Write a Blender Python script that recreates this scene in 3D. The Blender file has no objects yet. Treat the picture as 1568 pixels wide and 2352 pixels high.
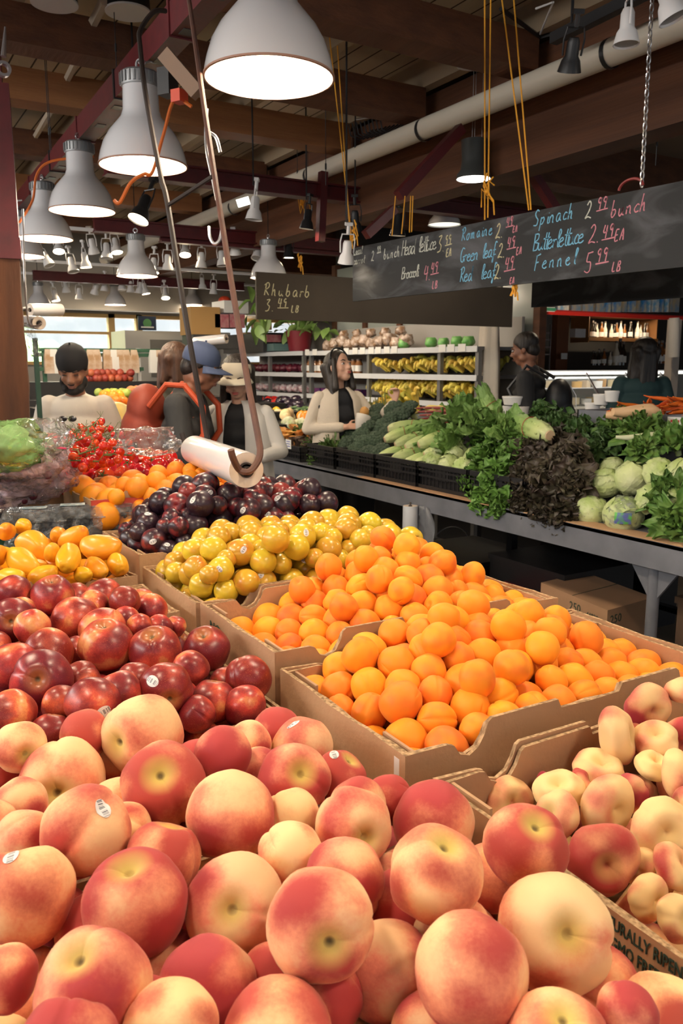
import bpy, math, random
import numpy as np
from mathutils import Vector, Matrix, Euler, Quaternion, noise
PI = math.pi
rnd = random.Random(7)
scn = bpy.context.scene
COL = scn.collection
# ------------------------------------------------------------------ camera
FPX = 1881.0; PITCH = math.radians(10.1); YAW = math.radians(30.7); CAMZ = 1.6
cam_d = bpy.data.cameras.new('camera'); cam = bpy.data.objects.new('camera', cam_d); COL.objects.link(cam)
cam.location = (0, 0, CAMZ); cam.rotation_euler = (PI/2 - PITCH, 0, -YAW)
cam_d.sensor_fit = 'VERTICAL'; cam_d.sensor_height = 36; cam_d.lens = 36*FPX/2352
cam_d.clip_start = .02; cam_d.clip_end = 200
cam_d.dof.use_dof = True; cam_d.dof.focus_distance = 1.25; cam_d.dof.aperture_fstop = 16
scn.camera = cam
# ------------------------------------------------------------------ view and daylight
scn.view_settings.view_transform = 'Standard'; scn.view_settings.look = 'None'
scn.view_settings.gamma = 1; scn.view_settings.use_curve_mapping = False
scn.view_settings.exposure = 0.0
w = bpy.data.worlds.new('daylight'); scn.world = w; w.use_nodes = True
w.node_tree.nodes['Background'].inputs[0].default_value = (.86, .93, 1, 1)
w.node_tree.nodes['Background'].inputs[1].default_value = .55
LAMP_W = 30.0          # watts of each hanging bell lamp
def area(name, loc, rot, sx, sy, power, col):
    d = bpy.data.lights.new(name, 'AREA'); d.shape = 'RECTANGLE'; d.size = sx; d.size_y = sy; d.energy = power; d.color = col
    o = bpy.data.objects.new(name, d); o.location = loc; o.rotation_euler = rot; COL.objects.link(o); return o
# soft frontal fill light added behind the camera, not a seen doorway
area('frontal_fill', (-1.6, -3.2, 2.1), (math.radians(68), 0, math.radians(-28)), 2.6, 2.2, 16, (1, .95, .88))
# ------------------------------------------------------------------ picture geometry: a pixel to a place on a known plane
RT = Vector((math.cos(YAW), -math.sin(YAW), 0)); FH = Vector((math.sin(YAW), math.cos(YAW), 0))
FW = FH*math.cos(PITCH) - Vector((0, 0, math.sin(PITCH))); UPV = FH*math.sin(PITCH) + Vector((0, 0, math.cos(PITCH)))
CP = Vector((0, 0, CAMZ))
def ray(x, y): return FW + RT*((x - 784)/FPX) + UPV*((1176 - y)/FPX)
def aD(x, y, d): return CP + ray(x, y)*d
def aZ(x, y, z): r = ray(x, y); return CP + r*((z - CAMZ)/r.z)
def aX(x, y, c): r = ray(x, y); return CP + r*(c/r.x)
def aY(x, y, c): r = ray(x, y); return CP + r*(c/r.y)
# ------------------------------------------------------------------ materials
MT = {}
def nt(name):
    m = bpy.data.materials.new(name); m.use_nodes = True; t = m.node_tree
    return m, t, t.nodes['Principled BSDF'], t.nodes.new, t.links.new
def M(name, c, rough=.55, metal=0, n=None, bump=None, emit=None, alpha=None, trans=0, coat=0, sheen=0, rand=None, stretch=None, spec=None, sss=0):
    """n=(scale, colour2, contrast)  bump=(scale, strength)  rand=(hue, val) object variation"""
    if name in MT: return MT[name]
    m, t, b, N, L = nt(name)
    tc = N('ShaderNodeTexCoord'); src = tc.outputs['Object']
    if stretch:
        mp = N('ShaderNodeMapping'); mp.inputs['Scale'].default_value = stretch; L(src, mp.inputs[0]); src = mp.outputs[0]
    col = None
    if n:
        no = N('ShaderNodeTexNoise'); no.inputs['Scale'].default_value = n[0]; no.inputs['Detail'].default_value = 5; L(src, no.inputs['Vector'])
        cr = N('ShaderNodeValToRGB'); k = n[2]; cr.color_ramp.elements[0].position = .5 - k/2; cr.color_ramp.elements[1].position = .5 + k/2
        cr.color_ramp.elements[0].color = (*c, 1); cr.color_ramp.elements[1].color = (*n[1], 1); L(no.outputs[0], cr.inputs[0]); col = cr.outputs[0]
    if rand:
        hs = N('ShaderNodeHueSaturation'); oi = N('ShaderNodeObjectInfo')
        for k, (inp, amt) in enumerate((('Hue', rand[0]), ('Value', rand[1]))):
            mr = N('ShaderNodeMapRange'); base = .5 if k == 0 else 1
            mr.inputs['To Min'].default_value = base - amt; mr.inputs['To Max'].default_value = base + amt
            L(oi.outputs['Random'], mr.inputs['Value']); L(mr.outputs[0], hs.inputs[inp])
        if col is None: hs.inputs['Color'].default_value = (*c, 1)
        else: L(col, hs.inputs['Color'])
        col = hs.outputs[0]
    if col is None: b.inputs['Base Color'].default_value = (*c, 1)
    else: L(col, b.inputs['Base Color'])
    b.inputs['Roughness'].default_value = rough; b.inputs['Metallic'].default_value = metal
    if spec is not None: b.inputs['Specular IOR Level'].default_value = spec
    if coat: b.inputs['Coat Weight'].default_value = coat; b.inputs['Coat Roughness'].default_value = .12
    if sheen: b.inputs['Sheen Weight'].default_value = sheen; b.inputs['Sheen Roughness'].default_value = .4
    if sss: b.inputs['Subsurface Weight'].default_value = sss; b.inputs['Subsurface Scale'].default_value = .01
    if bump:
        no = N('ShaderNodeTexNoise'); no.inputs['Scale'].default_value = bump[0]; no.inputs['Detail'].default_value = 4; L(src, no.inputs['Vector'])
        bp = N('ShaderNodeBump'); bp.inputs['Strength'].default_value = bump[1]; bp.inputs['Distance'].default_value = .01
        L(no.outputs[0], bp.inputs['Height']); L(bp.outputs[0], b.inputs['Normal'])
    if emit: b.inputs['Emission Color'].default_value = (*emit[0], 1); b.inputs['Emission Strength'].default_value = emit[1]
    if trans: b.inputs['Transmission Weight'].default_value = trans
    if alpha is not None: b.inputs['Alpha'].default_value = alpha
    MT[name] = m; return m
def film(name, c, lo, hi, sc, bs=12, rough=.12):
    m, t, b, N, L = nt(name); tc = N('ShaderNodeTexCoord'); no = N('ShaderNodeTexNoise'); no.inputs['Scale'].default_value = sc; no.inputs['Detail'].default_value = 5; no.inputs['Distortion'].default_value = 1.5; L(tc.outputs['Object'], no.inputs['Vector'])
    mr = N('ShaderNodeMapRange'); mr.inputs['From Min'].default_value = .45; mr.inputs['From Max'].default_value = .66; mr.inputs['To Min'].default_value = lo; mr.inputs['To Max'].default_value = hi; L(no.outputs[0], mr.inputs['Value'])
    b.inputs['Base Color'].default_value = (*c, 1); b.inputs['Roughness'].default_value = rough; b.inputs['Specular IOR Level'].default_value = 1; L(mr.outputs[0], b.inputs['Alpha'])
    bp = N('ShaderNodeBump'); bp.inputs['Strength'].default_value = 1; bp.inputs['Distance'].default_value = .02; n2 = N('ShaderNodeTexNoise'); n2.inputs['Scale'].default_value = bs; n2.inputs['Detail'].default_value = 6; n2.inputs['Distortion'].default_value = 2; L(tc.outputs['Object'], n2.inputs['Vector']); L(n2.outputs[0], bp.inputs['Height']); L(bp.outputs[0], b.inputs['Normal'])
    g = N('ShaderNodeBsdfGlossy'); g.inputs['Roughness'].default_value = .08; L(bp.outputs[0], g.inputs['Normal']); lw = N('ShaderNodeLayerWeight'); lw.inputs['Blend'].default_value = .12; L(bp.outputs[0], lw.inputs['Normal'])
    mx = N('ShaderNodeMixShader'); L(lw.outputs['Fresnel'], mx.inputs[0]); L(b.outputs[0], mx.inputs[1]); L(g.outputs[0], mx.inputs[2]); L(mx.outputs[0], t.nodes['Material Output'].inputs['Surface']); MT[name] = m; return m
# ------------------------------------------------------------------ mesh builder
class MB:
    def __init__(s): s.v = []; s.f = []; s.mi = []; s.uv = None
    def add(s, vs, fs, mt=None, mi=0):
        o = len(s.v)
        if mt is not None: vs = [mt @ Vector(p) for p in vs]
        s.v += [tuple(p) for p in vs]; s.f += [tuple(i + o for i in f) for f in fs]; s.mi += [mi]*len(fs); return s
    def box(s, c, d, mt=None, rz=0, mi=0):
        x, y, z = d[0]/2, d[1]/2, d[2]/2
        vs = [(i*x, j*y, k*z) for i in (-1, 1) for j in (-1, 1) for k in (-1, 1)]
        T = Matrix.Translation(c) @ Matrix.Rotation(rz, 4, 'Z')
        if mt is not None: T = mt @ T
        return s.add(vs, [(0, 1, 3, 2), (4, 6, 7, 5), (0, 4, 5, 1), (2, 3, 7, 6), (0, 2, 6, 4), (1, 5, 7, 3)], T, mi)
    def box2(s, a, b, mi=0):
        return s.box([(a[i] + b[i])/2 for i in range(3)], [abs(b[i] - a[i]) for i in range(3)], mi=mi)
    def beam(s, a, b, w, h, mi=0):
        a = Vector(a); b = Vector(b); d = (b - a); l = d.length; q = d.to_track_quat('Y', 'Z').to_matrix().to_4x4()
        return s.box((0, 0, 0), (w, l, h), Matrix.Translation((a + b)/2) @ q, mi=mi)
    def tube(s, pts, r, n=8, cap=True, mi=0):
        pts = [Vector(p) for p in pts]; m = len(pts); rs = r if isinstance(r, (list, tuple)) else [r]*m
        vs = []; up = None
        for i, p in enumerate(pts):
            t = (pts[min(i + 1, m - 1)] - pts[max(i - 1, 0)]).normalized()
            if up is None:
                up = Vector((0, 0, 1)) if abs(t.z) < .9 else Vector((1, 0, 0))
            a = t.cross(up).normalized(); up = a.cross(t).normalized()
            for k in range(n):
                th = 2*PI*k/n; vs.append(p + (a*math.cos(th) + up*math.sin(th))*rs[i])
        fs = [(i*n + k, i*n + (k + 1) % n, (i + 1)*n + (k + 1) % n, (i + 1)*n + k) for i in range(m - 1) for k in range(n)]
        if cap: fs += [tuple(range(n - 1, -1, -1)), tuple((m - 1)*n + k for k in range(n))]
        return s.add(vs, fs, None, mi)
    def lathe(s, prof, n=24, mt=None, mi=0, closed=False):
        vs = [(r*math.cos(2*PI*k/n), r*math.sin(2*PI*k/n), z) for r, z in prof for k in range(n)]; m = len(prof)
        rng = range(m if closed else m - 1)
        fs = [(i*n + k, i*n + (k + 1) % n, ((i + 1) % m)*n + (k + 1) % n, ((i + 1) % m)*n + k) for i in rng for k in range(n)]
        return s.add(vs, fs, mt, mi)
    def ball(s, c, r, nu=12, nv=8, mt=None, mi=0):
        rr = (r, r, r) if not hasattr(r, '__len__') else r
        T = Matrix.Translation(c); T = T if mt is None else T @ mt
        vs = [(0, 0, rr[2])]
        for j in range(1, nv):
            for i in range(nu):
                a = PI*j/nv; b = 2*PI*i/nu; vs.append((rr[0]*math.sin(a)*math.cos(b), rr[1]*math.sin(a)*math.sin(b), rr[2]*math.cos(a)))
        vs.append((0, 0, -rr[2])); e = len(vs) - 1
        fs = [(0, 1 + i, 1 + (i + 1) % nu) for i in range(nu)]
        fs += [(1 + j*nu + i, 1 + (j + 1)*nu + i, 1 + (j + 1)*nu + (i + 1) % nu, 1 + j*nu + (i + 1) % nu) for j in range(nv - 2) for i in range(nu)]
        fs += [(e, 1 + (nv - 2)*nu + (i + 1) % nu, 1 + (nv - 2)*nu + i) for i in range(nu)]
        return s.add(vs, fs, T, mi)
    def prism(s, poly, z0, z1, mt=None, mi=0):
        n = len(poly); vs = [(x, y, z0) for x, y in poly] + [(x, y, z1) for x, y in poly]
        fs = [tuple(range(n - 1, -1, -1)), tuple(range(n, 2*n))] + [(i, (i + 1) % n, n + (i + 1) % n, n + i) for i in range(n)]
        return s.add(vs, fs, mt, mi)
    def mesh(s, name, mats):
        me = bpy.data.meshes.new(name); me.from_pydata(s.v, [], s.f)
        for m in (mats if isinstance(mats, (list, tuple)) else [mats]): me.materials.append(m)
        if max(s.mi, default=0): me.polygons.foreach_set('material_index', s.mi)
        if s.uv: 
            u = me.uv_layers.new(name='UVMap')
            for lp in me.loops: u.data[lp.index].uv = s.uv[lp.vertex_index]
        return me
    def build(s, name, mats, parent=None, smooth=True, label=None, cat=None, group=None, kind=None, local=False, ang=40):
        """world-space vertices; a top-level mesh gets its origin at its own base"""
        if parent is None and not local:
            a = np.array(s.v); c = Vector(((a[:, 0].min() + a[:, 0].max())/2, (a[:, 1].min() + a[:, 1].max())/2, a[:, 2].min()))
            s.v = [tuple(p) for p in (a - np.array(c))]
        else: c = Vector((0, 0, 0))
        me = s.mesh(name, mats)
        if smooth: shade(me, ang)
        o = bpy.data.objects.new(name, me); COL.objects.link(o); o.location = c
        if parent is not None:
            o.parent = parent
            if not local: o.matrix_parent_inverse = wm(parent).inverted()
        tag(o, label, cat, group, kind); return o
def wm(o):
    m = o.matrix_basis.copy()
    if o.parent is not None: m = wm(o.parent) @ o.matrix_parent_inverse @ m
    return m
def shade(me, ang=40):
    me.polygons.foreach_set('use_smooth', [True]*len(me.polygons))
    if ang < 180: me.set_sharp_from_angle(angle=math.radians(ang))
def tag(o, label=None, cat=None, group=None, kind=None):
    if label: o['label'] = label
    if cat: o['category'] = cat
    if group: o['group'] = group
    if kind: o['kind'] = kind
    return o
def thing(name, label, cat, loc=(0, 0, 0), rz=0, group=None):
    o = bpy.data.objects.new(name, None); COL.objects.link(o); o.location = loc; o.rotation_euler = (0, 0, rz)
    o.empty_display_size = .05; return tag(o, label, cat, group)
def dup(o, loc=None, rot=None, scale=None, label=None, group=None, parent=None):
    c = o.copy(); COL.objects.link(c)
    if parent is not None: c.parent = parent
    for ch in o.children: dup(ch, parent=c)
    if loc is not None: c.location = loc
    if rot is not None: c.rotation_euler = rot if not isinstance(rot, Quaternion) else rot.to_euler()
    if scale is not None: c.scale = (scale,)*3 if not hasattr(scale, '__len__') else scale
    if label: c['label'] = label
    if group: c['group'] = group
    return c
class Proto:
    """first use moves the original, later uses copy it with its parts"""
    def __init__(s, o): s.o = o; s.used = False
    def put(s, loc, rot=(0, 0, 0), scale=1, label=None, group=None):
        if s.used: o = dup(s.o, loc, rot, scale, label, group)
        else:
            o = s.o; s.used = True; o.location = loc; o.rotation_euler = rot if not isinstance(rot, Quaternion) else rot.to_euler()
            o.scale = (scale,)*3 if not hasattr(scale, '__len__') else scale
            if label: o['label'] = label
            if group: o['group'] = group
        return o
def struct(name, mb, mat, smooth=False): return mb.build(name, mat, smooth=smooth, kind='structure')
def text_part(body, size, mat, T, parent, name='printed_text', depth=.0006, align='CENTER', label=None, cat=None):
    c = bpy.data.curves.new(name, 'FONT'); c.body = body; c.size = size; c.extrude = depth; c.align_x = align; c.resolution_u = 2
    o = bpy.data.objects.new(name, c); COL.objects.link(o)
    me = bpy.data.meshes.new_from_object(o.evaluated_get(bpy.context.evaluated_depsgraph_get())); bpy.data.objects.remove(o); bpy.data.curves.remove(c)
    me.name = name; me.transform(T); me.materials.clear(); me.materials.append(mat)
    o = bpy.data.objects.new(name, me); COL.objects.link(o)
    if parent is not None: o.parent = parent; o.matrix_parent_inverse = wm(parent).inverted()
    tag(o, label, cat); return o
# ------------------------------------------------------------------ shared materials
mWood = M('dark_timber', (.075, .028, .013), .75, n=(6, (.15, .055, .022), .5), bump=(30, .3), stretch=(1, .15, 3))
mWoodL = M('lit_timber', (.22, .085, .03), .7, n=(5, (.32, .14, .05), .5), bump=(30, .3), stretch=(.3, 1, 3))  # lighter copy of the timber, lamplight on the beams put into its colour
mRed = M('dark_red_paint', (.10, .009, .012), .45, n=(14, (.07, .008, .01), .4), bump=(60, .05))
mSteelB = M('black_steel', (.02, .02, .022), .4, .3)
mChrome = M('zinc_steel', (.55, .55, .57), .3, .9)
mWhite = M('white_paint', (.75, .75, .76), .35)
mBlack = M('black_plastic', (.012, .012, .014), .4, bump=(200, .05))
mGrey = M('grey_steel_paint', (.13, .14, .165), .42, .2, n=(9, (.19, .20, .23), .5), bump=(50, .05))
mCard = M('kraft_cardboard', (.40, .235, .125), .85, n=(4, (.45, .27, .15), .6), bump=(120, .12), rand=(.004, .1))
mCardE = M('corrugated_edge', (.50, .33, .18), .9, n=(160, (.16, .09, .04), .3), stretch=(1, 1, .3))
mInk = M('dark_green_ink', (.03, .06, .04), .7)
mPaper = M('white_card', (.75, .75, .72), .7)
mOr = M('orange_cord', (.5, .11, .012), .6)
mYel = M('yellow_rope', (.72, .33, .02), .7)
# fill light added by the left wall to brighten the ceiling; no window there
area('ceiling_fill', (-3.7, 4.5, 3.0), (0, math.radians(-103), 0), .7, 9, 340, (1, .95, .88))
# ================================================================== THE SHELL
fl = M('worn_concrete_floor', (.13, .105, .075), .6, n=(2, (.2, .165, .12), .6), bump=(20, .1))
struct('floor', MB().box2((-4, -3, -.1), (13, 14.2, 0)), fl)
# ceiling deck: tongue and groove boards on a slight slope
def deck_mat():
    m, t, b, N, L = nt('ceiling_deck_boards')
    tc = N('ShaderNodeTexCoord'); sx = N('ShaderNodeSeparateXYZ'); L(tc.outputs['Object'], sx.inputs[0])
    mm = N('ShaderNodeMath'); mm.operation = 'MODULO'; mm.inputs[1].default_value = .15
    ad = N('ShaderNodeMath'); ad.inputs[1].default_value = 50; L(sx.outputs[0], ad.inputs[0]); L(ad.outputs[0], mm.inputs[0])
    lt = N('ShaderNodeMath'); lt.operation = 'LESS_THAN'; lt.inputs[1].default_value = .012; L(mm.outputs[0], lt.inputs[0])
    no = N('ShaderNodeTexNoise'); no.inputs['Scale'].default_value = 3; L(tc.outputs['Object'], no.inputs['Vector'])
    cr = N('ShaderNodeValToRGB'); cr.color_ramp.elements[0].color = (.44, .35, .25, 1); cr.color_ramp.elements[1].color = (.62, .52, .39, 1); L(no.outputs[0], cr.inputs[0])
    mx = N('ShaderNodeMix'); mx.data_type = 'RGBA'; L(lt.outputs[0], mx.inputs['Factor']); L(cr.outputs[0], mx.inputs['A']); mx.inputs['B'].default_value = (.04, .025, .015, 1)
    L(mx.outputs['Result'], b.inputs['Base Color']); b.inputs['Roughness'].default_value = .8; return m
mDeck = deck_mat()
struct('ceiling', MB().box2((-4, -3, 3.68), (13, 14.2, 3.8)), mDeck)
mWallG = M('grey_wall_paint', (.20, .19, .175), .8, n=(3, (.24, .23, .21), .5))
struct('wall_right', MB().box2((12.8, -3, 0), (13, 14, 4.1)), mWood)
struct('wall_left', MB().box2((-4.2, 1.5, 0), (-4, 14, 4.1)), mWood)
# far wall with a long strip of windows
YB = 13.5
fw = MB(); z0, z1 = 1.62, 2.42
a0 = aY(88, 730, YB).x; a1 = aY(700, 730, YB).x
fw.box2((-4, YB, 0), (13, YB + .2, z0)); fw.box2((-4, YB, z1), (13, YB + .2, 3.8)); fw.box2((-4, YB, z0), (a0 - .6, YB + .2, z1)); fw.box2((a1, YB, z0), (13, YB + .2, z1))
struct('wall_back', fw, mWallG)
fr = MB()
for x in (a0 - .6, aY(255, 760, YB).x, aY(318, 760, YB).x, aY(430, 760, YB).x, a1):
    fr.box2((x - .05, YB - .06, z0), (x + .05, YB + .06, z1))
fr.box2((a0 - .6, YB - .06, z1 - .06), (a1, YB + .06, z1)); fr.box2((a0 - .6, YB - .06, z0), (a1, YB + .06, z0 + .05))
fr.box2((a0 - .6, YB - .05, z1 - .32), (aY(255, 760, YB).x, YB + .05, z1 - .28))
wn = bpy.data.objects.new('window_1', None); COL.objects.link(wn); wn['kind'] = 'structure'; wn.location = (a0, YB, z0)
fr.build('window_frame', M('ochre_window_frame', (.32, .2, .07), .6), wn, smooth=False)
gl = M('window_glass', (1, 1, 1), .0, trans=1, alpha=.25)
MB().box2((a0 - .6, YB - .008, z0), (a1, YB + .008, z1)).build('window_pane', gl, wn, smooth=False)
# street outside: trees and a pale facade in bright daylight
sky_l = area('street_daylight', (5, YB + 3.2, 5.5), (math.radians(-35), 0, 0), 12, 3, 9000, (1, .98, .95))
MB().box2((-6, YB + 9, 0), (16, YB + 9.4, 5)).build('street_building', M('pale_facade', (.75, .77, .8), .8, n=(.9, (.5, .56, .62), .2)), smooth=False, label='pale building seen through the far window', cat='building')
MB().box2((-6, YB + .3, -.1), (16, YB + 9, 0)).build('street_ground', M('pale_asphalt', (.4, .4, .4), .9), kind='structure', smooth=False)
# plaster soffit above the far counters
struct('trim_1', MB().box2((aY(70, 690, 12.6).x - 1, 12.55, 2.42), (aY(700, 690, 12.6).x, 12.75, 3.05)), M('cream_soffit', (.33, .30, .26), .7))
# cream joists under the deck, running with the aisle
jo = MB()
for k in range(19): jo.box2((-3.6 + k*.9, -3, 3.5), (-3.52 + k*.9, 14, 3.68))
struct('trim_2', jo, M('cream_joist', (.36, .28, .19), .8))
# heavy timber cross beams
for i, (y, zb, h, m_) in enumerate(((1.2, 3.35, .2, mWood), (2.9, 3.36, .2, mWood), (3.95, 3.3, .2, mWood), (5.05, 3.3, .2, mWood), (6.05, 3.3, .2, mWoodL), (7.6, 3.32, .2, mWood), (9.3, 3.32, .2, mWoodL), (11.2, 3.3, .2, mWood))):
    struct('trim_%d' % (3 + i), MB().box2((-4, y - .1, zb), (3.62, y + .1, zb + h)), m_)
# the long girder beyond the duct, the lower lean-to roof and its rafters
for x, z, r in ((1.5, 2.0, .9), (2.6, 1.6, .8), (0, 1.8, 1.0)):
    m = MB(); m.ball((x, YB + 4, z), (r, .8, r*.9), 24, 16); m.v = [tuple(Vector(v) + Vector((1, 1, 1))*.25*noise.noise(Vector(v)*2.5)) for v in m.v]; m.tube([(x, YB + 4, 0), (x, YB + 4, z)], .08, 8); m.build('tree', M('sunlit_tree', (.16, .36, .10), .8, n=(5, (.35, .55, .2), .4)), label='green tree outside the far window, ' + {1.5: 'in the middle', 2.6: 'on the right', 0: 'on the left'}[x], cat='tree')
struct('trim_11', MB().box2((3.74, -3, 2.82), (3.96, 14, 3.5)), mWood)
struct('trim_12', MB().box2((3.96, -3, 3.38), (13, 14, 3.48)), M('beige_lean_to_ceiling', (.23, .17, .12), .85, n=(2, (.28, .21, .15), .5)))
for k in range(6): struct('trim_%d' % (13 + k), MB().box2((3.96, .6 + 2.2*k, 3.02), (12.8, .85 + 2.2*k, 3.38)), mWood)
# white duct along the girder
t = thing('ventilation_duct', 'long white round ventilation duct running along the dark timber girder', 'duct', (3.5, 5, 3.1))
MB().tube([(3.5, -1, 3.17), (3.5, 13, 3.2)], .068, 20).build('pipe', M('duct_white', (.62, .57, .48), .4), t)
for y in (1.6, 3.2, 4.8, 6.4, 8):
    MB().lathe([(.070, -.012), (.074, -.012), (.074, .012), (.070, .012)], 20, Matrix.Translation((3.5, y, 3.175)) @ Matrix.Rotation(PI/2, 4, 'X')).build('clamp', mSteelB, t)
# left timber post with the red steel shoe above
PX = aD(-24, 830, 4.15)
pm = M('weathered_post_timber', (.05, .018, .008), .85, n=(4, (.13, .045, .015), .35), bump=(14, .6), stretch=(2, 2, .35))
pw = MB()
prof = []
for k in range(25):
    z = k*2.12/24
    prof.append((z, .012*math.sin(z*9) + .006*math.sin(z*31)))
t = bpy.data.objects.new('trim_30', None); COL.objects.link(t); t['kind'] = 'structure'; t.location = (PX.x, PX.y, 0)
mtp = Matrix.Translation((PX.x, PX.y, 0)) @ Matrix.Rotation(-YAW + .35, 4, 'Z')
vs = []; fs = []; S = .175
for z, d in prof:
    for cx, cy in ((-S, -S), (-S*.3, -S), (S*.3, -S - d*.5), (S, -S), (S + d*.4, -S*.3), (S, S*.4), (S, S), (-S, S)): vs.append((cx + d*.3, cy, z))
n_ = 8
for i in range(24):
    for k in range(n_): fs.append((i*n_ + k, i*n_ + (k + 1) % n_, (i + 1)*n_ + (k + 1) % n_, (i + 1)*n_ + k))
fs.append(tuple((24)*n_ + k for k in range(n_)))
pw.add(vs, fs, mtp); pw.build('timber_post', pm, t, ang=30)
ps = MB(); ps.box((0, 0, 2.16), (.37, .37, .1), mtp); ps.box((0, 0, 3.1), (.30, .30, 1.9), mtp); ps.box((.02, -.02, 2.55), (.32, .32, .7), mtp)
ps.build('steel_shoe', mRed, t, smooth=False)
# green steel upright beside the post
p = aD(88, 900, 4.5); struct('trim_31', MB().box2((p.x - .012, p.y - .012, 0), (p.x + .012, p.y + .012, 1.75)), M('green_steel', (.02, .07, .045), .5))
# ------------------------------------------------------------------ red steel framework
def red(name, a, b, w=.12, h=.12, lab=None, flange=True):
    mb = MB(); a = Vector(a); b = Vector(b)
    if flange:
        mb.beam(a, b, w*.35, h); mb.beam(a + Vector((0, 0, h/2)), b + Vector((0, 0, h/2)), w, .014); mb.beam(a - Vector((0, 0, h/2)), b - Vector((0, 0, h/2)), w, .014)
    else: mb.beam(a, b, w, h)
    return mb.build(name, mRed, smooth=False, label=lab, cat='steel beam')
BA = Vector((1.27, 1.1, 3.03)); BB = Vector((1.50, 8.9, 3.05))
t = thing('red_beam', 'dark red steel beam running away above the row of bell lamps', 'steel beam', BA)
mb = MB(); mb.beam(BA + (BA - BB)*.3, BB, .10, .13); mb.build('box_section', mRed, t, smooth=False)
for k in range(7):
    p = BA.lerp(BB, .08 + k*.12); mb = MB()
    mb.box(p, (.115, .02, .145)); mb.build('strap', mSteelB if k % 2 else mRed, t, smooth=False)
mb = MB()
for k in range(14):
    p = BA.lerp(BB, .16 + k*.05); mb.box((p.x, p.y, p.z - .066), (.05, .07, .004))
mb.build('slot_row', mBlack, t, smooth=False)
for (pa, pb, za, w_, lab) in (
    ((225, 392), (1300, 500), 2.98, .13, 'upper dark red steel cross beam in front of the blackboards'),
    ((205, 522), (820, 562), 2.90, .12, 'dark red steel cross beam just under the upper one, ending above the left lamps'),
    ((330, 556), (1250, 598), 2.86, .1, 'dark red steel cross beam behind the rhubarb board'),
    ((60, 640), (590, 652), 2.75, .1, 'far dark red steel cross beam above the windows')):
    a = aZ(pa[0], pa[1], za); b = aZ(pb[0], pb[1], za); y = (a.y + b.y)/2
    red('red_cross_beam', (a.x, y, za), (b.x, y, za), w_, .11, lab)
for (pa, pb, y, lab) in (((1058, 295), (915, 450), 4.3, 'dark red diagonal brace rising right towards the girder'), ((1175, 325), (1290, 505), 4.4, 'dark red diagonal brace falling right behind the ropes'),
                         ((905, 480), (840, 540), 5.0, 'short dark red diagonal brace above the left end of the blackboard'), ((742, 395), (735, 555), 6.0, 'upright dark red hanger behind the rack rods')):
    red('red_brace', aY(*pa, y), aY(*pb, y), .06, .06, lab, False)
# grey cable trays and cables in the roof
for (pa, pb, y, r, lab) in (((1270, 90), (1568, -60), None, .03, 'dark grey spotlight track beside the duct at upper right'),):
    a = aX(*pa, 3.2); b = aX(*pb, 3.2); MB().beam(a, b, .05, .05).build('light_track', mSteelB, smooth=False, label=lab, cat='light track')
# small clutter: bundles of conduit
for i, (pts, r, m_, lab) in enumerate((
    ([(1150, 20), (1240, 85), (1330, 60)], .012, mSteelB, 'bundle of black cables sagging from the roof at upper right'),
    ([(790, 30), (940, 55), (1062, 82)], .007, mChrome, 'thin metal conduit along the top cross beam'),
    ([(815, 275), (860, 268), (905, 245)], .008, mChrome, 'short silver conduit bent over the duct'),
    ([(1230, 20), (1270, 5), (1240, 78)], .006, mWhite, 'loose white cable looping near the top right'),
    ([(175, 130), (240, 0)], .03, M('roof_pipe', (.45, .38, .3), .5), 'cream sloping pipe near the top left'),
    ([(60, 350), (130, 230), (180, 130)], .025, M('roof_pipe', (.45, .38, .3), .5), 'cream pipe continuing behind the left cross beams'))):
    P_ = [aZ(x, y, 3.48) for x, y in pts]; MB().tube(P_, r, 6).build('conduit', m_, label=lab, cat='conduit')
mb = MB()
for k in range(9):
    P0 = aX(800 + k*9, 285 - k*2, 3.45); mb.tube([P0, P0 + Vector((.02, 0, -.08)), P0 + Vector((.1, 0, -.1)), P0 + Vector((.2, -.05, -.02))], .006, 5)
mb.build('cable_bundle', mSteelB, label='row of drooping dark cable loops hung beside the duct', cat='cables')
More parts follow.
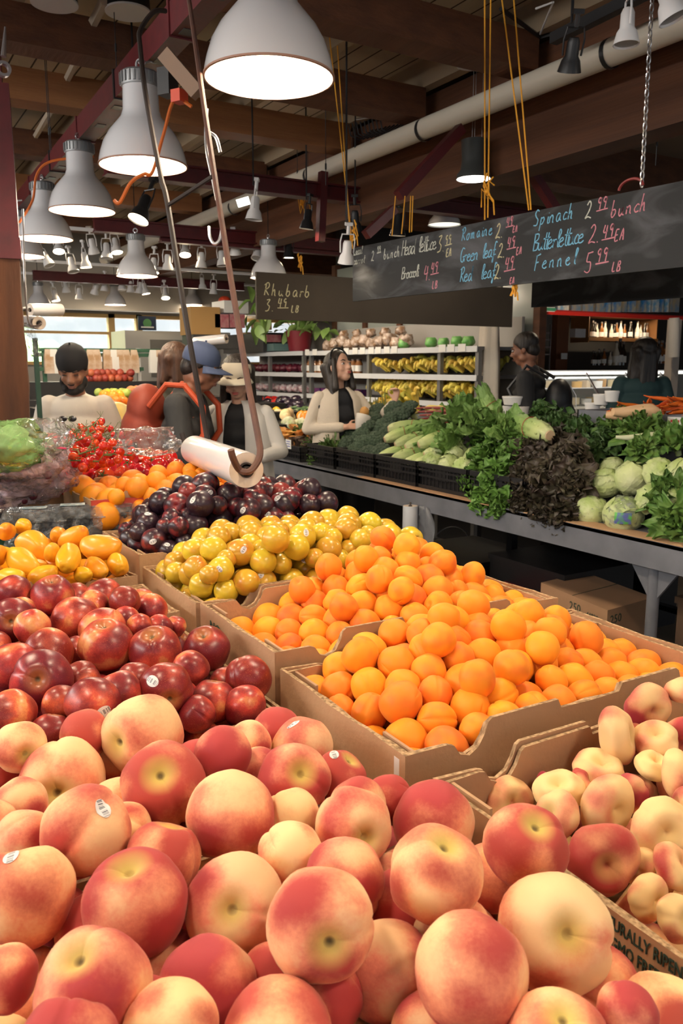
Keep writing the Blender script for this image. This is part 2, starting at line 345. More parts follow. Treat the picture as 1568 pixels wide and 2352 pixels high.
# ================================================================== THE FRUIT STAND
mPly = M('stand_plywood', (.12, .07, .035), .8, n=(3, (.18, .11, .06), .5), stretch=(1, .1, 1))
t = thing('display_stand', 'long wooden display stand carrying the open cardboard fruit boxes', 'display stand', (.45, 1.5, 0))
MB().box2((-.75, -.1, .95), (1.14, 3.35, .985)).build('top_board', mPly, t, smooth=False)
MB().box2((-.7, -.05, .15), (1.10, 3.3, .94)).build('skirt', M('black_skirt_cloth', (.012, .012, .013), .9), t, smooth=False)
MB().box2((-.66, 0, 0), (1.06, 3.26, .15)).build('plinth', mPly, t, smooth=False)
def carton(name, x0, x1, y0, y1, rim, lab, cat='cardboard box', zb=.986, grp=None, text=None, mat=None, plain=False):
    mc = mat or mCard; h = rim - zb; g = .004; x0 += g; x1 -= g; y0 += g; y1 -= g; T = .005
    t = thing(name, lab, cat, ((x0 + x1)/2, (y0 + y1)/2, zb), 0, grp)
    MB().box2((x0, y0, zb), (x1, y1, zb + T)).build('bottom', mc, t, smooth=False)
    base = [(0, 0), (.1, 0), (.115, -.003), (.13, -.016), (.155, -.022), (.18, -.016), (.195, -.003), (.205, .012), (.215, .016), (.4, .016), (.41, .004), (.5, .004)]
    pf = base + [(1 - a, b) for a, b in reversed(base[:-1])]
    if plain: pf = [(0, 0), (1, 0)]
    rr = random.Random(name + lab)
    for side in (0, 1):
        mb = MB()
        for lay in (0, 1):
            yy = (y0 if side == 0 else y1) + (1 if side == 0 else -1)*(T/2 + lay*(T + .001)); dz = -.003*lay; mi0 = len(mb.v)
            vs = []; W = x1 - x0
            for a, b in pf:
                x = x0 + W*a; wob = .0012*math.sin(a*37 + lay*2 + side)
                for yo in (-T/2, T/2): vs += [(x, yy + yo + wob, zb + T), (x, yy + yo + wob, rim + b + dz + wob)]
            n = len(pf); fs = []; top = []
            for i in range(n - 1):
                a, b = i*4, (i + 1)*4
                fs += [(a, b, b + 1, a + 1), (a + 2, a + 3, b + 3, b + 2)]; top += [(a + 1, b + 1, b + 3, a + 3)]
            fs += [(0, 1, 3, 2), ((n - 1)*4, (n - 1)*4 + 2, (n - 1)*4 + 3, (n - 1)*4 + 1)]
            mb.add(vs, fs); o = mb.f.__len__(); mb.f += [tuple(k + mi0 for k in f) for f in top]; mb.mi += [1]*len(top)
        mb.build('end_wall', [mc, mCardE], t, smooth=False)
    for sd in (0, 1):
        mb = MB()
        for lay in (0, 1):
            xx = (x0 if sd == 0 else x1) + (1 if sd == 0 else -1)*(T/2 + lay*(T + .0015)); dz = -.004*lay
            m = 14; vs = []
            for i in range(m + 1):
                y = y0 + (y1 - y0)*i/m; wob = .0018*math.sin(i*.9 + lay*1.7 + x0*9); zt = rim + dz - .003*math.sin(PI*i/m) + .0008*rr.uniform(-1, 1)
                for xo in (-T/2, T/2): vs += [(xx + xo + wob, y, zb + T), (xx + xo + wob, y, zt)]
            fs = []; top = []
            for i in range(m):
                a, b = i*4, (i + 1)*4; fs += [(a, a + 1, b + 1, b), (a + 2, b + 2, b + 3, a + 3)]; top.append((a + 1, a + 3, b + 3, b + 1))
            fs += [(0, 2, 3, 1), (m*4, m*4 + 1, m*4 + 3, m*4 + 2)]; k0 = len(mb.v); mb.add(vs, fs); mb.f += [tuple(k + k0 for k in f) for f in top]; mb.mi += [1]*len(top)
        mb.build('side_wall', [mc, mCardE], t, smooth=False)
        # folded corner flaps
    if not plain:
        for cx in (x0 + .019, x1 - .019):
            for cy in (y0 + .04, y1 - .04): MB().box((cx, cy, (zb + rim)/2 - .002), (.004, .07, h - .004)).build('corner_flap', mc, t, smooth=False)
    return t
BX = dict(
 peach1=(-.42, .49, .15, .70, 1.118, 'big cardboard box of peaches nearest the camera'),
 peach2=(-.42, .49, .70, .94, 1.12, 'cardboard box of peaches just in front of the red nectarines'),
 nect1=(-.42, .49, .95, 1.39, 1.125, 'cardboard box of red nectarines with stickers'),
 nect2=(-.42, .49, 1.40, 1.63, 1.155, 'cardboard box of nectarines in front of the yellow mangoes'),
 mango=(-.42, .49, 1.66, 1.96, 1.165, 'cardboard box of yellow mangoes'),
 donut=(.512, 1.1, .12, .675, 1.15, 'printed cardboard box of flat peaches at the lower right'),
 apf=(.51, 1.12, .715, 1.045, 1.157, 'cardboard box of orange apricots nearest the camera'),
 apb=(.51, 1.10, 1.055, 1.37, 1.177, 'cardboard box of orange apricots just behind the first apricot box'),
 yp=(.51, 1.06, 1.385, 1.715, 1.17, 'cardboard box of yellow plums'),
 dp=(.51, 1.06, 1.73, 2.04, 1.192, 'cardboard box of dark purple plums'))
BO = {}
for k, b in BX.items(): BO[k] = carton('fruit_box', *b[:5], b[5], grp='open cardboard fruit boxes')
# printing on the left wall of the near flat-peach box
Tt = Matrix.Translation((.5137, .438, 1.131)) @ Matrix(((0, 0, -1, 0), (-1, 0, 0, 0), (0, 1, 0, 0), (0, 0, 0, 1)))
for s, dy_, dz in (('NATURALLY RIPENED', 0, 0), ('GMO FREE', -.02, -.0175)):
    text_part(s, .0160, mInk, Matrix.Translation((.0, dy_, dz)) @ Tt @ Matrix.Diagonal((.66, 1, 1, 1)), BO['donut'], align='LEFT')
Tt = Matrix.Translation((.5135, 1.30, 1.135)) @ Matrix(((0, 0, -1, 0), (-1, 0, 0, 0), (0, 1, 0, 0), (0, 0, 0, 1)))
text_part('NO', .03, mInk, Tt, BO['apb'])
MB().box2((.5125, .724, 1.075), (.5138, .742, 1.148)).build('paper_label', mPaper, BO['apf'], smooth=False)
# ------------------------------------------------------------------ fruit meshes (unit radius, stem at +Z, seam at +X)
def frad(v, k):
    x, y, z = v; th = math.acos(max(-1, min(1, z))); ph = math.atan2(y, x); r = 1
    r -= k.get('cav', .25)*math.exp(-(th/k.get('cw', .28))**2)
    r += k.get('shoulder', 0)*math.exp(-((th - .55)/.3)**2)
    r -= k.get('cr', .05)*math.exp(-(ph/k.get('crw', .16))**2)*math.sin(th)**.6 if th > 0.01 else 0
    r += k.get('lobe', .03)*math.exp(-((abs(ph) - .5)/.35)**2)*math.sin(th)
    r += k.get('tip', .03)*math.exp(-((PI - th)/.16)**2) - k.get('bot', 0)*math.exp(-((PI - th)/.3)**2)
    r += k.get('lump', .02)*noise.noise(Vector(v)*1.4 + Vector((k.get('sd', 0)*7.3, 0, 0)))
    return r
def fpt(v, k):
    r = frad(v, k); s = k.get('sc', (1, 1, 1)); q = [v[i]*r*s[i] for i in range(3)]
    b = k.get('bend', 0)
    if b: q[0] += b*q[2]*q[2]
    return q
def fmesh(name, k, mat, nu=40, nv=26):
    mb = MB(); vs = [(0, 0, 1)]
    for j in range(1, nv):
        th = PI*(j/nv)**1.15
        for i in range(nu):
            u = 2*PI*i/nu; ph = u - .28*math.sin(u); vs.append((math.sin(th)*math.cos(ph), math.sin(th)*math.sin(ph), math.cos(th)))
    vs.append((0, 0, -1)); e = len(vs) - 1
    fs = [(0, 1 + i, 1 + (i + 1) % nu) for i in range(nu)] + [(1 + j*nu + i, 1 + (j + 1)*nu + i, 1 + (j + 1)*nu + (i + 1) % nu, 1 + j*nu + (i + 1) % nu) for j in range(nv - 2) for i in range(nu)]
    fs += [(e, 1 + (nv - 2)*nu + (i + 1) % nu, 1 + (nv - 2)*nu + i) for i in range(nu)]
    mb.add([fpt(v, k) for v in vs], fs); me = mb.mesh(name, mat); shade(me, 180); return me
def fruit_mat(name, ca, cb, rough, dark=None, speck=None, stem=(.12, .08, .03), fuzz=0, coat=0, thr=.5, soft=.3, ns=1.3, cavcol=None, hv=(.01, .12), bump=.02, sss=.0, spec=.4, mott=.35, badd=0):
    """two skin colours in big patches set by the object's own 'blush' value, finer mottling on top"""
    m, t, b, N, L = nt(name)
    tc = N('ShaderNodeTexCoord'); oi = N('ShaderNodeObjectInfo')
    off = N('ShaderNodeVectorMath'); off.operation = 'MULTIPLY_ADD'; L(oi.outputs['Random'], off.inputs[0]); off.inputs[1].default_value = (31, 17, 23); L(tc.outputs['Object'], off.inputs[2])
    n1 = N('ShaderNodeTexNoise'); n1.inputs['Scale'].default_value = ns; n1.inputs['Detail'].default_value = .6; L(off.outputs[0], n1.inputs['Vector'])
    n2 = N('ShaderNodeTexNoise'); n2.inputs['Scale'].default_value = 8; n2.inputs['Detail'].default_value = 8; n2.inputs['Roughness'].default_value = .7; L(off.outputs[0], n2.inputs['Vector'])
    at = N('ShaderNodeAttribute'); at.attribute_type = 'OBJECT'; at.attribute_name = 'blush'
    def mth(op, a, b_):
        q = N('ShaderNodeMath'); q.operation = op
        for i, z in enumerate((a, b_)):
            if isinstance(z, (int, float)): q.inputs[i].default_value = z
            else: L(z, q.inputs[i])
        return q.outputs[0]
    s = mth('ADD', mth('MULTIPLY', mth('SUBTRACT', n1.outputs[0], .5), 2.4), mth('MULTIPLY', mth('SUBTRACT', n2.outputs[0], .5), mott))
    s = mth('ADD', s, mth('ADD', at.outputs['Fac'], badd))
    mr = N('ShaderNodeMapRange'); mr.interpolation_type = 'SMOOTHSTEP'; mr.inputs['From Min'].default_value = thr - soft; mr.inputs['From Max'].default_value = thr + soft; L(s, mr.inputs['Value'])
    cr = N('ShaderNodeValToRGB'); e = cr.color_ramp; e.elements[0].color = (*ca, 1); e.elements[1].color = (*cb, 1)
    mid = e.elements.new(.5); mid.color = (*[(ca[i]*.5 + cb[i]*.5) for i in range(3)], 1) if dark is None else (*dark, 1)
    L(mr.outputs[0], cr.inputs[0]); col = cr.outputs[0]
    if speck:
        n3 = N('ShaderNodeTexNoise'); n3.inputs['Scale'].default_value = speck[0]; n3.inputs['Detail'].default_value = 3; L(off.outputs[0], n3.inputs['Vector'])
        m3 = N('ShaderNodeMapRange'); m3.inputs['From Min'].default_value = speck[2]; m3.inputs['From Max'].default_value = speck[2] + .08; m3.inputs['To Max'].default_value = speck[3]; L(n3.outputs[0], m3.inputs['Value'])
        mx = N('ShaderNodeMix'); mx.data_type = 'RGBA'; L(m3.outputs[0], mx.inputs['Factor']); L(col, mx.inputs['A']); mx.inputs['B'].default_value = (*speck[1], 1); col = mx.outputs['Result']
    # greenish skin inside the stem hollow and the stem scar itself
    ln = N('ShaderNodeVectorMath'); ln.operation = 'DISTANCE'; L(tc.outputs['Object'], ln.inputs[0]); ln.inputs[1].default_value = (0, 0, .72)
    for lo, hi, cc, amt in ((.14, .52, cavcol or ca, .8), (.05, .12, stem, .95)):
        m4 = N('ShaderNodeMapRange'); m4.inputs['From Min'].default_value = lo; m4.inputs['From Max'].default_value = hi; m4.inputs['To Min'].default_value = amt; m4.inputs['To Max'].default_value = 0; L(ln.outputs['Value'], m4.inputs['Value'])
        mx = N('ShaderNodeMix'); mx.data_type = 'RGBA'; L(m4.outputs[0], mx.inputs['Factor']); L(col, mx.inputs['A']); mx.inputs['B'].default_value = (*cc, 1); col = mx.outputs['Result']
    hs = N('ShaderNodeHueSaturation'); L(col, hs.inputs['Color'])
    for inp, base, a in (('Hue', .5, hv[0]), ('Value', 1, hv[1])):
        r_ = N('ShaderNodeMapRange'); r_.inputs['To Min'].default_value = base - a; r_.inputs['To Max'].default_value = base + a; L(oi.outputs['Random'], r_.inputs['Value']); L(r_.outputs[0], hs.inputs[inp])
    L(hs.outputs[0], b.inputs['Base Color']); b.inputs['Roughness'].default_value = rough; b.inputs['Specular IOR Level'].default_value = spec
    if fuzz: b.inputs['Sheen Weight'].default_value = fuzz; b.inputs['Sheen Roughness'].default_value = .5; b.inputs['Sheen Tint'].default_value = (1, .8, .65, 1)
    if coat: b.inputs['Coat Weight'].default_value = coat; b.inputs['Coat Roughness'].default_value = .18
    if sss: b.inputs['Subsurface Weight'].default_value = sss; b.inputs['Subsurface Radius'].default_value = (.02, .01, .005); b.inputs['Subsurface Scale'].default_value = .3
    bp = N('ShaderNodeBump'); bp.inputs['Strength'].default_value = bump; bp.inputs['Distance'].default_value = .05
    n5 = N('ShaderNodeTexNoise'); n5.inputs['Scale'].default_value = 40; L(tc.outputs['Object'], n5.inputs['Vector']); L(n5.outputs[0], bp.inputs['Height']); L(bp.outputs[0], b.inputs['Normal'])
    return m
FM = dict(
 peach=fruit_mat('peach_skin', (.88, .60, .31), (.40, .05, .045), .66, dark=(.76, .28, .155), fuzz=.12, cavcol=(.62, .50, .13), hv=(.008, .1), spec=.22, badd=.12, thr=.45, soft=.5, ns=.85, mott=.45),
 donut=fruit_mat('flat_peach_skin', (.80, .56, .26), (.33, .03, .035), .66, dark=(.68, .28, .15), fuzz=.1, cavcol=(.55, .42, .12), hv=(.008, .1), spec=.25, thr=.6, soft=.55, ns=.9, mott=.25),
 nect=fruit_mat('nectarine_skin', (.80, .38, .13), (.17, .01, .015), .36, dark=(.54, .065, .04), speck=(30, (.75, .35, .12), .62, .35), coat=.12, thr=.22, soft=.6, hv=(.008, .18), mott=.7, ns=1.0, cavcol=(.5, .2, .06)),
 apricot=fruit_mat('apricot_skin', (.86, .28, .014), (.78, .19, .016), .55, fuzz=.06, thr=.9, soft=.5, hv=(.012, .07), cavcol=(.7, .27, .03), speck=(11, (.55, .13, .02), .72, .6), spec=.3),
 yplum=fruit_mat('yellow_plum_skin', (.62, .40, .03), (.62, .24, .03), .3, thr=1.0, soft=.6, coat=.3, hv=(.02, .1), cavcol=(.4, .27, .04), speck=(14, (.42, .2, .04), .70, .5)),
 dplum=fruit_mat('dark_plum_skin', (.20, .018, .022), (.022, .008, .016), .36, dark=(.05, .009, .016), coat=.2, thr=.05, soft=.4, hv=(.01, .25), speck=(9, (.12, .10, .13), .60, .35), ns=1.6),
 mango=fruit_mat('mango_skin', (.88, .42, .02), (.75, .26, .02), .36, thr=.75, soft=.5, coat=.15, hv=(.012, .08), cavcol=(.6, .28, .02), speck=(13, (.5, .2, .03), .74, .7)),
 orange=fruit_mat('orange_peel', (.92, .33, .012), (.9, .27, .01), .38, thr=.7, soft=.4, coat=.1, hv=(.008, .05), cavcol=(.7, .3, .03), bump=.25),
 tomato=fruit_mat('tomato_skin', (.55, .03, .01), (.42, .012, .008), .16, thr=.5, soft=.4, coat=.4, hv=(.008, .12), cavcol=(.45, .06, .02), stem=(.06, .12, .03)))
KP = dict(
 peach=[dict(cav=.36, cw=.34, cr=.055, crw=.09, lobe=.035, tip=.04, sd=i, lump=.07) for i in range(4)],
 donut=[dict(cav=.62, cw=.42, cr=.05, lobe=.02, tip=-.2, bot=.45, sc=(1, 1, .62), sd=i, lump=.14, shoulder=.1) for i in range(3)],
 nect=[dict(cav=.32, cw=.25, cr=.05, crw=.09, lobe=.035, tip=.05, sd=i + 4, lump=.06, sc=(1, 1, .96)) for i in range(3)],
 apricot=[dict(cav=.2, cw=.22, cr=.045, crw=.08, lobe=.03, tip=.05, sd=i, lump=.06, sc=(1, .93, 1.03)) for i in range(4)],
 yplum=[dict(cav=.22, cw=.22, cr=.03, crw=.09, lobe=.015, tip=.0, sd=i, lump=.05) for i in range(3)],
 dplum=[dict(cav=.2, cw=.22, cr=.025, crw=.09, lobe=.015, tip=0, sd=i, lump=.05) for i in range(3)],
 mango=[dict(cav=.05, cw=.15, cr=0, lobe=0, tip=0, sd=i, lump=.1, sc=(.80, .68, 1.22), bend=.12) for i in range(3)],
 orange=[dict(cav=.04, cw=.1, cr=0, lobe=0, tip=0, sd=i, lump=.02) for i in range(2)],
 tomato=[dict(cav=.22, cw=.3, cr=0, lobe=0, tip=0, sd=i, lump=.12, sc=(1, 1, .82)) for i in range(3)])
FME = {k: [fmesh(k, q, FM[k]) for q in v] for k, v in KP.items()}
def sticker_mat():
    m, t, b, N, L = nt('fruit_sticker')
    uv = N('ShaderNodeUVMap'); sx = N('ShaderNodeSeparateXYZ'); L(uv.outputs[0], sx.inputs[0])
    wv = N('ShaderNodeTexNoise'); wv.noise_dimensions = '1D'; wv.inputs['Scale'].default_value = 9; wv.inputs['Detail'].default_value = 0; L(sx.outputs[0], wv.inputs['W'])
    g = N('ShaderNodeMath'); g.operation = 'GREATER_THAN'; g.inputs[1].default_value = .53; L(wv.outputs[0], g.inputs[0])
    ab = N('ShaderNodeMath'); ab.operation = 'ABSOLUTE'; L(sx.outputs[1], ab.inputs[0]); lt = N('ShaderNodeMath'); lt.operation = 'LESS_THAN'; lt.inputs[1].default_value = .42; L(ab.outputs[0], lt.inputs[0])
    mu = N('ShaderNodeMath'); mu.operation = 'MULTIPLY'; L(g.outputs[0], mu.inputs[0]); L(lt.outputs[0], mu.inputs[1])
    mx = N('ShaderNodeMix'); mx.data_type = 'RGBA'; mx.inputs['A'].default_value = (.78, .77, .76, 1); mx.inputs['B'].default_value = (.05, .05, .08, 1); L(mu.outputs[0], mx.inputs['Factor'])
    L(mx.outputs['Result'], b.inputs['Base Color']); b.inputs['Roughness'].default_value = .4; return m
mStick = sticker_mat()
def sticker(o, kind, vi, d, size, rot):
    """round label on the skin of fruit o, towards local direction d"""
    k = KP[kind][vi]; d = Vector(d).normalized(); a = d.orthogonal().normalized(); a.rotate(Quaternion(d, rot)); c = d.cross(a); mb = MB(); uv = []
    rings = [(0, 1)] + [(q/3, 18) for q in (1, 2, 3)]; vs = []
    for q, n in rings:
        for i in range(n):
            th = 2*PI*i/n; u = q*math.cos(th); v_ = q*math.sin(th)
            p = (d + a*u*size*1.2 + c*v_*size*.85).normalized(); pt = Vector(fpt(p, k)); vs.append(pt*1.014); uv.append((u, v_))
    fs = [(0, 1 + i, 1 + (i + 1) % 18) for i in range(18)] + [(1 + j*18 + i, 1 + (j + 1)*18 + i, 1 + (j + 1)*18 + (i + 1) % 18, 1 + j*18 + (i + 1) % 18) for j in (0, 1) for i in range(18)]
    mb.add(vs, fs); mb.uv = uv; me = mb.mesh('sticker', mStick); shade(me, 180); s = bpy.data.objects.new('sticker', me); COL.objects.link(s); s.parent = o; return s
FN = dict(peach='peach', donut='flat_peach', nect='nectarine', apricot='apricot', yplum='yellow_plum', dplum='dark_plum', mango='mango', orange='orange', tomato='tomato')
def rq(rng):
    v = rng.normal(size=4); q = Quaternion(v/np.linalg.norm(v))
    if (q @ Vector((0, 0, 1))).dot(-FW) > .15 and rng.uniform() < .9: q = q @ Quaternion((1, 0, 0), PI*.85)
    return q
def fruit(kind, p, r, q, blush, label, group, vi, st=None):
    o = bpy.data.objects.new(FN[kind], FME[kind][vi]); COL.objects.link(o); o.location = p; o.scale = (r,)*3; o.rotation_mode = 'XYZ'; o.rotation_euler = q.to_euler()
    o['blush'] = float(blush); tag(o, label, FN[kind].replace('_', ' '), group)
    if st is not None: sticker(o, kind, vi, q.inverted() @ st[0], st[1], st[2])
    return o
def relax_rays(items, H, zlow, it=90, lim=None):
    """items: (px, py, w) -> centres on their rays, radii true to size, not cutting into each other"""
    rays = np.array([ray(i[0], i[1]) for i in items]); n = len(items); C0 = np.array(CP); wr = np.array([i[2] for i in items])/2/FPX
    d = np.zeros(n)
    for i in range(n):
        z = zlow
        for _ in range(12):
            dd = (z - CAMZ)/rays[i][2]; p = C0 + rays[i]*dd; z = .5*z + .5*(H(p[0], p[1]) - wr[i]*dd)
        d[i] = dd
    pr = np.array([(i[1] + i[2]/2) - (400 if len(i) > 3 and i[3] else 0) for i in items])     # what stands in front of what
    lo = np.full(n, .3); hi = np.full(n, 9.)
    if lim:
        x0, x1, y0, y1 = lim
        lo = np.maximum(lo, y0/(rays[:, 1] - wr)); hi = np.minimum(hi, y1/(rays[:, 1] + wr))
        for i in range(n):
            if rays[i][0] > .05: hi[i] = min(hi[i], x1/(rays[i][0] + wr[i])); lo[i] = max(lo[i], x0/(rays[i][0] - wr[i])) if rays[i][0] - wr[i] > .02 and x0 > 0 else lo[i]
        hi = np.maximum(hi, lo); d = np.clip(d, lo, hi)
    d0 = d.copy(); ray_len = np.linalg.norm(rays, axis=1)
    for _ in range(it):
        P = C0 + rays*d[:, None]; r = wr*d
        D_ = np.linalg.norm(P[:, None] - P[None], axis=2); ov = (r[:, None] + r[None])*.95 - D_; np.fill_diagonal(ov, -1)
        g = (d0 - d)*.04
        ii, jj = np.where(np.triu(ov > 0))
        for i, j in zip(ii, jj):
            s = 1 if pr[i] < pr[j] else -1; m_ = min(.5*ov[i, j], .012); g[i] += s*m_*.5; g[j] -= s*m_*.5
        d = np.clip(d + np.clip(g, -.02, .02), lo, hi)
    P = C0 + rays*d[:, None]; return P, wr*d*ray_len**.0
def heap(rng, x0, x1, y0, y1, H, r, rv, fixed=None, layers=2, sp=1.78, it=40, keep=None):
    out = []; fx = [] if fixed is None else [(np.array(p), q) for p, q in fixed]
    for lay in range(layers):
        pts = []; row = 0; y = y0 + r
        while y < y1 - r*.6:
            x = x0 + r + (row % 2)*r*.9
            while x < x1 - r*.6:
                pts.append((x + rng.normal()*r*.15, y + rng.normal()*r*.15)); x += r*sp
            y += r*sp*.87; row += 1
        P = np.array([(x, y, H(x, y) - r*(1 + 1.45*lay) + rng.normal()*r*.22) for x, y in pts]); R_ = r*(1 + rng.normal(size=len(P))*rv)
        F_ = np.array([f[0] for f in fx]) if fx else np.zeros((0, 3)); FR = np.array([f[1] for f in fx])
        for _ in range(it):
            D_ = P[:, None] - P[None]; L_ = np.linalg.norm(D_, axis=2) + 1e-9; ov = (R_[:, None] + R_[None])*.97 - L_; np.fill_diagonal(ov, -1); ov = np.clip(ov, 0, .02)
            mv = (D_/L_[..., None]*ov[..., None]*.45).sum(1)
            if len(F_):
                D2 = P[:, None] - F_[None]; L2 = np.linalg.norm(D2, axis=2) + 1e-9; o2 = np.clip((R_[:, None] + FR[None])*.96 - L2, 0, .03); m2 = (D2/L2[..., None]*o2[..., None]*.8).sum(1); m2[:, 2] = np.minimum(m2[:, 2], 0); mv += m2
            P = P + mv
            P[:, 0] = np.clip(P[:, 0], x0 + R_, x1 - R_); P[:, 1] = np.clip(P[:, 1], y0 + R_, y1 - R_)
            zt = np.array([H(a, b) for a, b in P[:, :2]]) - R_*(1 + 1.45*lay); P[:, 2] += np.clip(zt - P[:, 2], -.004, .004)*.25; P[:, 2] = np.maximum(P[:, 2], 1.0 + R_)
        if len(F_):
            D2 = np.linalg.norm(P[:, None] - F_[None], axis=2); bad = (D2 < .80*(R_[:, None] + FR[None])).any(1)
        else: bad = np.zeros(len(P), bool)
        if lay:
            pass
        for p, q, bb in zip(P, R_, bad):
            if not bb: out.append((p, q, lay)); fx.append((p, q))
    return out
def stemq(sx, sy, spin):
    z = math.sqrt(max(.01, 1 - sx*sx - sy*sy)); ax = (RT*sx + UPV*sy - FW*z).normalized()
    return ax.to_track_quat('Z', 'X') @ Quaternion((0, 0, 1), spin)
def sdir(sx, sy): return (RT*sx + UPV*sy - FW*math.sqrt(max(.02, 1 - sx*sx - sy*sy))).normalized()
def hand(kind, items, H, zlow, group, rng, deflab, lim=None, rp=0):
    """items: (px, py, w, blush, stem or None, sticker or None, label)"""
    P, R_ = relax_rays([(a[0], a[1], a[2] if len(a) > 6 and a[6] or not rp else max(a[2]*1.15, rp), bool(rp) and not (len(a) > 6 and a[6])) for a in items], H, zlow, lim=lim); res = []
    for i, (p, r) in enumerate(zip(P, R_)):
        it = items[i]; bl = it[3]; sm = it[4] if len(it) > 4 else None; sk = it[5] if len(it) > 5 else None; lab = it[6] if len(it) > 6 else None
        q = stemq(sm[0], sm[1], sm[2] if len(sm) > 2 else rng.uniform(0, 6)) if sm else rq(rng)
        st = (sdir(*sk[:2]), .20 if kind in ('peach', 'donut') else .24, rng.uniform(0, 3)) if sk else None
        vi = int(rng.integers(len(FME[kind])))
        fruit(kind, p, r, q, bl, lab or deflab, group, vi, st); res.append((p, r))
    return res
rg = np.random.default_rng(11)
def dome(x0, x1, y0, y1, rim, h, edge=.10, lo=-.03):
    def H(x, y):
        u = min(x - x0, x1 - x, y - y0, y1 - y)/edge; u = max(0, min(1, u)); return rim + lo + (h - lo)*(u*(2 - u))
    return H
def Hp(x, y): return 1.125 + .085*max(0, min(1, (.52 - x)/.12)) * (1 if y < .75 else max(.4, 1 - (y - .75)*2.2))
S_ = lambda x, y: (x, y)
peaches = [
 (328, 1690, 182, .18, (-.6, .0), None, 'big yellow-topped peach highest in the pile in front of the nectarines'),
 (374, 1802, 194, .62, (.1, .55), None, 'rosy peach just below the big yellow-topped peach'),
 (145, 1797, 192, .22, (.15, .0), None, 'pale peach showing its small stem scar at the left of the pile'),
 (197, 1905, 202, .34, None, (.55, .68), 'pale peach with a sticker on its upper right side'),
 (530, 1876, 202, .38, (0, -.9), None, 'round salmon-coloured peach in the middle left of the pile'),
 (675, 1792, 168, .66, (.3, .5), (.62, -.62), 'rosy peach with a sticker at its lower right, near the box wall'),
 (780, 1786, 122, .98, None, (-.2, .93), 'dark red peach against the right wall of the box behind'),
 (60, 2052, 225, .72, None, (-.2, .93), 'large red peach with a sticker on top at the left edge'),
 (312, 2074, 240, .72, (-.1, .95, 2.2), None, 'dark peach with a yellow stripe down its middle'),
 (541, 2082, 228, .26, (.03, .36, 4.6), None, 'yellow peach showing its green stem hollow and deep seam'),
 (735, 2122, 250, .48, (.25, .05), None, 'large orange-pink peach in the centre of the front pile'),
 (1000, 2006, 216, .42, (.2, .9), (.78, -.6), 'two-tone peach with a sticker at its lower right'),
 (1271, 2142, 262, .02, (.1, .42, 4.4), None, 'large pale yellow peach with its stem scar towards the viewer'),
 (1084, 2236, 258, .46, (-.1, -.8, 1.5), None, 'red-over-cream peach, lowest of the centre pile, stem hollow down'),
 (213, 2272, 258, .45, (-.2, .9), None, 'large peach shading from crimson to orange at the lower left'),
 (10, 2245, 150, .5, None, None, 'orange peach cut by the left edge of the view'),
 (475, 2272, 202, .66, None, None, None),
 (395, 2366, 214, .2, None, None, 'cream peach with red freckles at the bottom edge'),
 (640, 2388, 262, .62, None, None, 'red peach at the bottom edge, right of the cream one'),
 (152, 2412, 236, .8, None, None, 'red peach at the bottom left edge'),
 (375, 1972, 172, .5, None, None, 'orange peach wedged behind the striped dark peach'),
 (668, 1875, 132, .05, None, None, 'yellow peach half hidden right of the round salmon-coloured one'),
 (812, 1902, 180, .45, (.35, .05, .5), None, 'peach with a wide green stem hollow turned to the right'),
 (995, 1892, 188, .4, None, None, 'pink and cream peach beside the corner of the flat-peach box'),
 (1206, 1942, 188, .62, (.2, .8, 4.4), None, 'rosy peach with a clear seam beside the dark flat peach'),
 (1128, 2015, 150, .42, (.1, .9, 4), None, 'orange peach with a long seam behind the two-tone one'),
 (790, 2020, 186, .6, (-.4, .2), None, 'rosy peach directly behind the large centre one'),
 (885, 2230, 185, .2, None, None, None),
 (1370, 2262, 165, .62, None, None, None),
 (1282, 2398, 232, .45, (0, .9), None, 'peach at the bottom edge under the pale one'),
 (1524, 2352, 214, .5, None, (0, .35), 'peach with a large sticker in the bottom right corner'),
 (215, 2138, 152, .5, None, None, None),
 (48, 1716, 118, .12, (.55, -.1, 1), None, 'yellow peach with a green stem hollow at the left edge'),
 (196, 1686, 114, .66, None, None, 'rosy peach left of the big yellow-topped peach'),
 (238, 1738, 112, .15, None, None, None), (512, 1733, 132, .6, None, None, 'rosy peach right of the big yellow-topped peach'),
 (570, 1708, 104, .25, None, None, 'pale peach below the nectarine box wall'), (635, 1683, 116, .85, None, None, 'red peach in the back right corner of its box'),
 (695, 1720, 122, .3, None, (-.3, .9), None), (455, 1768, 118, .68, None, None, None), (592, 1775, 82, .25, None, None, None),
 (668, 1965, 132, .2, None, None, None), (890, 1836, 112, .92, None, (.7, .1), 'small dark red peach with a sticker by the box corner'),
 (822, 1850, 112, .42, None, None, None), (-14, 1770, 120, .95, None, None, None), (48, 1850, 110, .45, None, None, None),
 (55, 1935, 125, .3, None, None, None), (268, 1858, 122, .5, None, None, None), (335, 2325, 132, .95, None, None, None),
 (925, 2085, 152, .9, None, None, None), (622, 2250, 132, .95, None, None, None), (1062, 2140, 125, .6, None, None, None),
 (-20, 1900, 110, .5, None, None, None), (745, 2290, 150, .8, None, None, None), (1440, 2330, 120, .7, None, None, None), (985, 2370, 150, .5, None, None, None), (290, 1905, 90, .5, None, None, None), (1010, 2140, 110, .3, None, None, None)]
R0 = hand('peach', peaches, Hp, 1.2, 'peaches heaped in the front boxes', rg, 'peach partly buried among the others in the front heap', lim=(0, .50, .1, .955), rp=118)
hp2 = lambda x, y: Hp(x, y) - .055
for p, r, lay in heap(rg, -.38, .5, .18, .93, hp2, .037, .06, fixed=R0, layers=2): fruit('peach', p, r, rq(rg), rg.uniform(.2, .9), 'peach of the lower layer showing between the others', 'peaches heaped in the front boxes', int(rg.integers(4)))
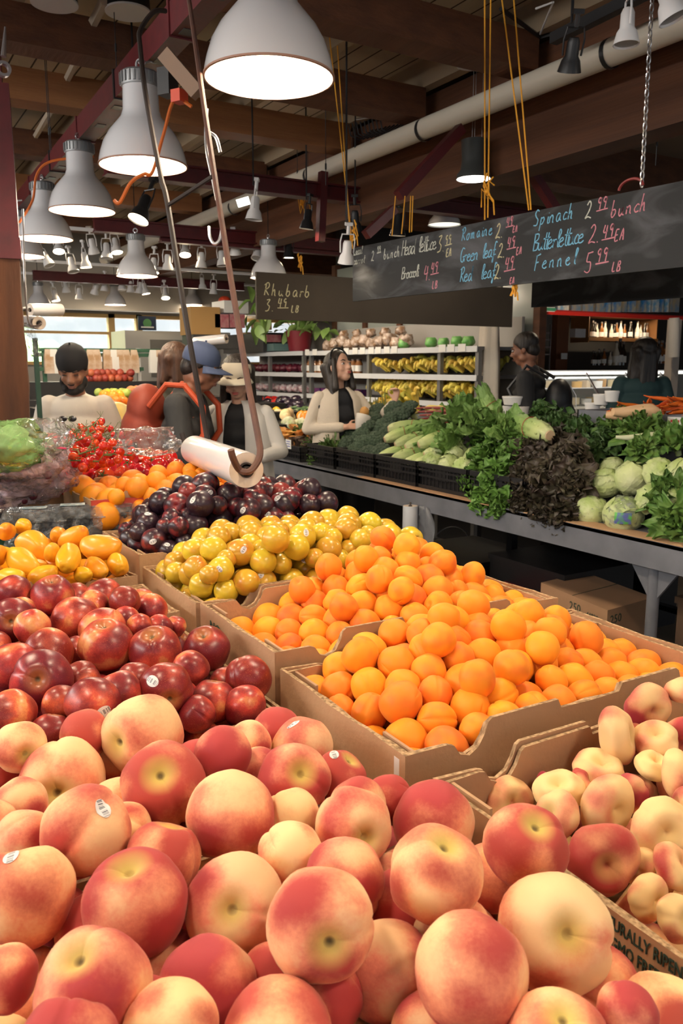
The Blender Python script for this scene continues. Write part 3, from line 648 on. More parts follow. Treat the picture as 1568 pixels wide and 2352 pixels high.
# nectarines
nects = [
 (28, 1425, 102, .95, (.3, .1, 1), None, 'dark creased nectarine at the left edge'),
 (120, 1368, 96, .35, (.1, .9), None, 'bright pink nectarine with a pointed shoulder, highest of its box'),
 (30, 1362, 82, .5), (173, 1425, 112, .45, None, None, 'large smooth nectarine below the pointed pink one'), (215, 1392, 74, .5), (286, 1382, 74, .9, None, None, 'dark nectarine in the back right part of the box'),
 (345, 1402, 80, .5), (325, 1385, 66, .3), (290, 1422, 62, .2), (320, 1438, 60, .4), (245, 1480, 126, .25, (0, .9), None, 'nectarine with a large yellow patch in the middle of the heap'),
 (238, 1450, 112, .3), (355, 1494, 120, .5, (0, .8), None, 'rosy nectarine right of the yellow-patched one'), (475, 1490, 108, .98, (-.1, .8), None, 'dark crimson shiny nectarine at the right of the heap'),
 (436, 1538, 90, .6), (380, 1582, 124, .8, (.4, -.3), (-.3, .45), 'crimson nectarine with a sticker facing the viewer'),
 (570, 1560, 108, .95, None, (-.6, -.55), 'dark speckled nectarine with a sticker beside the apricot box'),
 (97, 1563, 140, .85, (.15, .25, 1.2), None, 'large creased dark nectarine with pale scars'), (110, 1500, 116, .55), (30, 1535, 124, .5), (214, 1618, 128, .75, None, (.6, -.1), 'crimson nectarine with a sticker on its right side'),
 (272, 1592, 108, .55), (492, 1610, 104, .55), (562, 1622, 100, .6, None, None, 'red nectarine touching the near wall of its box'), (452, 1640, 86, .85), (28, 1640, 112, .35), (116, 1682, 92, .9), (184, 1565, 92, .7),
 (402, 1440, 52, .4), (310, 1565, 90, .8), (74, 1440, 84, .2), (180, 1500, 80, .5), (420, 1600, 80, .7), (-20, 1490, 90, .6), (365, 1440, 60, .6), (50, 1400, 60, .2), (140, 1620, 90, .7), (520, 1570, 80, .5)]
def Hn(x, y): return 1.125 + .09*max(.2, min(1, (.5 - x)/.14)) - .0*y + (.03 if y > 1.3 else 0)
nects = [it + (None,)*(7 - len(it)) for it in nects]
R1 = hand('nect', nects, Hn, 1.2, 'nectarines heaped in their two boxes', rg, 'red and yellow nectarine among the others in its heap', lim=(0, .495, .95, 1.66))
for p, r, lay in heap(rg, -.3, .49, .96, 1.62, lambda x, y: Hn(x, y) - .06, .035, .05, fixed=R1 + R0, layers=1): fruit('nect', p, r, rq(rg), rg.uniform(.3, .9), 'nectarine of the lower layer showing between the others', 'nectarines heaped in their two boxes', int(rg.integers(3)))
# flat peaches: axis direction matters
don = [
 (1418, 1690, 128, .25, (.85, .2), 'flat peach standing on its edge against the back wall of the box'), (1490, 1622, 112, .6, (.1, -.35), 'flat peach with a dark red centre, topmost at the back'),
 (1505, 1698, 104, .2, (-.3, .8), 'flat peach with a fine brown crack'), (1378, 1770, 120, .35, (.0, .9), 'flat peach lying low beside the standing one'), (1500, 1760, 86, .1, (.2, .9), 'small yellow flat peach'),
 (1556, 1778, 110, .35, (.8, .2), 'flat peach cut by the right edge'), (1395, 1850, 140, .2, (.45, -.1), 'flat peach showing its dark stem hollow to the right'), (1520, 1905, 146, .05, (.05, .1), 'flat yellow peach facing the viewer like a ring'),
 (1385, 1975, 166, 1.0, (-.05, 0), 'dark maroon flat peach facing the viewer'), (1284, 1818, 116, .15, (-.2, .9), 'flat peach with a yellow back behind the pink one'), (1278, 1872, 116, .5, (-.8, .4), 'pink flat peach left of the dark stem hollow'),
 (1168, 1840, 112, .5, (.3, .2), 'creased flat peach in the left corner of its box'), (1445, 1822, 90, .85, None, None), (1548, 1990, 112, .5, (.6, .6), None), (1490, 2062, 110, .3, (.5, 0), 'yellow flat peach with a deep dark hollow by the printed wall'),
 (1470, 1990, 90, .4, None, None), (1570, 1690, 100, .7, None, None), (1580, 1590, 100, .6, None, None), (1250, 1810, 70, .8, None, None), (1340, 1800, 70, .9, None, None), (1560, 2110, 110, .3, (.3, .3), None), (1575, 1850, 90, .5, None, None), (1460, 1700, 80, .9, None, None)]
don = [(a, b, c, d, e if e else None, None, f) for a, b, c, d, e, f in don]
def Hd(x, y): return 1.105 + .11*max(0, min(1, (x - .54)/.3)) + .03*max(0, min(1, (x - .8)/.2))
R2 = hand('donut', don, Hd, 1.15, 'flat peaches in the two right-hand boxes', rg, 'flat peach partly hidden among the others', lim=(.515, 1.2, .1, .68))
for p, r, lay in heap(rg, .53, 1.08, .1, .65, lambda x, y: Hd(x, y) - .075, .034, .05, fixed=R2 + R0, layers=1): fruit('donut', p, r, rq(rg), rg.uniform(.1, .9), 'flat peach of the lower layer showing between the others', 'flat peaches in the two right-hand boxes', int(rg.integers(3)))
# apricots: heaped above the rims, slopes down to the left wall
def Haf(x, y):
    u = max(0, min(1, (x - .52)/.22)); v = max(0, min(1, (y - .71)/.22)); w_ = max(0, min(1, (1.13 - x)/.3)); return 1.125 + .09*(u*(2 - u))*(.35 + .65*v)*(.15 + .85*w_)
def Hab(x, y):
    u = max(0, min(1, (x - .54)/.32)); v = max(0, min(1, (y - 1.03)/.2)); w_ = max(0, min(1, (1.14 - x)/.28)); return 1.14 + .125*(u**1.2)*(.45 + .55*v)*(.15 + .85*w_)
for (x0, x1, y0, y1, H, lab, gr, n) in ((.527, 1.105, .735, 1.04, Haf, 'orange apricot in the heap of the nearer apricot box', 'apricots in the nearer apricot box', 1), (.527, 1.09, 1.07, 1.365, Hab, 'orange apricot in the heap of the farther apricot box', 'apricots in the farther apricot box', 1)):
    base = heap(rg, x0, x1, y0, y1, H, .0268, .07, layers=2, sp=1.84, it=60)
    top = []
    for _ in range(24):
        x = rg.uniform(x0 + .15, x1 - .1); y = rg.uniform(y0 + .06, y1 - .04); z = H(x, y) + .006
        if all((x - a)**2 + (y - b)**2 > .05**2 for a, b in top): top.append((x, y)); base.append((np.array((x, y, z)), .0262*rg.uniform(.93, 1.05), 0))
    mb = MB()
    for p, r, lay in base:
        if lay: mb.ball(tuple(p), r*.97, 14, 10)
    o = mb.build('apricots', FM['apricot'], label='lower layer of apricots seen in the gaps of the heap, ' + lab[7:].split(' in ')[1], cat='apricots', kind='stuff', ang=180)
    for p, r, lay in [b for b in base if not b[2]]: fruit('apricot', p, r, rq(rg), rg.uniform(.1, .9), lab, gr, int(rg.integers(4)))
# yellow plums
yps = [(350, 1322, 52), (403, 1293, 55), (447, 1265, 58), (490, 1262, 62), (503, 1235, 55), (553, 1268, 64, (.3, .2)), (450, 1305, 58), (508, 1308, 60, (0, .1)), (404, 1350, 62), (465, 1345, 62), (520, 1358, 58), (405, 1315, 50), (578, 1224, 55), (617, 1237, 60), (604, 1290, 62),
 (555, 1335, 56), (602, 1338, 66, (0, .6)), (695, 1232, 62, (.3, .3)), (680, 1258, 62), (640, 1222, 50), (755, 1262, 62), (795, 1215, 55), (828, 1240, 52), (860, 1265, 52), (700, 1308, 60, (0, .7)), (745, 1312, 48), (670, 1335, 60), (725, 1335, 60), (780, 1285, 50), (892, 1275, 50), (868, 1292, 46),
 (645, 1296, 50), (905, 1252, 40), (575, 1250, 50), (530, 1225, 50), (372, 1350, 50), (435, 1375, 50), (820, 1290, 46), (845, 1228, 44), (738, 1225, 50), (800, 1262, 46), (650, 1262, 50), (520, 1285, 46), (480, 1320, 46), (600, 1262, 46), (722, 1282, 46), (705, 1215, 50), (765, 1235, 44), (885, 1250, 40), (930, 1290, 40), (640, 1340, 44)]
def Hy(x, y): return 1.17 + .12*max(0, min(1, (x - .5)/.16))**.7
R3 = hand('yplum', [(a[0], a[1], a[2]*1.0, rg.uniform(.1, .75), None, a[3] if len(a) > 3 else None, 'yellow plum with a round sticker, %s' % {553: 'in the left half of the heap', 508: 'low in the front row', 602: 'above the notch in the apricot box', 695: 'at the top right of the heap', 700: 'in the middle row on the right'}[a[0]] if len(a) > 3 else None) for a in yps], Hy, 1.25, 'yellow plums in their box', rg, 'yellow plum in the heap behind the apricots', lim=(.527, 1.2, 1.40, 1.78))
for p, r, lay in heap(rg, .53, 1.04, 1.385, 1.70, lambda x, y: Hy(x, y) - .03, .028, .04, fixed=R3, layers=1): fruit('yplum', p, r, rq(rg), rg.uniform(.1, .7), 'yellow plum in the heap behind the apricots', 'yellow plums in their box', int(rg.integers(3)))
dps = [(370, 1155, 58), (407, 1162, 62), (460, 1158, 64, (-.4, .3)), (475, 1112, 58), (340, 1202, 55, (.1, .8)), (355, 1243, 62, (.1, 0)), (410, 1210, 50), (448, 1210, 62), (505, 1195, 62), (432, 1130, 45), (470, 1140, 55, (.6, .3)), (525, 1140, 58), (585, 1130, 60), (648, 1160, 62, (-.3, .5)), (600, 1165, 62), (570, 1172, 60, (-.3, 0)),
 (625, 1192, 60, (-.3, .4)), (665, 1148, 50), (690, 1172, 60), (745, 1200, 50), (388, 1265, 52, (0, .6)), (320, 1222, 46), (300, 1238, 50), (292, 1218, 40), (645, 1132, 50), (672, 1140, 46), (530, 1222, 50), (722, 1182, 46), (745, 1228, 42), (500, 1225, 46), (602, 1118, 50, (-.5, .6)), (330, 1180, 44), (560, 1205, 50), (620, 1130, 44), (545, 1165, 46), (690, 1200, 46), (395, 1190, 46), (580, 1145, 46), (655, 1190, 44), (430, 1185, 40), (380, 1210, 44), (715, 1205, 44), (425, 1245, 44), (500, 1160, 44)]
def Hdp(x, y): return 1.2 + .14*max(0, min(1, (x - .5)/.16))**.7
Ld = {460: 'left of the heap centre', 340: 'at the left shoulder of the heap', 355: 'in the lower left corner of the heap', 470: 'behind the tallest plum', 648: 'at the right below the bag roll', 570: 'in the middle', 625: 'just above the yellow plums', 388: 'lowest, touching the box front', 602: 'directly under the bag roll'}
R4 = hand('dplum', [(a[0], a[1], a[2], rg.uniform(-.1, .8) if a[0] not in (432, 645, 672) else -.4, None, a[3] if len(a) > 3 else None, 'dark purple plum with a round sticker, ' + Ld[a[0]] if len(a) > 3 else None) for a in dps], Hdp, 1.3, 'dark purple plums in their box', rg, 'dark purple plum in the heap under the bag roll', lim=(.527, 1.2, 1.745, 2.12))
for p, r, lay in heap(rg, .53, 1.04, 1.745, 2.03, lambda x, y: Hdp(x, y) - .05, .030, .04, fixed=R4 + R3, layers=1): fruit('dplum', p, r, rq(rg), rg.uniform(.1, .9), 'dark purple plum in the heap under the bag roll', 'dark purple plums in their box', int(rg.integers(3)))
# mangoes, oblong, long axis given on the picture
mgs = [(78, 1252, 80, (.85, -.45), 'mango lying slantwise near the top left of its box'), (51, 1293, 76, (.8, -.55), 'mango with a small red sticker'), (157, 1284, 78, (.1, -.5), 'mango standing with its dark stem end to the viewer'), (229, 1258, 84, (.97, -.1), 'long mango lying across the back of the box'),
 (172, 1238, 68, (.8, .5), 'mango leaning up behind the standing one'), (135, 1231, 54, (.5, .1), None), (16, 1221, 54, (.2, .2), None), (53, 1209, 46, (.7, .2), None), (220, 1305, 58, (.7, -.5), 'mango below the long one'), (271, 1298, 66, (.5, -.2), 'mango in the near right corner of its box'), (96, 1322, 66, (.9, .3), 'mango low at the front of its box'),
 (24, 1328, 60, (.95, -.1), None), (-6, 1275, 60, (.3, .5), None), (120, 1270, 50, (.5, .5), None), (190, 1320, 50, (.6, .3), None)]
R5, rr5 = relax_rays([(a, b, c) for a, b, c, d, e in mgs], lambda x, y: 1.255, 1.26, lim=(0, .49, 1.64, 2.0))
for (a, b, c, d, lab), p, r in zip(mgs, R5, rr5):
    z = math.sqrt(max(.02, 1 - d[0]**2 - d[1]**2)); ax = (RT*d[0] + UPV*d[1] - FW*z).normalized(); q = ax.to_track_quat('Z', 'X') @ Quaternion((0, 0, 1), rg.uniform(0, 6))
    fruit('mango', p, r, q, rg.uniform(0, .6), lab or 'yellow mango partly hidden among the others', 'mangoes in their box', int(rg.integers(3)), (sdir(-.6, -.5), .16, 1) if a == 51 else None)
R5l = [(p, r*.8) for p, r in zip(R5, rr5)]
for p, r, lay in heap(rg, -.3, .48, 1.66, 1.97, lambda x, y: 1.215, .036, .04, fixed=R5l, layers=1): fruit('mango', p, r, rq(rg), .2, 'yellow mango partly hidden among the others', 'mangoes in their box', int(rg.integers(3)))
# oranges and tomatoes
carton('fruit_box', .5, .93, 2.10, 2.42, 1.262, 'orange-printed cardboard box of oranges behind the plums', grp='open cardboard fruit boxes')
carton('fruit_box', .36, .80, 2.43, 2.86, 1.262, 'cardboard box of red tomatoes', grp='open cardboard fruit boxes')
carton('fruit_box', .36, .82, 2.87, 3.25, 1.262, 'cardboard box of vine cherry tomatoes', grp='open cardboard fruit boxes')
ors = [(286, 1115, 42), (314, 1122, 54), (322, 1107, 40), (267, 1142, 40), (320, 1164, 36), (359, 1107, 50), (363, 1088, 42), (406, 1113, 53), (406, 1082, 48), (380, 1128, 53), (437, 1100, 42), (438, 1082, 38), (465, 1092, 40), (345, 1138, 38), (453, 1114, 38), (408, 1146, 40), (522, 1115, 42), (490, 1098, 38), (500, 1125, 38), (440, 1130, 38), (545, 1105, 36)]
R6 = hand('orange', [(a, b, c, rg.uniform(0, 1)) for a, b, c in ors], lambda x, y: 1.335, 1.3, 'oranges in their box', rg, 'orange in the small heap between tomatoes and plums', lim=(.49, 1.0, 2.08, 2.46))
for p, r, lay in heap(rg, .5, .95, 2.06, 2.42, lambda x, y: 1.285, .036, .03, fixed=R6 + R4, layers=1): fruit('orange', p, r, rq(rg), .5, 'orange in the small heap between tomatoes and plums', 'oranges in their box', 0)
toms = [(170, 1093, 43), (226, 1064, 46), (206, 1094, 42), (239, 1096, 46), (280, 1090, 42), (326, 1082, 43), (320, 1052, 49), (255, 1044, 37), (271, 1027, 26), (343, 1042, 30), (388, 1056, 41), (367, 1070, 38), (294, 1072, 37), (265, 1072, 37), (196, 1070, 28), (151, 1120, 38), (302, 1038, 26), (363, 1048, 30), (345, 1062, 34), (250, 1078, 36), (300, 1056, 34), (190, 1108, 34), (405, 1068, 32), (280, 1048, 30)]
mSt = M('tomato_calyx', (.05, .12, .025), .6)
cal = MB()
for k in range(5):
    a = 2*PI*k/5; cal.tube([(0, 0, .66), (.3*math.cos(a), .3*math.sin(a), .80), (.6*math.cos(a + .2), .6*math.sin(a + .2), .74)], [.05, .05, .012], 5)
cal.tube([(0, 0, .6), (.05, 0, 1.0)], .04, 5)
calme = cal.mesh('calyx', mSt)
def calyx(o): c = bpy.data.objects.new('calyx', calme); COL.objects.link(c); c.parent = o; return c
n0 = set(COL.objects)
R7 = hand('tomato', [(a, b, c*1.06, rg.uniform(0, .9), (rg.uniform(-.5, .5), rg.uniform(.2, .8))) for a, b, c in toms], lambda x, y: 1.345, 1.3, 'large red tomatoes in their box', rg, 'glossy red tomato in the heap behind the oranges', lim=(.36, .95, 2.42, 2.9))
for p, r, lay in heap(rg, .37, .8, 2.43, 2.86, lambda x, y: 1.30, .037, .03, fixed=R7 + R6, layers=1): fruit('tomato', p, r, rq(rg), .5, 'glossy red tomato in the heap behind the oranges', 'large red tomatoes in their box', 0)
for i, o in enumerate([o for o in COL.objects if o not in n0 and o.name.startswith('tomato')]):
    if i % 3 == 0: calyx(o)
# vine cherry tomatoes with stalks
mVine = M('tomato_vine', (.10, .13, .035), .7)
cb = set()
for j in range(17):
    px, py = [(98, 1045), (215, 1060), (245, 1045), (110, 1030), (125, 1035), (150, 1050), (178, 1030), (205, 1018), (165, 1060), (135, 1060), (200, 1045), (225, 1030), (110, 1058), (190, 1005), (240, 1022), (155, 1020), (222, 1006)][j]
    c0 = aZ(px, py + 8, 1.325 + .008*(j % 3)); c0.y = min(c0.y, 3.3); t = thing('vine_tomatoes', 'cluster of small red tomatoes on a dry green vine behind the large tomatoes', 'tomato cluster', c0, rg.uniform(0, 6), 'vine tomato clusters')
    pts = [c0 + Vector((-.07 + .035*k, .012*math.sin(k*2 + j), .02 + .012*k*(1 if j % 2 else -.3))) for k in range(5)]
    vb = MB(); vb.tube(pts, .0022, 5)
    for k in range(9):
        b_ = Vector(pts[k % 5]); e_ = b_ + Vector((rg.uniform(-.03, .03), rg.uniform(-.04, .04), rg.uniform(.005, .035))); vb.tube([b_, (b_ + e_)/2 + Vector((.006, 0, .004)), e_], .001, 4)
        if k % 3 == 0:
            for q in range(3): vb.tube([e_, e_ + Vector((rg.uniform(-.02, .02), rg.uniform(-.02, .02), .018))], .0008, 3)
    vb.build('vine', mVine, t)
    for k in range(9):
        o = bpy.data.objects.new('cherry_tomato', FME['tomato'][k % 3]); COL.objects.link(o); q = pts[k % 5] + Vector((rg.uniform(-.025, .025), rg.uniform(-.035, .035), rg.uniform(-.035, .012)))
        o.location = q; o.scale = (.0128,)*3; o.rotation_euler = (rg.uniform(0, 6), rg.uniform(0, 6), 0); o['blush'] = rg.uniform(-.3, .8); o.parent = t; o.matrix_parent_inverse = wm(t).inverted()
# printing on the orange box front
Tx = Matrix.Translation((.60, 2.098, 1.15)) @ Matrix.Rotation(PI/2, 4, 'X')
t = [o for o in COL.objects if o.get('label', '').startswith('orange-printed')][0]
text_part('rist', .09, M('green_print', (.03, .12, .03), .6), Tx, t, depth=.0008)
mb = MB(); mb.box2((.503, 2.0975, 1.238), (.93, 2.099, 1.262)); mb.build('red_edge_print', M('red_print', (.45, .05, .03), .6), t, smooth=False)
# ------------------------------------------------------------------ clamshell boxes of blueberries
mClear = film('clear_plastic', (.8, .85, .88), .1, .38, 20, 40)
mClearW = film('cloudy_plastic_film', (.75, .76, .78), .06, .4, 14, 18)
mBerry = M('blueberry_skin', (.012, .016, .035), .6, n=(30, (.05, .06, .10), .4))
def clamshell(c, rz, lab):
    t = thing('berry_clamshell', lab, 'plastic box', c, rz, 'clear plastic boxes of blueberries'); W, D_, H_ = .075, .05, .075
    def shell(z0, z1, w0, w1):
        mb = MB(); vs = []
        for z, w_ in ((z0, w0), (z1, w1)): 
            for sx, sy in ((-1, -1), (0, -1.03), (1, -1), (1.03, 0), (1, 1), (0, 1.03), (-1, 1), (-1.03, 0)): vs.append((sx*W*w_, sy*D_*w_, z))
        mb.add(vs, [tuple(range(8)), tuple(range(8, 16))] + [(i, (i + 1) % 8, 8 + (i + 1) % 8, 8 + i) for i in range(8)]); return mb
    b = shell(.002, H_*.62, .9, 1); o = b.build('tray', mClear, t, local=True, ang=30)
    b = shell(H_*.62, H_*.66, 1.06, 1.06); b.v; b2 = shell(H_*.66, H_*.95, 1, .9); b.add(b2.v, b2.f)
    for i in range(5): b.box((-.05 + i*.025, -D_*.93, H_*.8), (.012, .004, .014)); b.box((-.05 + i*.025, D_*.93, H_*.8), (.012, .004, .014))
    for i in range(3): b.tube([(-W*.8, -D_*.5 + i*D_*.5, H_*.95), (W*.8, -D_*.5 + i*D_*.5, H_*.95)], .003, 5)
    b.build('lid', mClear, t, local=True, ang=30)
    mb = MB(); r2 = random.Random(lab)
    for k in range(110): mb.ball((r2.uniform(-.06, .06), r2.uniform(-.04, .04), r2.uniform(.008, .042)), .0075, 7, 5)
    o = mb.build('blueberries', mBerry, t, local=True); o['kind'] = 'stuff'
    mb = MB(); mb.box((0, .01, H_*.985), (.06, .035, .0012)); mb.build('label', M('berry_label', (.55, .6, .58), .5, n=(60, (.2, .3, .35), .2)), t, local=True, smooth=False)
    return t
carton('fruit_tray', -.42, .49, 1.99, 2.38, 1.15, 'low green-edged tray under the blueberry boxes', 'tray', mat=M('green_tray', (.02, .07, .035), .6), plain=True)
k = 0
for px, lab in ((40, 'clear box of blueberries at the left edge'), (130, 'clear box of blueberries in the middle of three'), (215, 'clear box of blueberries next to the orange box')):
    for lv in range(3):
        p = aZ(px, 1215, 1.15); p = Vector((p.x, p.y, .995 + .0755*lv + .0)); 
        clamshell((p.x, 2.13 + .0*lv + (.012 if lv == 1 else 0), 1.02 + .078*lv), (-.35 + .05*lv if px > 100 else -.3), lab + (', %s of its stack' % ('lowest', 'middle', 'topmost')[lv]))
# ------------------------------------------------------------------ bagged grapes and salad at the left
def crumple(c, r, seed, sq=(1, 1, .7), amp=.25, nu=44, nv=28, knot=True):
    mb = MB(); mb.ball((0, 0, 0), 1, nu, nv); o = []
    for v in mb.v:
        V = Vector(v); d = noise.turbulence(V*1.7 + Vector((seed, 0, 0)), 4, False)*amp + .10*noise.noise(V*6 + Vector((0, seed, 0))) + .05*abs(noise.noise(V*13))
        f = 1 + d - .12; z = V.z
        if knot and z > .6: f *= 1 - .5*(z - .6)/.4; z *= 1.5
        o.append((c[0] + V.x*f*r*sq[0], c[1] + V.y*f*r*sq[1], c[2] + z*f*r*sq[2]))
    mb.v = o; return mb
mPinkBag = film('pink_clear_bag', (.85, .62, .68), .16, .75, 9, 14)  # pale, denser patches of the film stand in for glare on the bags
mGreenBag = film('green_clear_bag', (.35, .72, .22), .08, .6, 8, 12)
mGrape = M('red_grape_skin', (.16, .015, .03), .35, rand=(.01, .3), n=(9, (.08, .01, .025), .4))
MB().box2((-.4, 2.42, .986), (.34, 3.2, 1.20)).build('display_crate', M('dark_crate', (.03, .03, .032), .6), smooth=False, label='dark crate under the bagged grapes at the left edge', cat='crate')
for i, (px, py, z, r, lab) in enumerate(((28, 1110, 1.29, .12, 'clear pink-tinted bag of red grapes at the left edge, lowest'), (78, 1090, 1.31, .12, 'clear bag of red grapes leaning towards the tomatoes'), (20, 1060, 1.36, .12, 'clear bag of red grapes on top at the left edge'), (60, 1062, 1.36, .10, 'clear bag of grapes with pink print, behind the others'))):
    c = aZ(px, py, z); t = thing('grape_bag', lab, 'bag of grapes', c, 0, 'bags of grapes'); crumple(c, r, i*3.1 + 1, (1.05, .9, .62)).build('plastic_bag', mPinkBag, t, ang=180)
    mb = MB(); r2 = random.Random(i)
    for k in range(55):
        a = r2.uniform(0, 6.28); q = r2.uniform(0, .7)**.6; mb.ball((c.x + math.cos(a)*q*r*.85, c.y + math.sin(a)*q*r*.75, c.z + r2.uniform(-.35, .25)*r), .0115, 8, 6)
    o = mb.build('grapes', mGrape, t); o['kind'] = 'stuff'
    mb = MB(); mb.beam(c + Vector((-.05, -.02, r*.55)), c + Vector((.09, -.05, r*.35)), .006, .004); mb.build('zip_seal', M('pink_zip', (.7, .05, .15), .4), t)
for i, (px, py, z, r, lab) in enumerate(((22, 1035, 1.40, .085, 'green-printed clear bag of salad behind the grapes'), (8, 1018, 1.45, .075, 'green bag of salad at the left edge, above the others'), (70, 1045, 1.38, .07, 'corner of a green bag leaning against the post'))):
    c = aZ(px, py, z); t = thing('salad_bag', lab, 'bag of salad', c, 0, 'bags of salad'); crumple(c, r, i*2.3 + 9, (1.1, .8, .7)).build('plastic_bag', mGreenBag, t, ang=180)
    crumple(c, r*.8, i + 4, (1, .8, .65), .4, 20, 12, False).build('salad_leaves', M('salad_leaf', (.12, .28, .06), .7, n=(8, (.45, .6, .28), .3)), t, ang=180)
# loose film behind the tomatoes
for i, (px, py, z, r, lab) in enumerate(((112, 1005, 1.42, .05, 'crumpled clear bag standing beside the white shirt'), (335, 1015, 1.38, .09, 'crumpled clear film lying behind the tomatoes'), (95, 1000, 1.44, .045, 'crumpled clear bag beside the timber post'))):
    c = aZ(px, py, z); c.y = min(c.y, 3.25); crumple(c, r, i*4 + 2.5, (1.3, .8, .5 if i == 1 else 1)).build('plastic_bag', mClearW, label=lab, cat='plastic bag', ang=180)
# ================================================================== HANGING THINGS
mEnamel = M('grey_white_enamel', (.60, .61, .64), .18, coat=.5)
mReflect = M('white_reflector', (.9, .88, .84), .6)
mBulb = M('lit_lamp_bulb', (1, 1, 1), .5, emit=((1, .80, .55), 42))
mBulbS = M('lit_spot_bulb', (1, 1, 1), .5, emit=((1, .78, .5), 60))
mRim = M('rim_bead', (.35, .2, .15), .5)
def point(parent, loc, W, col=(1, .83, .62), r=.06, ang=None):
    d = bpy.data.lights.new('lamp_light', 'SPOT' if ang else 'POINT'); d.energy = W; d.color = col; d.shadow_soft_size = r
    if ang: d.spot_size = math.radians(ang); d.spot_blend = .6
    o = bpy.data.objects.new('lamp_light', d); COL.objects.link(o); o.parent = parent; o.location = loc; return o
def bell_lamp(lab, W=LAMP_W, cordh=.3):
    t = thing('bell_lamp', lab, 'pendant lamp', (0, 0, 0), 0, 'enamel bell lamps')
    P = [(.200, 0), (.198, .02), (.191, .05), (.176, .095), (.150, .14), (.118, .178), (.094, .205), (.083, .235), (.079, .335)]
    m = MB(); m.lathe(P, 48); sh = m.build('shade', mEnamel, t, local=True, ang=60)
    m = MB(); m.lathe([(r - .004, z + .0005) for r, z in P], 48); m.build('reflector', mReflect, t, local=True, ang=60)
    m = MB(); m.lathe([(.196, .002), (.203, .002), (.204, -.004), (.197, -.005)], 48, closed=True); m.build('rim', mRim, sh, local=True)
    m = MB(); m.lathe([(.0, .335), (.084, .335), (.087, .342), (.087, .39), (.078, .40), (.03, .405), (0, .405)], 30)
    for k in range(24):
        a = 2*PI*k/24; m.box((.089*math.cos(a), .089*math.sin(a), .366), (.008, .008, .045), rz=a)
    m.build('ribbed_cap', mChrome if 0 else M('zinc_cap', (.25, .26, .27), .45, .6), t, local=True)
    m = MB(); m.ball((0, 0, .11), (.05, .05, .075), 16, 10); m.tube([(0, 0, .18), (0, 0, .3)], .022, 10); m.build('bulb', mBulb, t, local=True, ang=180)
    m = MB(); m.tube([(0, 0, .40), (0, 0, .42)], .012, 8); m.tube([(0, .02*math.cos(a), .435 + .02*math.sin(a)) for a in [2*PI*k/12 for k in range(13)]], .005, 6)
    m.build('hook', mChrome, t, local=True)
    if W: point(t, (0, 0, .03), W, r=.09)
    return t
lampP = Proto(bell_lamp('white enamel bell lamp'))
def lcord(p, s=1): MB().tube([Vector(p) + Vector((0, 0, .44*s)), (p[0], p[1], 3.68)], .004, 5).build('electric_cord', mBlack, label='thin black cord of a bell lamp hanging from the roof', cat='cord', group='cords of the single bell lamps')
def put_lamp(px, py, w, lab, s=1, D=None):
    d = D or FPX*.4*s/w; p = aD(px, py, d); s == 1 or lcord(p, s); return lampP.put(p, (0, 0, rnd.uniform(0, 3)), s, lab)
L1 = put_lamp(618, 178, 297, 'largest white bell lamp, cut by the top edge of the view')
L2 = put_lamp(329, 380, 198, 'big white bell lamp in front of the black hook rod')
L3 = put_lamp(189, 484, 147, 'white bell lamp hung by a chain, third of the near row')
L4 = put_lamp(104, 548, 122, 'white bell lamp, fourth of the near row')
L5 = put_lamp(50, 588, 100, 'white bell lamp at the left edge, last of the near row')
for px, py, w, s, lab in ((315, 634, 92, .9, 'unlit-looking bell lamp hanging between the hook rod and the left row'), (617, 638, 84, .9, 'bell lamp right of the rusty hook rod, above the rhubarb board'),
                          (265, 700, 48, .75, 'small far bell lamp above the cap of the man in white'), (442, 700, 44, .75, 'small far bell lamp above the blue cap'), (90, 702, 52, .75, 'small far bell lamp beside the timber post'), (540, 700, 40, .75, 'small far bell lamp above the pink crates')):
    put_lamp(px, py, w, lab, s)
# the row goes on above and behind the photographer
for k, (x, y) in enumerate(((1.12, 1.05), (1.05, -.35), (-.35, .75), (-.3, 2.2))):
    if k > 1: lcord((x, y, 2.6))
    if k < 2: lampP.put((x, y, 2.5), (0, 0, k), 1, 'white bell lamp of the near row above the photographer')
    else: lampP.put((x, y, 2.6), (0, 0, k), 1, 'white bell lamp of the second row above the stand')
for x, y, z in ((3.3, 1.0, 2.7), (3.9, 1.9, 2.9), (4.0, 6.6, 2.9), (6.5, 5.6, 2.78)): lcord((x, y, z)); lampP.put((x, y, z), (0, 0, 1), 1, 'added white bell lamp lighting the %s' % {1.0: 'near end of the steel table', 1.9: 'carrot tray', 6.6: 'banana shelf', 5.6: 'aisle before the deli case'}[y])  # extra lamps put in to brighten the steel table, shelf and deli
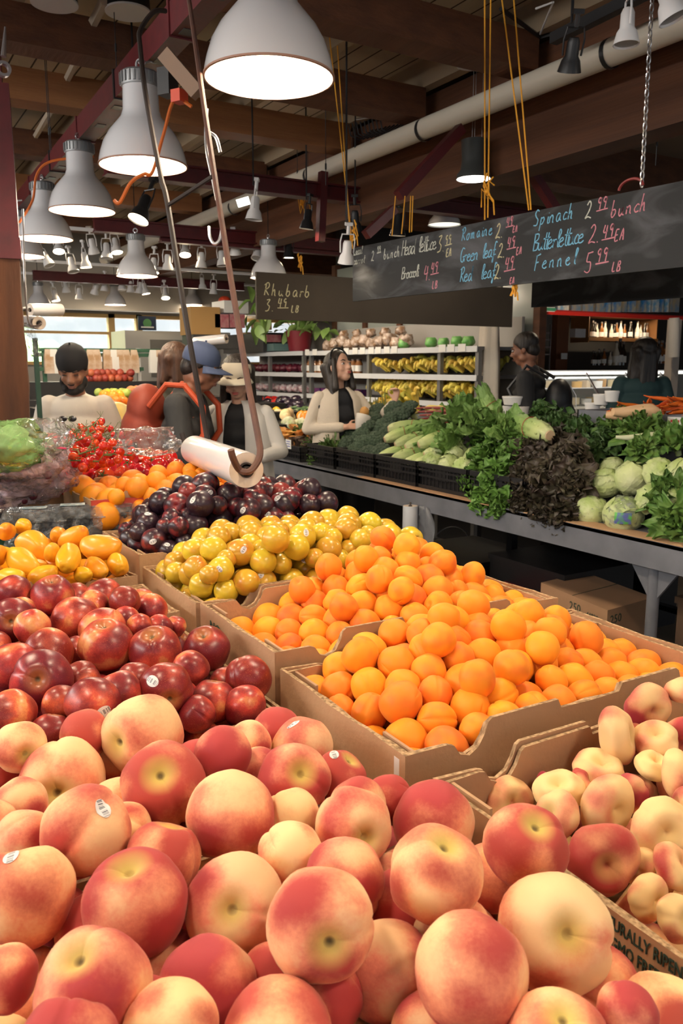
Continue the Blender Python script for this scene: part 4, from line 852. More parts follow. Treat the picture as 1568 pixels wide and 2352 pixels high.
# hangers of the near row
def chain(a, b, name='chain', lab=None, step=.028, r=.0028, parent=None, m_=None):
    a = Vector(a); b = Vector(b); n = max(2, int((b - a).length/step)); mb = MB(); q = (b - a).to_track_quat('Z', 'X').to_matrix().to_4x4()
    for k in range(n):
        c = a.lerp(b, (k + .5)/n); T = Matrix.Translation(c) @ q @ Matrix.Rotation((k % 2)*PI/2, 4, 'Z')
        pts = [T @ Vector((.008*math.cos(t), 0, .018*math.sin(t))) for t in [2*PI*i/10 for i in range(11)]]; mb.tube(pts, r, 5, cap=False)
    return mb.build(name, m_ or mChrome, parent, label=lab, cat='chain' if lab else None)
for i, L_ in enumerate((L1, L2, L3, L4, L5)):
    p = Vector(L_.location) + Vector((0, 0, .44)); q = Vector((BA.lerp(BB, (p.y - BA.y)/(BB.y - BA.y)).x, p.y, 2.98))
    chain(p, q, 'lamp_chain', ['steel chain holding the largest bell lamp', 'steel chain holding the big bell lamp by the hook rod', 'steel chain looped over the beam above the third bell lamp', 'steel chain above the fourth bell lamp', 'steel chain above the last bell lamp of the near row'][i])
def wire(pts, r, m_, lab, cat='cord', name='electric_cord', n=6, sm=True):
    pts = [Vector(p) for p in pts]
    if sm and len(pts) > 2:
        o = []
        for i in range(len(pts) - 1):
            p0 = pts[max(i - 1, 0)]; p1 = pts[i]; p2 = pts[i + 1]; p3 = pts[min(i + 2, len(pts) - 1)]
            for k in range(6):
                t = k/6; o.append(.5*((2*p1) + (-p0 + p2)*t + (2*p0 - 5*p1 + 4*p2 - p3)*t*t + (-p0 + 3*p1 - 3*p2 + p3)*t**3))
        pts = o + [pts[-1]]
    return MB().tube(pts, r, n).build(name, m_, label=lab, cat=cat)
for i, (ps, d, lab) in enumerate((([(440, 245), (400, 230), (375, 310), (350, 395), (330, 400), (300, 420), (275, 465), (262, 460)], 3.5, 'orange extension cord sagging from the plug to the third lamp'),
                     ([(215, 360), (120, 370), (85, 400), (75, 460), (45, 510), (52, 500)], 5.2, 'orange cord drooping over the fourth lamp'),)):
    wire([aD(x, y, d) for x, y in ps], .008, mOr, lab)
t = thing('cord_plug', 'orange three-way plug hanging under the red beam', 'plug', aD(412, 222, 3.5)); mb = MB(); mb.box(aD(412, 222, 3.5), (.055, .05, .05), rz=.5); mb.build('plug_body', M('orange_plug', (.6, .06, .02), .5), t)
mb = MB(); mb.box(aD(385, 190, 3.55), (.07, .06, .11), rz=.6); mb.build('socket_box', mBlack, t)
mb = MB(); mb.beam(aD(378, 125, 3.4), aD(455, 215, 3.4), .05, .06); mb.build('wooden_batten', M('pale_batten', (.3, .2, .14), .8), smooth=False, label='pale wooden batten slanting down from the red beam', cat='batten')
wire([aD(10, 660, 6), aD(3, 520, 6), aD(18, 470, 6), aD(50, 460, 6)], .006, mChrome, 'thin bent wire hanging at the left edge')
# --- roll rack
def soft_rod(pts, r, m_, parent, name):
    pts = [Vector(p) for p in pts]; o = []
    for i in range(len(pts) - 1):
        p0 = pts[max(i - 1, 0)]; p1 = pts[i]; p2 = pts[i + 1]; p3 = pts[min(i + 2, len(pts) - 1)]
        for k in range(7):
            t = k/7; o.append(.5*((2*p1) + (-p0 + p2)*t + (2*p0 - 5*p1 + 4*p2 - p3)*t*t + (-p0 + 3*p1 - 3*p2 + p3)*t**3))
    return MB().tube(o + [pts[-1]], r, 8).build(name, m_, parent)
mRod = M('dark_rod', (.025, .018, .016), .6, .2); mRust = M('rusty_rod', (.13, .055, .035), .7, .1, n=(20, (.07, .035, .03), .5))
t = thing('bag_roll_rack', 'dark steel hook rack hanging from the red beam and carrying the big bag roll', 'rack', aD(520, 500, 2.2))
soft_rod([aD(380, 25, 2.9), aD(352, 28, 2.85), aD(322, 70, 2.8), aD(322, 110, 2.7), aD(335, 220, 2.6), aD(368, 400, 2.5), aD(385, 470, 2.45), aD(428, 740, 2.35), aD(472, 985, 2.42), aD(478, 1030, 2.42), aD(465, 1047, 2.42), aD(437, 1040, 2.42), aD(425, 1015, 2.42), aD(418, 995, 2.42)], .0085, mRod, t, 'rear_rod')
soft_rod([aD(432, -10, 2.75), aD(440, 40, 2.65), aD(468, 240, 2.4), aD(492, 400, 2.25), aD(530, 640, 2.08), aD(566, 860, 1.95), aD(592, 1000, 1.88), aD(597, 1040, 1.86), aD(588, 1066, 1.84), aD(570, 1084, 1.82), aD(549, 1078, 1.82), aD(535, 1052, 1.79), aD(530, 1033, 1.78)], .0078, mRust, t, 'front_rod')
soft_rod([aD(388, 470, 2.44), aD(435, 440, 2.35), aD(488, 405, 2.25)], .006, mRod, t, 'cross_bar')
soft_rod([aD(475, 250, 2.4), aD(473, 330, 2.4), aD(490, 420, 2.38), aD(508, 510, 2.36), aD(505, 548, 2.36), aD(492, 560, 2.36), aD(482, 545, 2.36), aD(480, 520, 2.36)], .005, mChrome, t, 'spare_hook')
soft_rod([aD(470, 300, 2.4), aD(495, 315, 2.4), aD(506, 350, 2.4)], .005, mChrome, t, 'spare_hook')
mFilm = M('white_film_roll', (.72, .68, .66), .22, coat=.4, n=(3, (.78, .76, .76), .4), spec=.7)
mFilmE = M('film_roll_end', (.62, .50, .40), .5, n=(8, (.70, .60, .50), .4))
def roll(a, b, r, lab, core=.35, rod=True, film=None):
    a = Vector(a); b = Vector(b); d = b - a; L_ = d.length; q = Matrix.Translation(a) @ d.to_track_quat('Z', 'Y').to_matrix().to_4x4(); t = thing('bag_roll', lab, 'roll of plastic bags', a, 0)
    m = MB(); m.lathe([(r*.97, 0), (r, L_*.01), (r*1.0, L_*.5), (r*.985, L_*.99), (r*.95, L_)], 40, q); m.build('film', film or mFilm, t, ang=60)
    m = MB()
    for z, s in ((0.0006, 1), (L_ - .0006, -1)): m.lathe([(r*core, z + s*.004), (r*.6, z), (r*.97, z)], 40, q)
    m.build('roll_end', mFilmE, t)
    m = MB(); m.lathe([(r*core, -.002), (r*core, L_ + .002), (r*core*.82, L_ + .002), (r*core*.82, -.002)], 24, q, closed=True); co_ = m.build('core', M('dark_core', (.03, .02, .016), .6), t)
    if rod: m = MB(); m.lathe([(r*core*.55, -.018), (r*core*.55, L_ + .02), (r*core*.45, L_ + .02), (r*core*.45, -.018)], 20, q, closed=True); m.build('core_pipe', M('steel_pipe', (.2, .17, .15), .3, .8), co_)
    return t
roll(aD(566, 1080, 1.86), aD(447, 1033, 2.36), .0415, 'big roll of clear produce bags hanging in front of the oranges', .42)
# second rack at the left with two rolls
roll(aD(90, 742, 4.3), aD(62, 739, 4.75), .035, 'small roll of bags by the timber post with a bag hanging off it', .4)
roll(aD(68, 712, 5.4), aD(140, 712, 5.6), .042, 'roll of bags seen from its side above the small roll', .3)
mb = MB(); vs = []
for i in range(9):
    for k in range(5):
        p = aD(50 + k*6.5 + i*2.6, 745 + i*9.3, 4.38 + .01*math.sin(k*3 + i)); vs.append(p)
mb.add(vs, [(i*5 + k, i*5 + k + 1, (i + 1)*5 + k + 1, (i + 1)*5 + k) for i in range(8) for k in range(4)]); o = mb.build('hanging_bag', mClearW, label='thin plastic bag hanging off the small roll by the timber post', cat='plastic bag'); o.modifiers.new('s', 'SOLIDIFY').thickness = .001
t = thing('bag_roll_rack', 'thin steel wire rack at the left holding the small bag roll', 'rack', aD(45, 700, 4.3))
soft_rod([aD(10, 590, 4.5), aD(18, 640, 4.5), aD(28, 735, 4.45), aD(40, 746, 4.4), aD(62, 742, 4.4)], .005, mChrome, t, 'wire_arm')
soft_rod([aD(52, 480, 4.3), aD(57, 640, 4.3), aD(65, 735, 4.28), aD(80, 749, 4.28), aD(95, 742, 4.28)], .005, mChrome, t, 'wire_arm')
soft_rod([aD(5, 710, 4.4), aD(30, 711, 4.4), aD(68, 705, 4.5)], .006, mWhite, t, 'wire_arm')
roll(aD(447, 785, 6.3), aD(520, 778, 6.2), .036, 'roll of bags behind the blue cap', .3)
# --- spotlights
def spot_mesh(white=True, lit=True, W=0):
    m_ = mWhite if white else mSteelB; t = thing('track_spotlight', 'spotlight', 'spotlight', (0, 0, 0), 0, 'track spotlights')
    m = MB(); m.lathe([(0, .13), (.022, .128), (.03, .11), (.032, .05), (.045, .03), (.058, -.02), (.055, -.02), (.04, .02), (.0, .03)], 20); cn_ = m.build('can', m_, t, local=True)
    m = MB(); m.tube([(-.045, 0, .05), (-.05, 0, .12), (-.04, 0, .17), (.04, 0, .17), (.05, 0, .12), (.045, 0, .05)], .005, 6); m.build('yoke', m_, t, local=True)
    m = MB(); m.tube([(0, 0, .17), (0, 0, .23)], .012, 8); m.box((0, 0, .235), (.05, .03, .02)); m.build('stem', m_, t, local=True)
    m = MB(); m.lathe([(0, -.012), (.053, -.012), (.055, -.018)], 20); m.build('lens', mBulbS if lit else M('dull_lens', (.3, .3, .3), .3), cn_, local=True)
    return Proto(t)
SP = {(w_, l_): spot_mesh(w_, l_) for w_, l_ in ((1, 1), (1, 0), (0, 1))}
def spot(px, py, d, sc, wh, lit, rx, rz, lab):
    p = aD(px, py, d); zt = 3.68 if d < 8 else p.z + .23*sc; zt > p.z + .3 and MB().tube([p + Vector((0, 0, .2*sc)), (p.x, p.y, zt)], .006, 6).build('drop_rod', mSteelB, label='thin dark rod from which a spotlight hangs', cat='rod', group='spotlight drop rods'); return SP[(wh, lit)].put(p, (rx, 0, rz), sc, lab)
for a in ((320, 498, 4.8, 1.1, 0, 1, .5, 2.0, 'black spotlight tilted left of the black hook rod'), (704, 520, 6.5, 1.0, 0, 1, .15, .5, 'glaring spotlight by the knotted yellow rope'), (583, 498, 6.0, 1.1, 1, 0, .1, 1, 'white spotlight right of the rusty rod'),
          (815, 524, 6.3, 1, 0, 1, .3, -.6, 'spotlight above the left end of the long blackboard'), (913, 535, 6.4, 1.1, 0, 1, .1, 0, 'spotlight between the ropes above the long blackboard'), (795, 598, 5.0, .9, 1, 1, .3, -.3, 'white spotlight touching the left end of the long blackboard'),
          (663, 588, 8.5, 1.1, 0, 1, 0, 0, 'glaring spotlight over the rhubarb board'), (1308, 155, 3.2, .8, 0, 1, .45, -.5, 'black spotlight aimed down to the left below the duct'), (1438, 92, 3.1, .85, 1, 0, 0, 1, 'white-headed spotlight under the upper right track'),
          (1545, 30, 3.0, 1, 1, 0, -.4, .8, 'white-headed spotlight in the top right corner')): spot(*a)
mb = MB()
for y_, z_, xa, xb in ((8.2, 2.86, 1.2, 5.8), (10.2, 2.75, 1.3, 6.5), (11.6, 2.78, 1.5, 7.5)): mb.box2((xa, y_, z_), (xb, y_ + .03, z_ + .03))
for k, (y_, z_, xa, xb) in enumerate(((8.2, 2.86, 1.2, 5.8), (10.2, 2.78, 1.3, 6.5), (11.6, 2.78, 1.5, 7.5))):
    MB().box2((xa, y_, z_), (xb, y_ + .03, z_ + .03)).build('light_track', mWhite, smooth=False, label='white spotlight track, %s of the three far ones' % ('nearest', 'middle', 'farthest')[k], cat='light track')
SL = [(135, 574, 1), (215, 578, 1), (268, 576, 1), (70, 592, 1), (197, 610, 1), (112, 606, 0), (352, 622, 1), (425, 582, 1), (540, 580, 1), (462, 610, 0), (510, 606, 0), (590, 590, 0), (168, 620, 0), (245, 588, 0), (385, 615, 0)]
for i, (x, y, l) in enumerate(SL): spot(x, y, 8.6, 1.05, 1, l, rnd.uniform(-.5, .5), rnd.uniform(-1, 1), 'white spotlight on the nearest far track')
SL = [(128, 688, 1), (152, 668, 1), (182, 684, 1), (217, 672, 0), (335, 672, 1), (380, 682, 1), (405, 590, 0), (300, 668, 0), (320, 670, 0), (240, 665, 0), (280, 663, 0), (490, 672, 0), (465, 660, 0)]
for i, (x, y, l) in enumerate(SL): spot(x, y, 11.2, 1.0, 1, l, rnd.uniform(-.5, .5), rnd.uniform(-1, 1), 'white spotlight on the farther tracks above the windows')
# --- ceiling discs, can lamp, wide domes
def disc_lamp(px, py, z, lab, r=.1):
    p = aZ(px, py, z); t = thing('ceiling_disc', lab, 'ceiling lamp', p)
    m = MB(); m.lathe([(0, 0), (r, 0), (r, .01)], 30, Matrix.Translation(p)); m.build('white_plate', mWhite, t)
    m = MB(); m.lathe([(r*.99, .01), (r*.95, .07), (0, .075)], 30, Matrix.Translation(p)); m.tube([p + Vector((0, 0, .07)), (p.x, p.y, 3.68)], .008, 6); m.build('canopy', mBlack, t); return p
cp = disc_lamp(1085, 150, 3.42, 'white round ceiling plate with a can lamp hanging below it')
disc_lamp(294, 30, 3.45, 'white round ceiling plate with a dark canopy at the top left', .12); disc_lamp(125, 10, 3.45, 'round ceiling plate at the top left edge', .12)
p = aD(1087, 412, 5.35); t = thing('can_lamp', 'dark cylindrical can lamp with a bright rim hanging above the blackboard', 'pendant lamp', p)
m = MB(); m.lathe([(.112, 0), (.108, .03), (.085, .06), (.078, .12), (.085, .24), (0, .245)], 30, Matrix.Translation(p)); m.build('can', M('charcoal_can', (.05, .055, .055), .5), t)
m = MB(); m.lathe([(0, .012), (.1, .012), (.106, .001)], 30, Matrix.Translation(p)); m.build('lens', M('lit_disc', (1, 1, 1), .5, emit=((1, .93, .82), 12)), t)
point(t, (0, 0, -.03), 25, r=.1, ang=150)
m = MB()
for dx in (-.02, .0, .06): m.tube([(p.x + dx, p.y, p.z + .24), (p.x + dx, p.y, 3.6)], .002, 5)
m.build('hanging_wires', mChrome, t)
for px, py, d, lit, lab in ((762, 512, 7.5, 1, 'wide bright dome lamp behind the ropes'), (1020, 517, 7.5, 0, 'wide dome lamp partly behind the long blackboard')):
    p = aD(px, py, d); t = thing('dome_lamp', lab, 'pendant lamp', p); m = MB(); m.lathe([(.15, 0), (.14, .04), (.09, .1), (.06, .16), (0, .17)], 30, Matrix.Translation(p)); m.tube([(p.x, p.y, p.z + .16), (p.x, p.y, 3.4)], .004, 5); m.build('shade', mEnamel, t)
    m = MB(); m.lathe([(0, .01), (.145, .01)], 30, Matrix.Translation(p)); m.build('diffuser', M('lit_disc', (1, 1, 1)) if lit else M('dim_disc', (.8, .8, .7), .5, emit=((1, .95, .8), 1.2)), t)
# tall thin fluorescent strip behind
for a, b, lab in (((545, 468), (572, 460), 'short bright strip light behind the rusty rod'), ((1380, 200), (1382, 195), None)):
    if lab: mb = MB(); mb.beam(aD(*a, 7), aD(*b, 7), .07, .05); mb.build('strip_light', M('lit_disc', (1, 1, 1)), smooth=False, label=lab, cat='strip light')
# drop wires with small joints
for i, (px, y0, y1, d) in enumerate(((115, 130, 350, 5), (118, 155, 345, 5.2), (268, 60, 165, 4.4), (683, 310, 430, 7), (707, 290, 430, 7), (748, 230, 425, 5.6), (1505, 250, 380, 4.6))):
    a = aD(px, y1, d); b = Vector((a.x, a.y, 3.68)); mb = MB(); mb.tube([a, b], .0025, 5); mb.tube([a + Vector((0, 0, .1)), a + Vector((0, 0, .14))], .006, 6)
    mb.build('drop_wire', mSteelB, label='thin steel drop wire hanging from the roof, number %d from the left' % (i + 1) if 0 else 'thin steel drop wire hanging from the roof ' + ('at the far left', 'just right of the far left wire', 'under the top left ceiling plate', 'left of the yellow rope', 'over the yellow rope knot', 'right of the largest lamp', 'at the right beside the chain')[i], cat='wire')
# --- blackboards
def board_mat():
    m, t, b, N, L = nt('chalkboard_black')
    tc = N('ShaderNodeTexCoord'); mp = N('ShaderNodeMapping'); mp.inputs['Scale'].default_value = (1, 1.5, 4); L(tc.outputs['Object'], mp.inputs[0])
    n = N('ShaderNodeTexNoise'); n.inputs['Scale'].default_value = 1.7; n.inputs['Detail'].default_value = 7; n.inputs['Distortion'].default_value = 1.2; L(mp.outputs[0], n.inputs['Vector'])
    cr = N('ShaderNodeValToRGB'); e = cr.color_ramp; e.elements[0].position = .48; e.elements[0].color = (.010, .012, .015, 1); e.elements[1].position = .78; e.elements[1].color = (.085, .09, .105, 1); L(n.outputs[0], cr.inputs[0]); L(cr.outputs[0], b.inputs['Base Color']); b.inputs['Roughness'].default_value = .75; return m
mBoard = board_mat()
G = dict(  # single stroke letters on a 1 x 1 cell: lists of polylines
 a=[[(.5, .45), (.3, .5), (.1, .3), (.15, .05), (.35, .05), (.5, .4), (.5, .1), (.65, .0)]], b=[[(.2, 1), (.1, .1)], [(.12, .35), (.4, .45), (.5, .2), (.3, 0), (.1, .1)]], c=[[(.5, .4), (.3, .5), (.1, .25), (.2, .02), (.5, .08)]],
 d=[[(.5, .4), (.25, .48), (.1, .2), (.25, 0), (.5, .3), (.6, 1)], [(.6, 1), (.52, .1), (.65, 0)]], e=[[(.12, .25), (.45, .35), (.35, .5), (.12, .35), (.12, .1), (.35, 0), (.6, .12)]], f=[[(.6, .9), (.45, 1), (.35, .8), (.25, -.3), (.15, -.25), (.3, .1), (.55, .15)], [(.15, .45), (.5, .5)]],
 h=[[(.2, 1), (.1, 0)], [(.12, .25), (.35, .5), (.42, .3), (.42, .05), (.55, .02)]], i=[[(.2, .45), (.18, .05), (.35, .05)], [(.25, .65), (.27, .68)]], l=[[(.15, .3), (.4, .8), (.35, 1), (.22, .85), (.18, .1), (.35, .02)]],
 m=[[(.05, .45), (.05, 0)], [(.05, .3), (.2, .48), (.25, .3), (.25, 0)], [(.25, .3), (.42, .48), (.48, .3), (.48, .05), (.6, .02)]], n=[[(.08, .45), (.08, 0)], [(.08, .3), (.3, .5), (.42, .35), (.42, .05), (.55, .03)]], o=[[(.3, .48), (.1, .3), (.15, .03), (.4, .03), (.5, .3), (.32, .48), (.6, .42)]],
 p=[[(.15, .5), (.05, -.4)], [(.14, .35), (.4, .5), (.5, .25), (.3, .03), (.12, .1)]], r=[[(.08, .4), (.12, .45), (.1, 0)], [(.1, .25), (.25, .45), (.45, .42)]], s=[[(.45, .45), (.2, .48), (.2, .3), (.42, .2), (.35, 0), (.1, .05)]], t=[[(.3, .95), (.2, .1), (.4, .0)], [(.05, .6), (.5, .65)]], u=[[(.1, .45), (.1, .1), (.25, 0), (.42, .2), (.45, .45), (.45, .1), (.6, 0)]],
 c_=[], R=[[(.2, 1), (.1, 0)], [(.0, .85), (.4, 1.05), (.55, .8), (.35, .55), (.15, .5), (.6, 0)]], H=[[(.15, 1), (.08, 0)], [(.55, 1), (.5, 0)], [(.1, .5), (.53, .55)]], B=[[(.18, 1), (.1, 0)], [(.1, .95), (.5, .95), (.5, .65), (.15, .5), (.55, .4), (.5, .05), (.1, 0)]],
 S=[[(.55, .9), (.35, 1.02), (.12, .8), (.3, .55), (.5, .35), (.4, .02), (.05, .05)]], F=[[(.2, .95), (.1, -.05)], [(.12, .9), (.6, 1.0)], [(.12, .45), (.45, .5)]], G=[[(.55, .9), (.3, 1), (.08, .6), (.12, .1), (.4, 0), (.55, .35), (.35, .35)], [(.55, .35), (.65, .2)]], L=[[(.15, 1), (.08, .05), (.5, .02)]],
 E=[[(.5, .95), (.12, .92), (.08, .02), (.5, .05)], [(.1, .5), (.42, .52)]], A=[[(.0, 0), (.3, 1), (.5, 0)], [(.1, .4), (.48, .42)]], O=[[(.3, 1), (.1, .6), (.15, .05), (.4, .05), (.52, .5), (.3, 1)]], C=[[(.5, .9), (.2, .95), (.08, .4), (.25, .02), (.5, .1)]], I=[[(.25, 1), (.2, 0)]])
G.update({'2': [[(.1, .8), (.3, 1), (.5, .8), (.35, .4), (.05, .02), (.3, .08), (.65, .0)]], '9': [[(.5, .85), (.3, 1), (.12, .75), (.3, .55), (.5, .75), (.5, .9), (.42, 0)]], '4': [[(.2, 1), (.1, .45), (.6, .5)], [(.5, .95), (.42, 0)]], '3': [[(.1, .95), (.5, 1), (.25, .6), (.5, .4), (.4, .05), (.05, .0)]], '5': [[(.15, .95), (.12, .55), (.45, .5), (.5, .15), (.3, 0), (.05, .1)], [(.12, .95), (.55, 1)]], '.': [[(.05, 0), (.1, .03)]], '-': [[(0, .2), (1, .3)]], ' ': []})
CHK = {'b': M('blue_chalk', (.16, .42, .62), .9), 'p': M('pink_chalk', (.52, .20, .25), .9), 'w': M('white_chalk', (.48, .50, .45), .9), 'y': M('yellow_chalk', (.50, .46, .28), .9)}
def chalk(s, o, ex, ez, nrm, h, col, parent, w=.0035, under=False, adv=.62):
    """handwriting from point o, running along ex, height h"""
    mb = MB(); x = 0; rr = random.Random(s + str(h))
    def seg(pl, sc, x0, z0):
        P_ = []
        for i in range(len(pl) - 1):
            p0 = pl[max(i - 1, 0)]; p1 = pl[i]; p2 = pl[i + 1]; p3 = pl[min(i + 2, len(pl) - 1)]
            for k in range(4):
                t = k/4; P_.append([.5*((2*p1[q]) + (-p0[q] + p2[q])*t + (2*p0[q] - 5*p1[q] + 4*p2[q] - p3[q])*t*t + (-p0[q] + 3*p1[q] - 3*p2[q] + p3[q])*t**3) for q in (0, 1)])
        P_.append(pl[-1]); pts = []
        for a, b in P_: pts.append(Vector(o) + ex*((a + .18*b)*sc*.8 + x0) + ez*(b*sc + z0) + nrm*.0012)
        vs = []; n = len(pts)
        for i, p in enumerate(pts):
            tt = (pts[min(i + 1, n - 1)] - pts[max(i - 1, 0)]); tt = tt.normalized() if tt.length > 1e-6 else ex; sd = nrm.cross(tt).normalized()*(w/2)*(.75 + .5*rr.random())
            vs += [p + sd, p - sd, p + sd - nrm*.0011, p - sd - nrm*.0011]
        fs = []
        for i in range(n - 1):
            a, b = 4*i, 4*i + 4; fs += [(a, b, b + 1, a + 1), (a, a + 2, b + 2, b), (a + 1, b + 1, b + 3, a + 3)]
        mb.add(vs, fs)
    for ch in s:
        sc = h; 
        for pl in G[ch]: seg([(a + rr.uniform(-.02, .02), b + rr.uniform(-.02, .02)) for a, b in pl], sc, x, 0)
        x += h*adv*(.45 if ch in 'ilt.I' else .72 if ch in 'rsc' else 1)*(1.15 if ch in 'mM' else 1) if ch != ' ' else h*.5
    if under:
        for z in ((-.12,) if under == 1 else (-.12,)): seg([(0, z), (x/h/.8 + .1, z + .06)], h, 0, 0)
    return mb.build('chalk_writing', CHK[col], parent, smooth=False) if mb.v else None
XB = 2.8
tl, bl, tr, br = aX(810, 570, XB), aX(812, 692, XB), aX(1568, 415, XB), aX(1568, 613, XB)
zt0, zt1 = (tl.z + tr.z)/2, (bl.z + br.z)/2; dy = (tr.y - tl.y); y_end = tr.y - .25
def zt(y): return tl.z + (tr.z - tl.z)*(y - tl.y)/dy
def zb_(y): return bl.z + (br.z - bl.z)*(y - bl.y)/(br.y - bl.y)
bd = thing('chalk_sign_board', 'long slanting blackboard listing carrots, lettuces, spinach and fennel prices', 'blackboard sign', (XB, (tl.y + y_end)/2, zt1))
mb = MB(); Tk = .018; vs = []
for y in (tl.y, y_end):
    for xo in (0, Tk): vs += [(XB + xo, y, zb_(y)), (XB + xo, y, zt(y))]
mb.add(vs, [(0, 1, 3, 2), (4, 6, 7, 5), (0, 4, 5, 1), (2, 3, 7, 6), (0, 2, 6, 4), (1, 5, 7, 3)]); bd = mb.build('board', mBoard, bd, smooth=False)
EX = Vector((0, -1, 0)); EZ = Vector((0, 0, 1)); NR = Vector((-1, 0, 0))
def wr(s, px, py, hp, col, under=False, w=.005, adv=.62):
    """px,py: lower left of the word on the board; hp: letter height in the picture"""
    o = aX(px, py, XB); h = abs(aX(px, py - hp, XB).z - o.z); chalk(s, o, EX, EZ, NR, h, col, bd, w, under, adv)
for a in (('Local', 812, 585, 15, 'w', 1), ('carrot', 812, 608, 17, 'w'), ('2', 852, 600, 22, 'w'), ('99', 866, 580, 13, 'w', 1), ('bunch', 880, 596, 24, 'w'), ('Head lettuce', 921, 588, 34, 'w', False, .005, .38), ('3.', 1003, 580, 36, 'y'), ('99', 1022, 562, 20, 'y', 1), ('EA', 1024, 590, 18, 'y'),
          ('Broccoli', 921, 641, 26, 'w', False, .005, .44), ('4.', 972, 645, 34, 'p'), ('49', 989, 628, 24, 'p', 1), ('LB', 992, 663, 17, 'p'),
          ('Romaine', 1059, 553, 28, 'b'), ('2.', 1137, 548, 32, 'y'), ('49', 1162, 520, 20, 'p', 1), ('EA', 1177, 534, 14, 'p'), ('Green leaf', 1056, 603, 32, 'b', False, .005, .42), ('2.', 1142, 593, 32, 'y'), ('49', 1164, 570, 24, 'p', 1), ('EA', 1185, 585, 16, 'p'),
          ('Red  leaf', 1055, 648, 32, 'b', False, .005, .46), ('2.', 1134, 641, 32, 'y'), ('49', 1158, 620, 28, 'p', 1), ('EA', 1170, 652, 14, 'p'),
          ('Spinach', 1224, 520, 34, 'b'), ('2', 1342, 503, 38, 'w'), ('99', 1370, 482, 26, 'p', 1), ('bunch', 1400, 500, 38, 'p', False, .005, .6), ('Butterlettuce', 1222, 577, 38, 'b', False, .005, .43), ('2.', 1350, 560, 42, 'p'), ('49', 1382, 548, 30, 'p', 1), ('EA', 1410, 554, 26, 'p'),
          ('Fennel', 1226, 620, 34, 'b', 0, .005, .72), ('5', 1340, 628, 46, 'p'), ('99', 1368, 603, 30, 'p', 1), ('LB', 1404, 624, 22, 'p')): wr(*a)
# rhubarb board hangs across, behind
YR = 5.0; a = aY(588, 624, YR); b = aY(588, 733, YR); c = aY(1176, 737, YR)
rb = thing('chalk_sign_board', 'blackboard with the rhubarb price hanging across behind the long one', 'blackboard sign', ((a.x + c.x)/2, YR, b.z))
rb = MB().box2((a.x, YR, b.z), (c.x, YR + .018, a.z + .0)).build('board', M('brown_chalkboard', (.035, .026, .018), .8, n=(1.5, (.06, .045, .03), .4)), rb, smooth=False)
def wr2(s, px, py, hp, col, under=False): o = aY(px, py, YR); h = abs(aY(px, py - hp, YR).z - o.z); chalk(s, o, Vector((1, 0, 0)), EZ, Vector((0, -1, 0)), h, col, rb, .006, under, .68)
for a_ in (('Rhubarb', 605, 678, 28, 'y'), ('3.', 608, 714, 26, 'y'), ('49', 637, 705, 20, 'y', 1), ('LB', 668, 717, 16, 'y')): wr2(*a_)
XL = 3.35; a = aX(1222, 640, XL); b = aX(1222, 706, XL); c = aX(1568, 600, XL); d_ = aX(1568, 685, XL)
t = thing('chalk_sign_board', 'blank black board hanging lower and behind the right end of the long one', 'blackboard sign', (XL, (a.y + c.y)/2, b.z))
mb = MB(); vs = []
for y, z0_, z1_ in ((a.y, b.z, a.z + .05), (c.y - .25, d_.z, c.z + .12)):
    for xo in (0, .016): vs += [(XL + xo, y, z0_), (XL + xo, y, z1_)]
mb.add(vs, [(0, 1, 3, 2), (4, 6, 7, 5), (0, 4, 5, 1), (2, 3, 7, 6), (0, 2, 6, 4), (1, 5, 7, 3)]); mb.build('board', mBoard, t, smooth=False)
# ropes and chain
def rope(pts, lab, r=.0045, m_=None): return wire(pts, r, m_ or mYel, lab, 'rope', 'yellow_rope', 6, len(pts) > 2)
def up_to(px, py, px2, z, X_=None): a = aX(px, py, X_ or XB + .01); return a
for i, (p1, p2, lab) in enumerate((((1113, 505), (1113, -20), 'left strand of the yellow rope pair holding the blackboard middle'), ((1120, 500), (1127, -20), 'right strand of the yellow rope pair holding the blackboard middle'),
     ((1214, 483), (1150, -20), 'yellow rope slanting up left from the right part of the blackboard'), ((1219, 482), (1178, -20), 'second yellow rope slanting up beside it'), ((810, 572), (745, -20), 'yellow rope slanting up from the left end of the blackboard'), ((806, 572), (770, 40), 'second yellow rope at the left end of the blackboard'))):
    a = aX(*p1, XB + .009); b = aY(p2[0], p2[1], a.y); 
    k = (3.66 - a.z)/(b.z - a.z); rope([a, a + (b - a)*k], lab, .0035)
def knot(px, py, X_, lab, s=1):
    c = aX(px, py, X_); t = thing('rope_knot', lab, 'rope', c); mb = MB(); r2 = random.Random(px)
    for k in range(4):
        pts = [c + Vector((r2.uniform(-.01, .01), r2.uniform(-.05, .05)*s, r2.uniform(-.09, .09)*s)) for q in range(4)]; mb.tube(pts, .004, 5)
    mb.tube([c, c + Vector((0, -.05, -.05))*s, c + Vector((0, -.06, -.12))*s], .004, 5); mb.ball(c, .012, 8, 6); mb.build('loops', mYel, t)
knot(1118, 440, XB, 'knot of the yellow ropes under the can lamp'); knot(812, 530, XB, 'knot in the ropes at the left end of the blackboard', .8); knot(1180, 662, XB + .03, 'loose yellow rope ends under the blackboard', .5); knot(692, 470, 3.6, 'tangled yellow rope over the red beam left of the blackboard'); knot(688, 600, 3.6, 'frayed yellow rope bundle above the rhubarb board', 1.1)
for px in (900, 922, 940, 945): rope([aX(px, 560 - (px - 810)*.2, XB + .01), aX(px + (3 if px > 930 else 8), 450, XB + .02)], 'short yellow rope tying the blackboard to the red beam, %s' % {900: 'leftmost of four', 922: 'second of four', 940: 'third of four', 945: 'rightmost of four'}[px], .003)
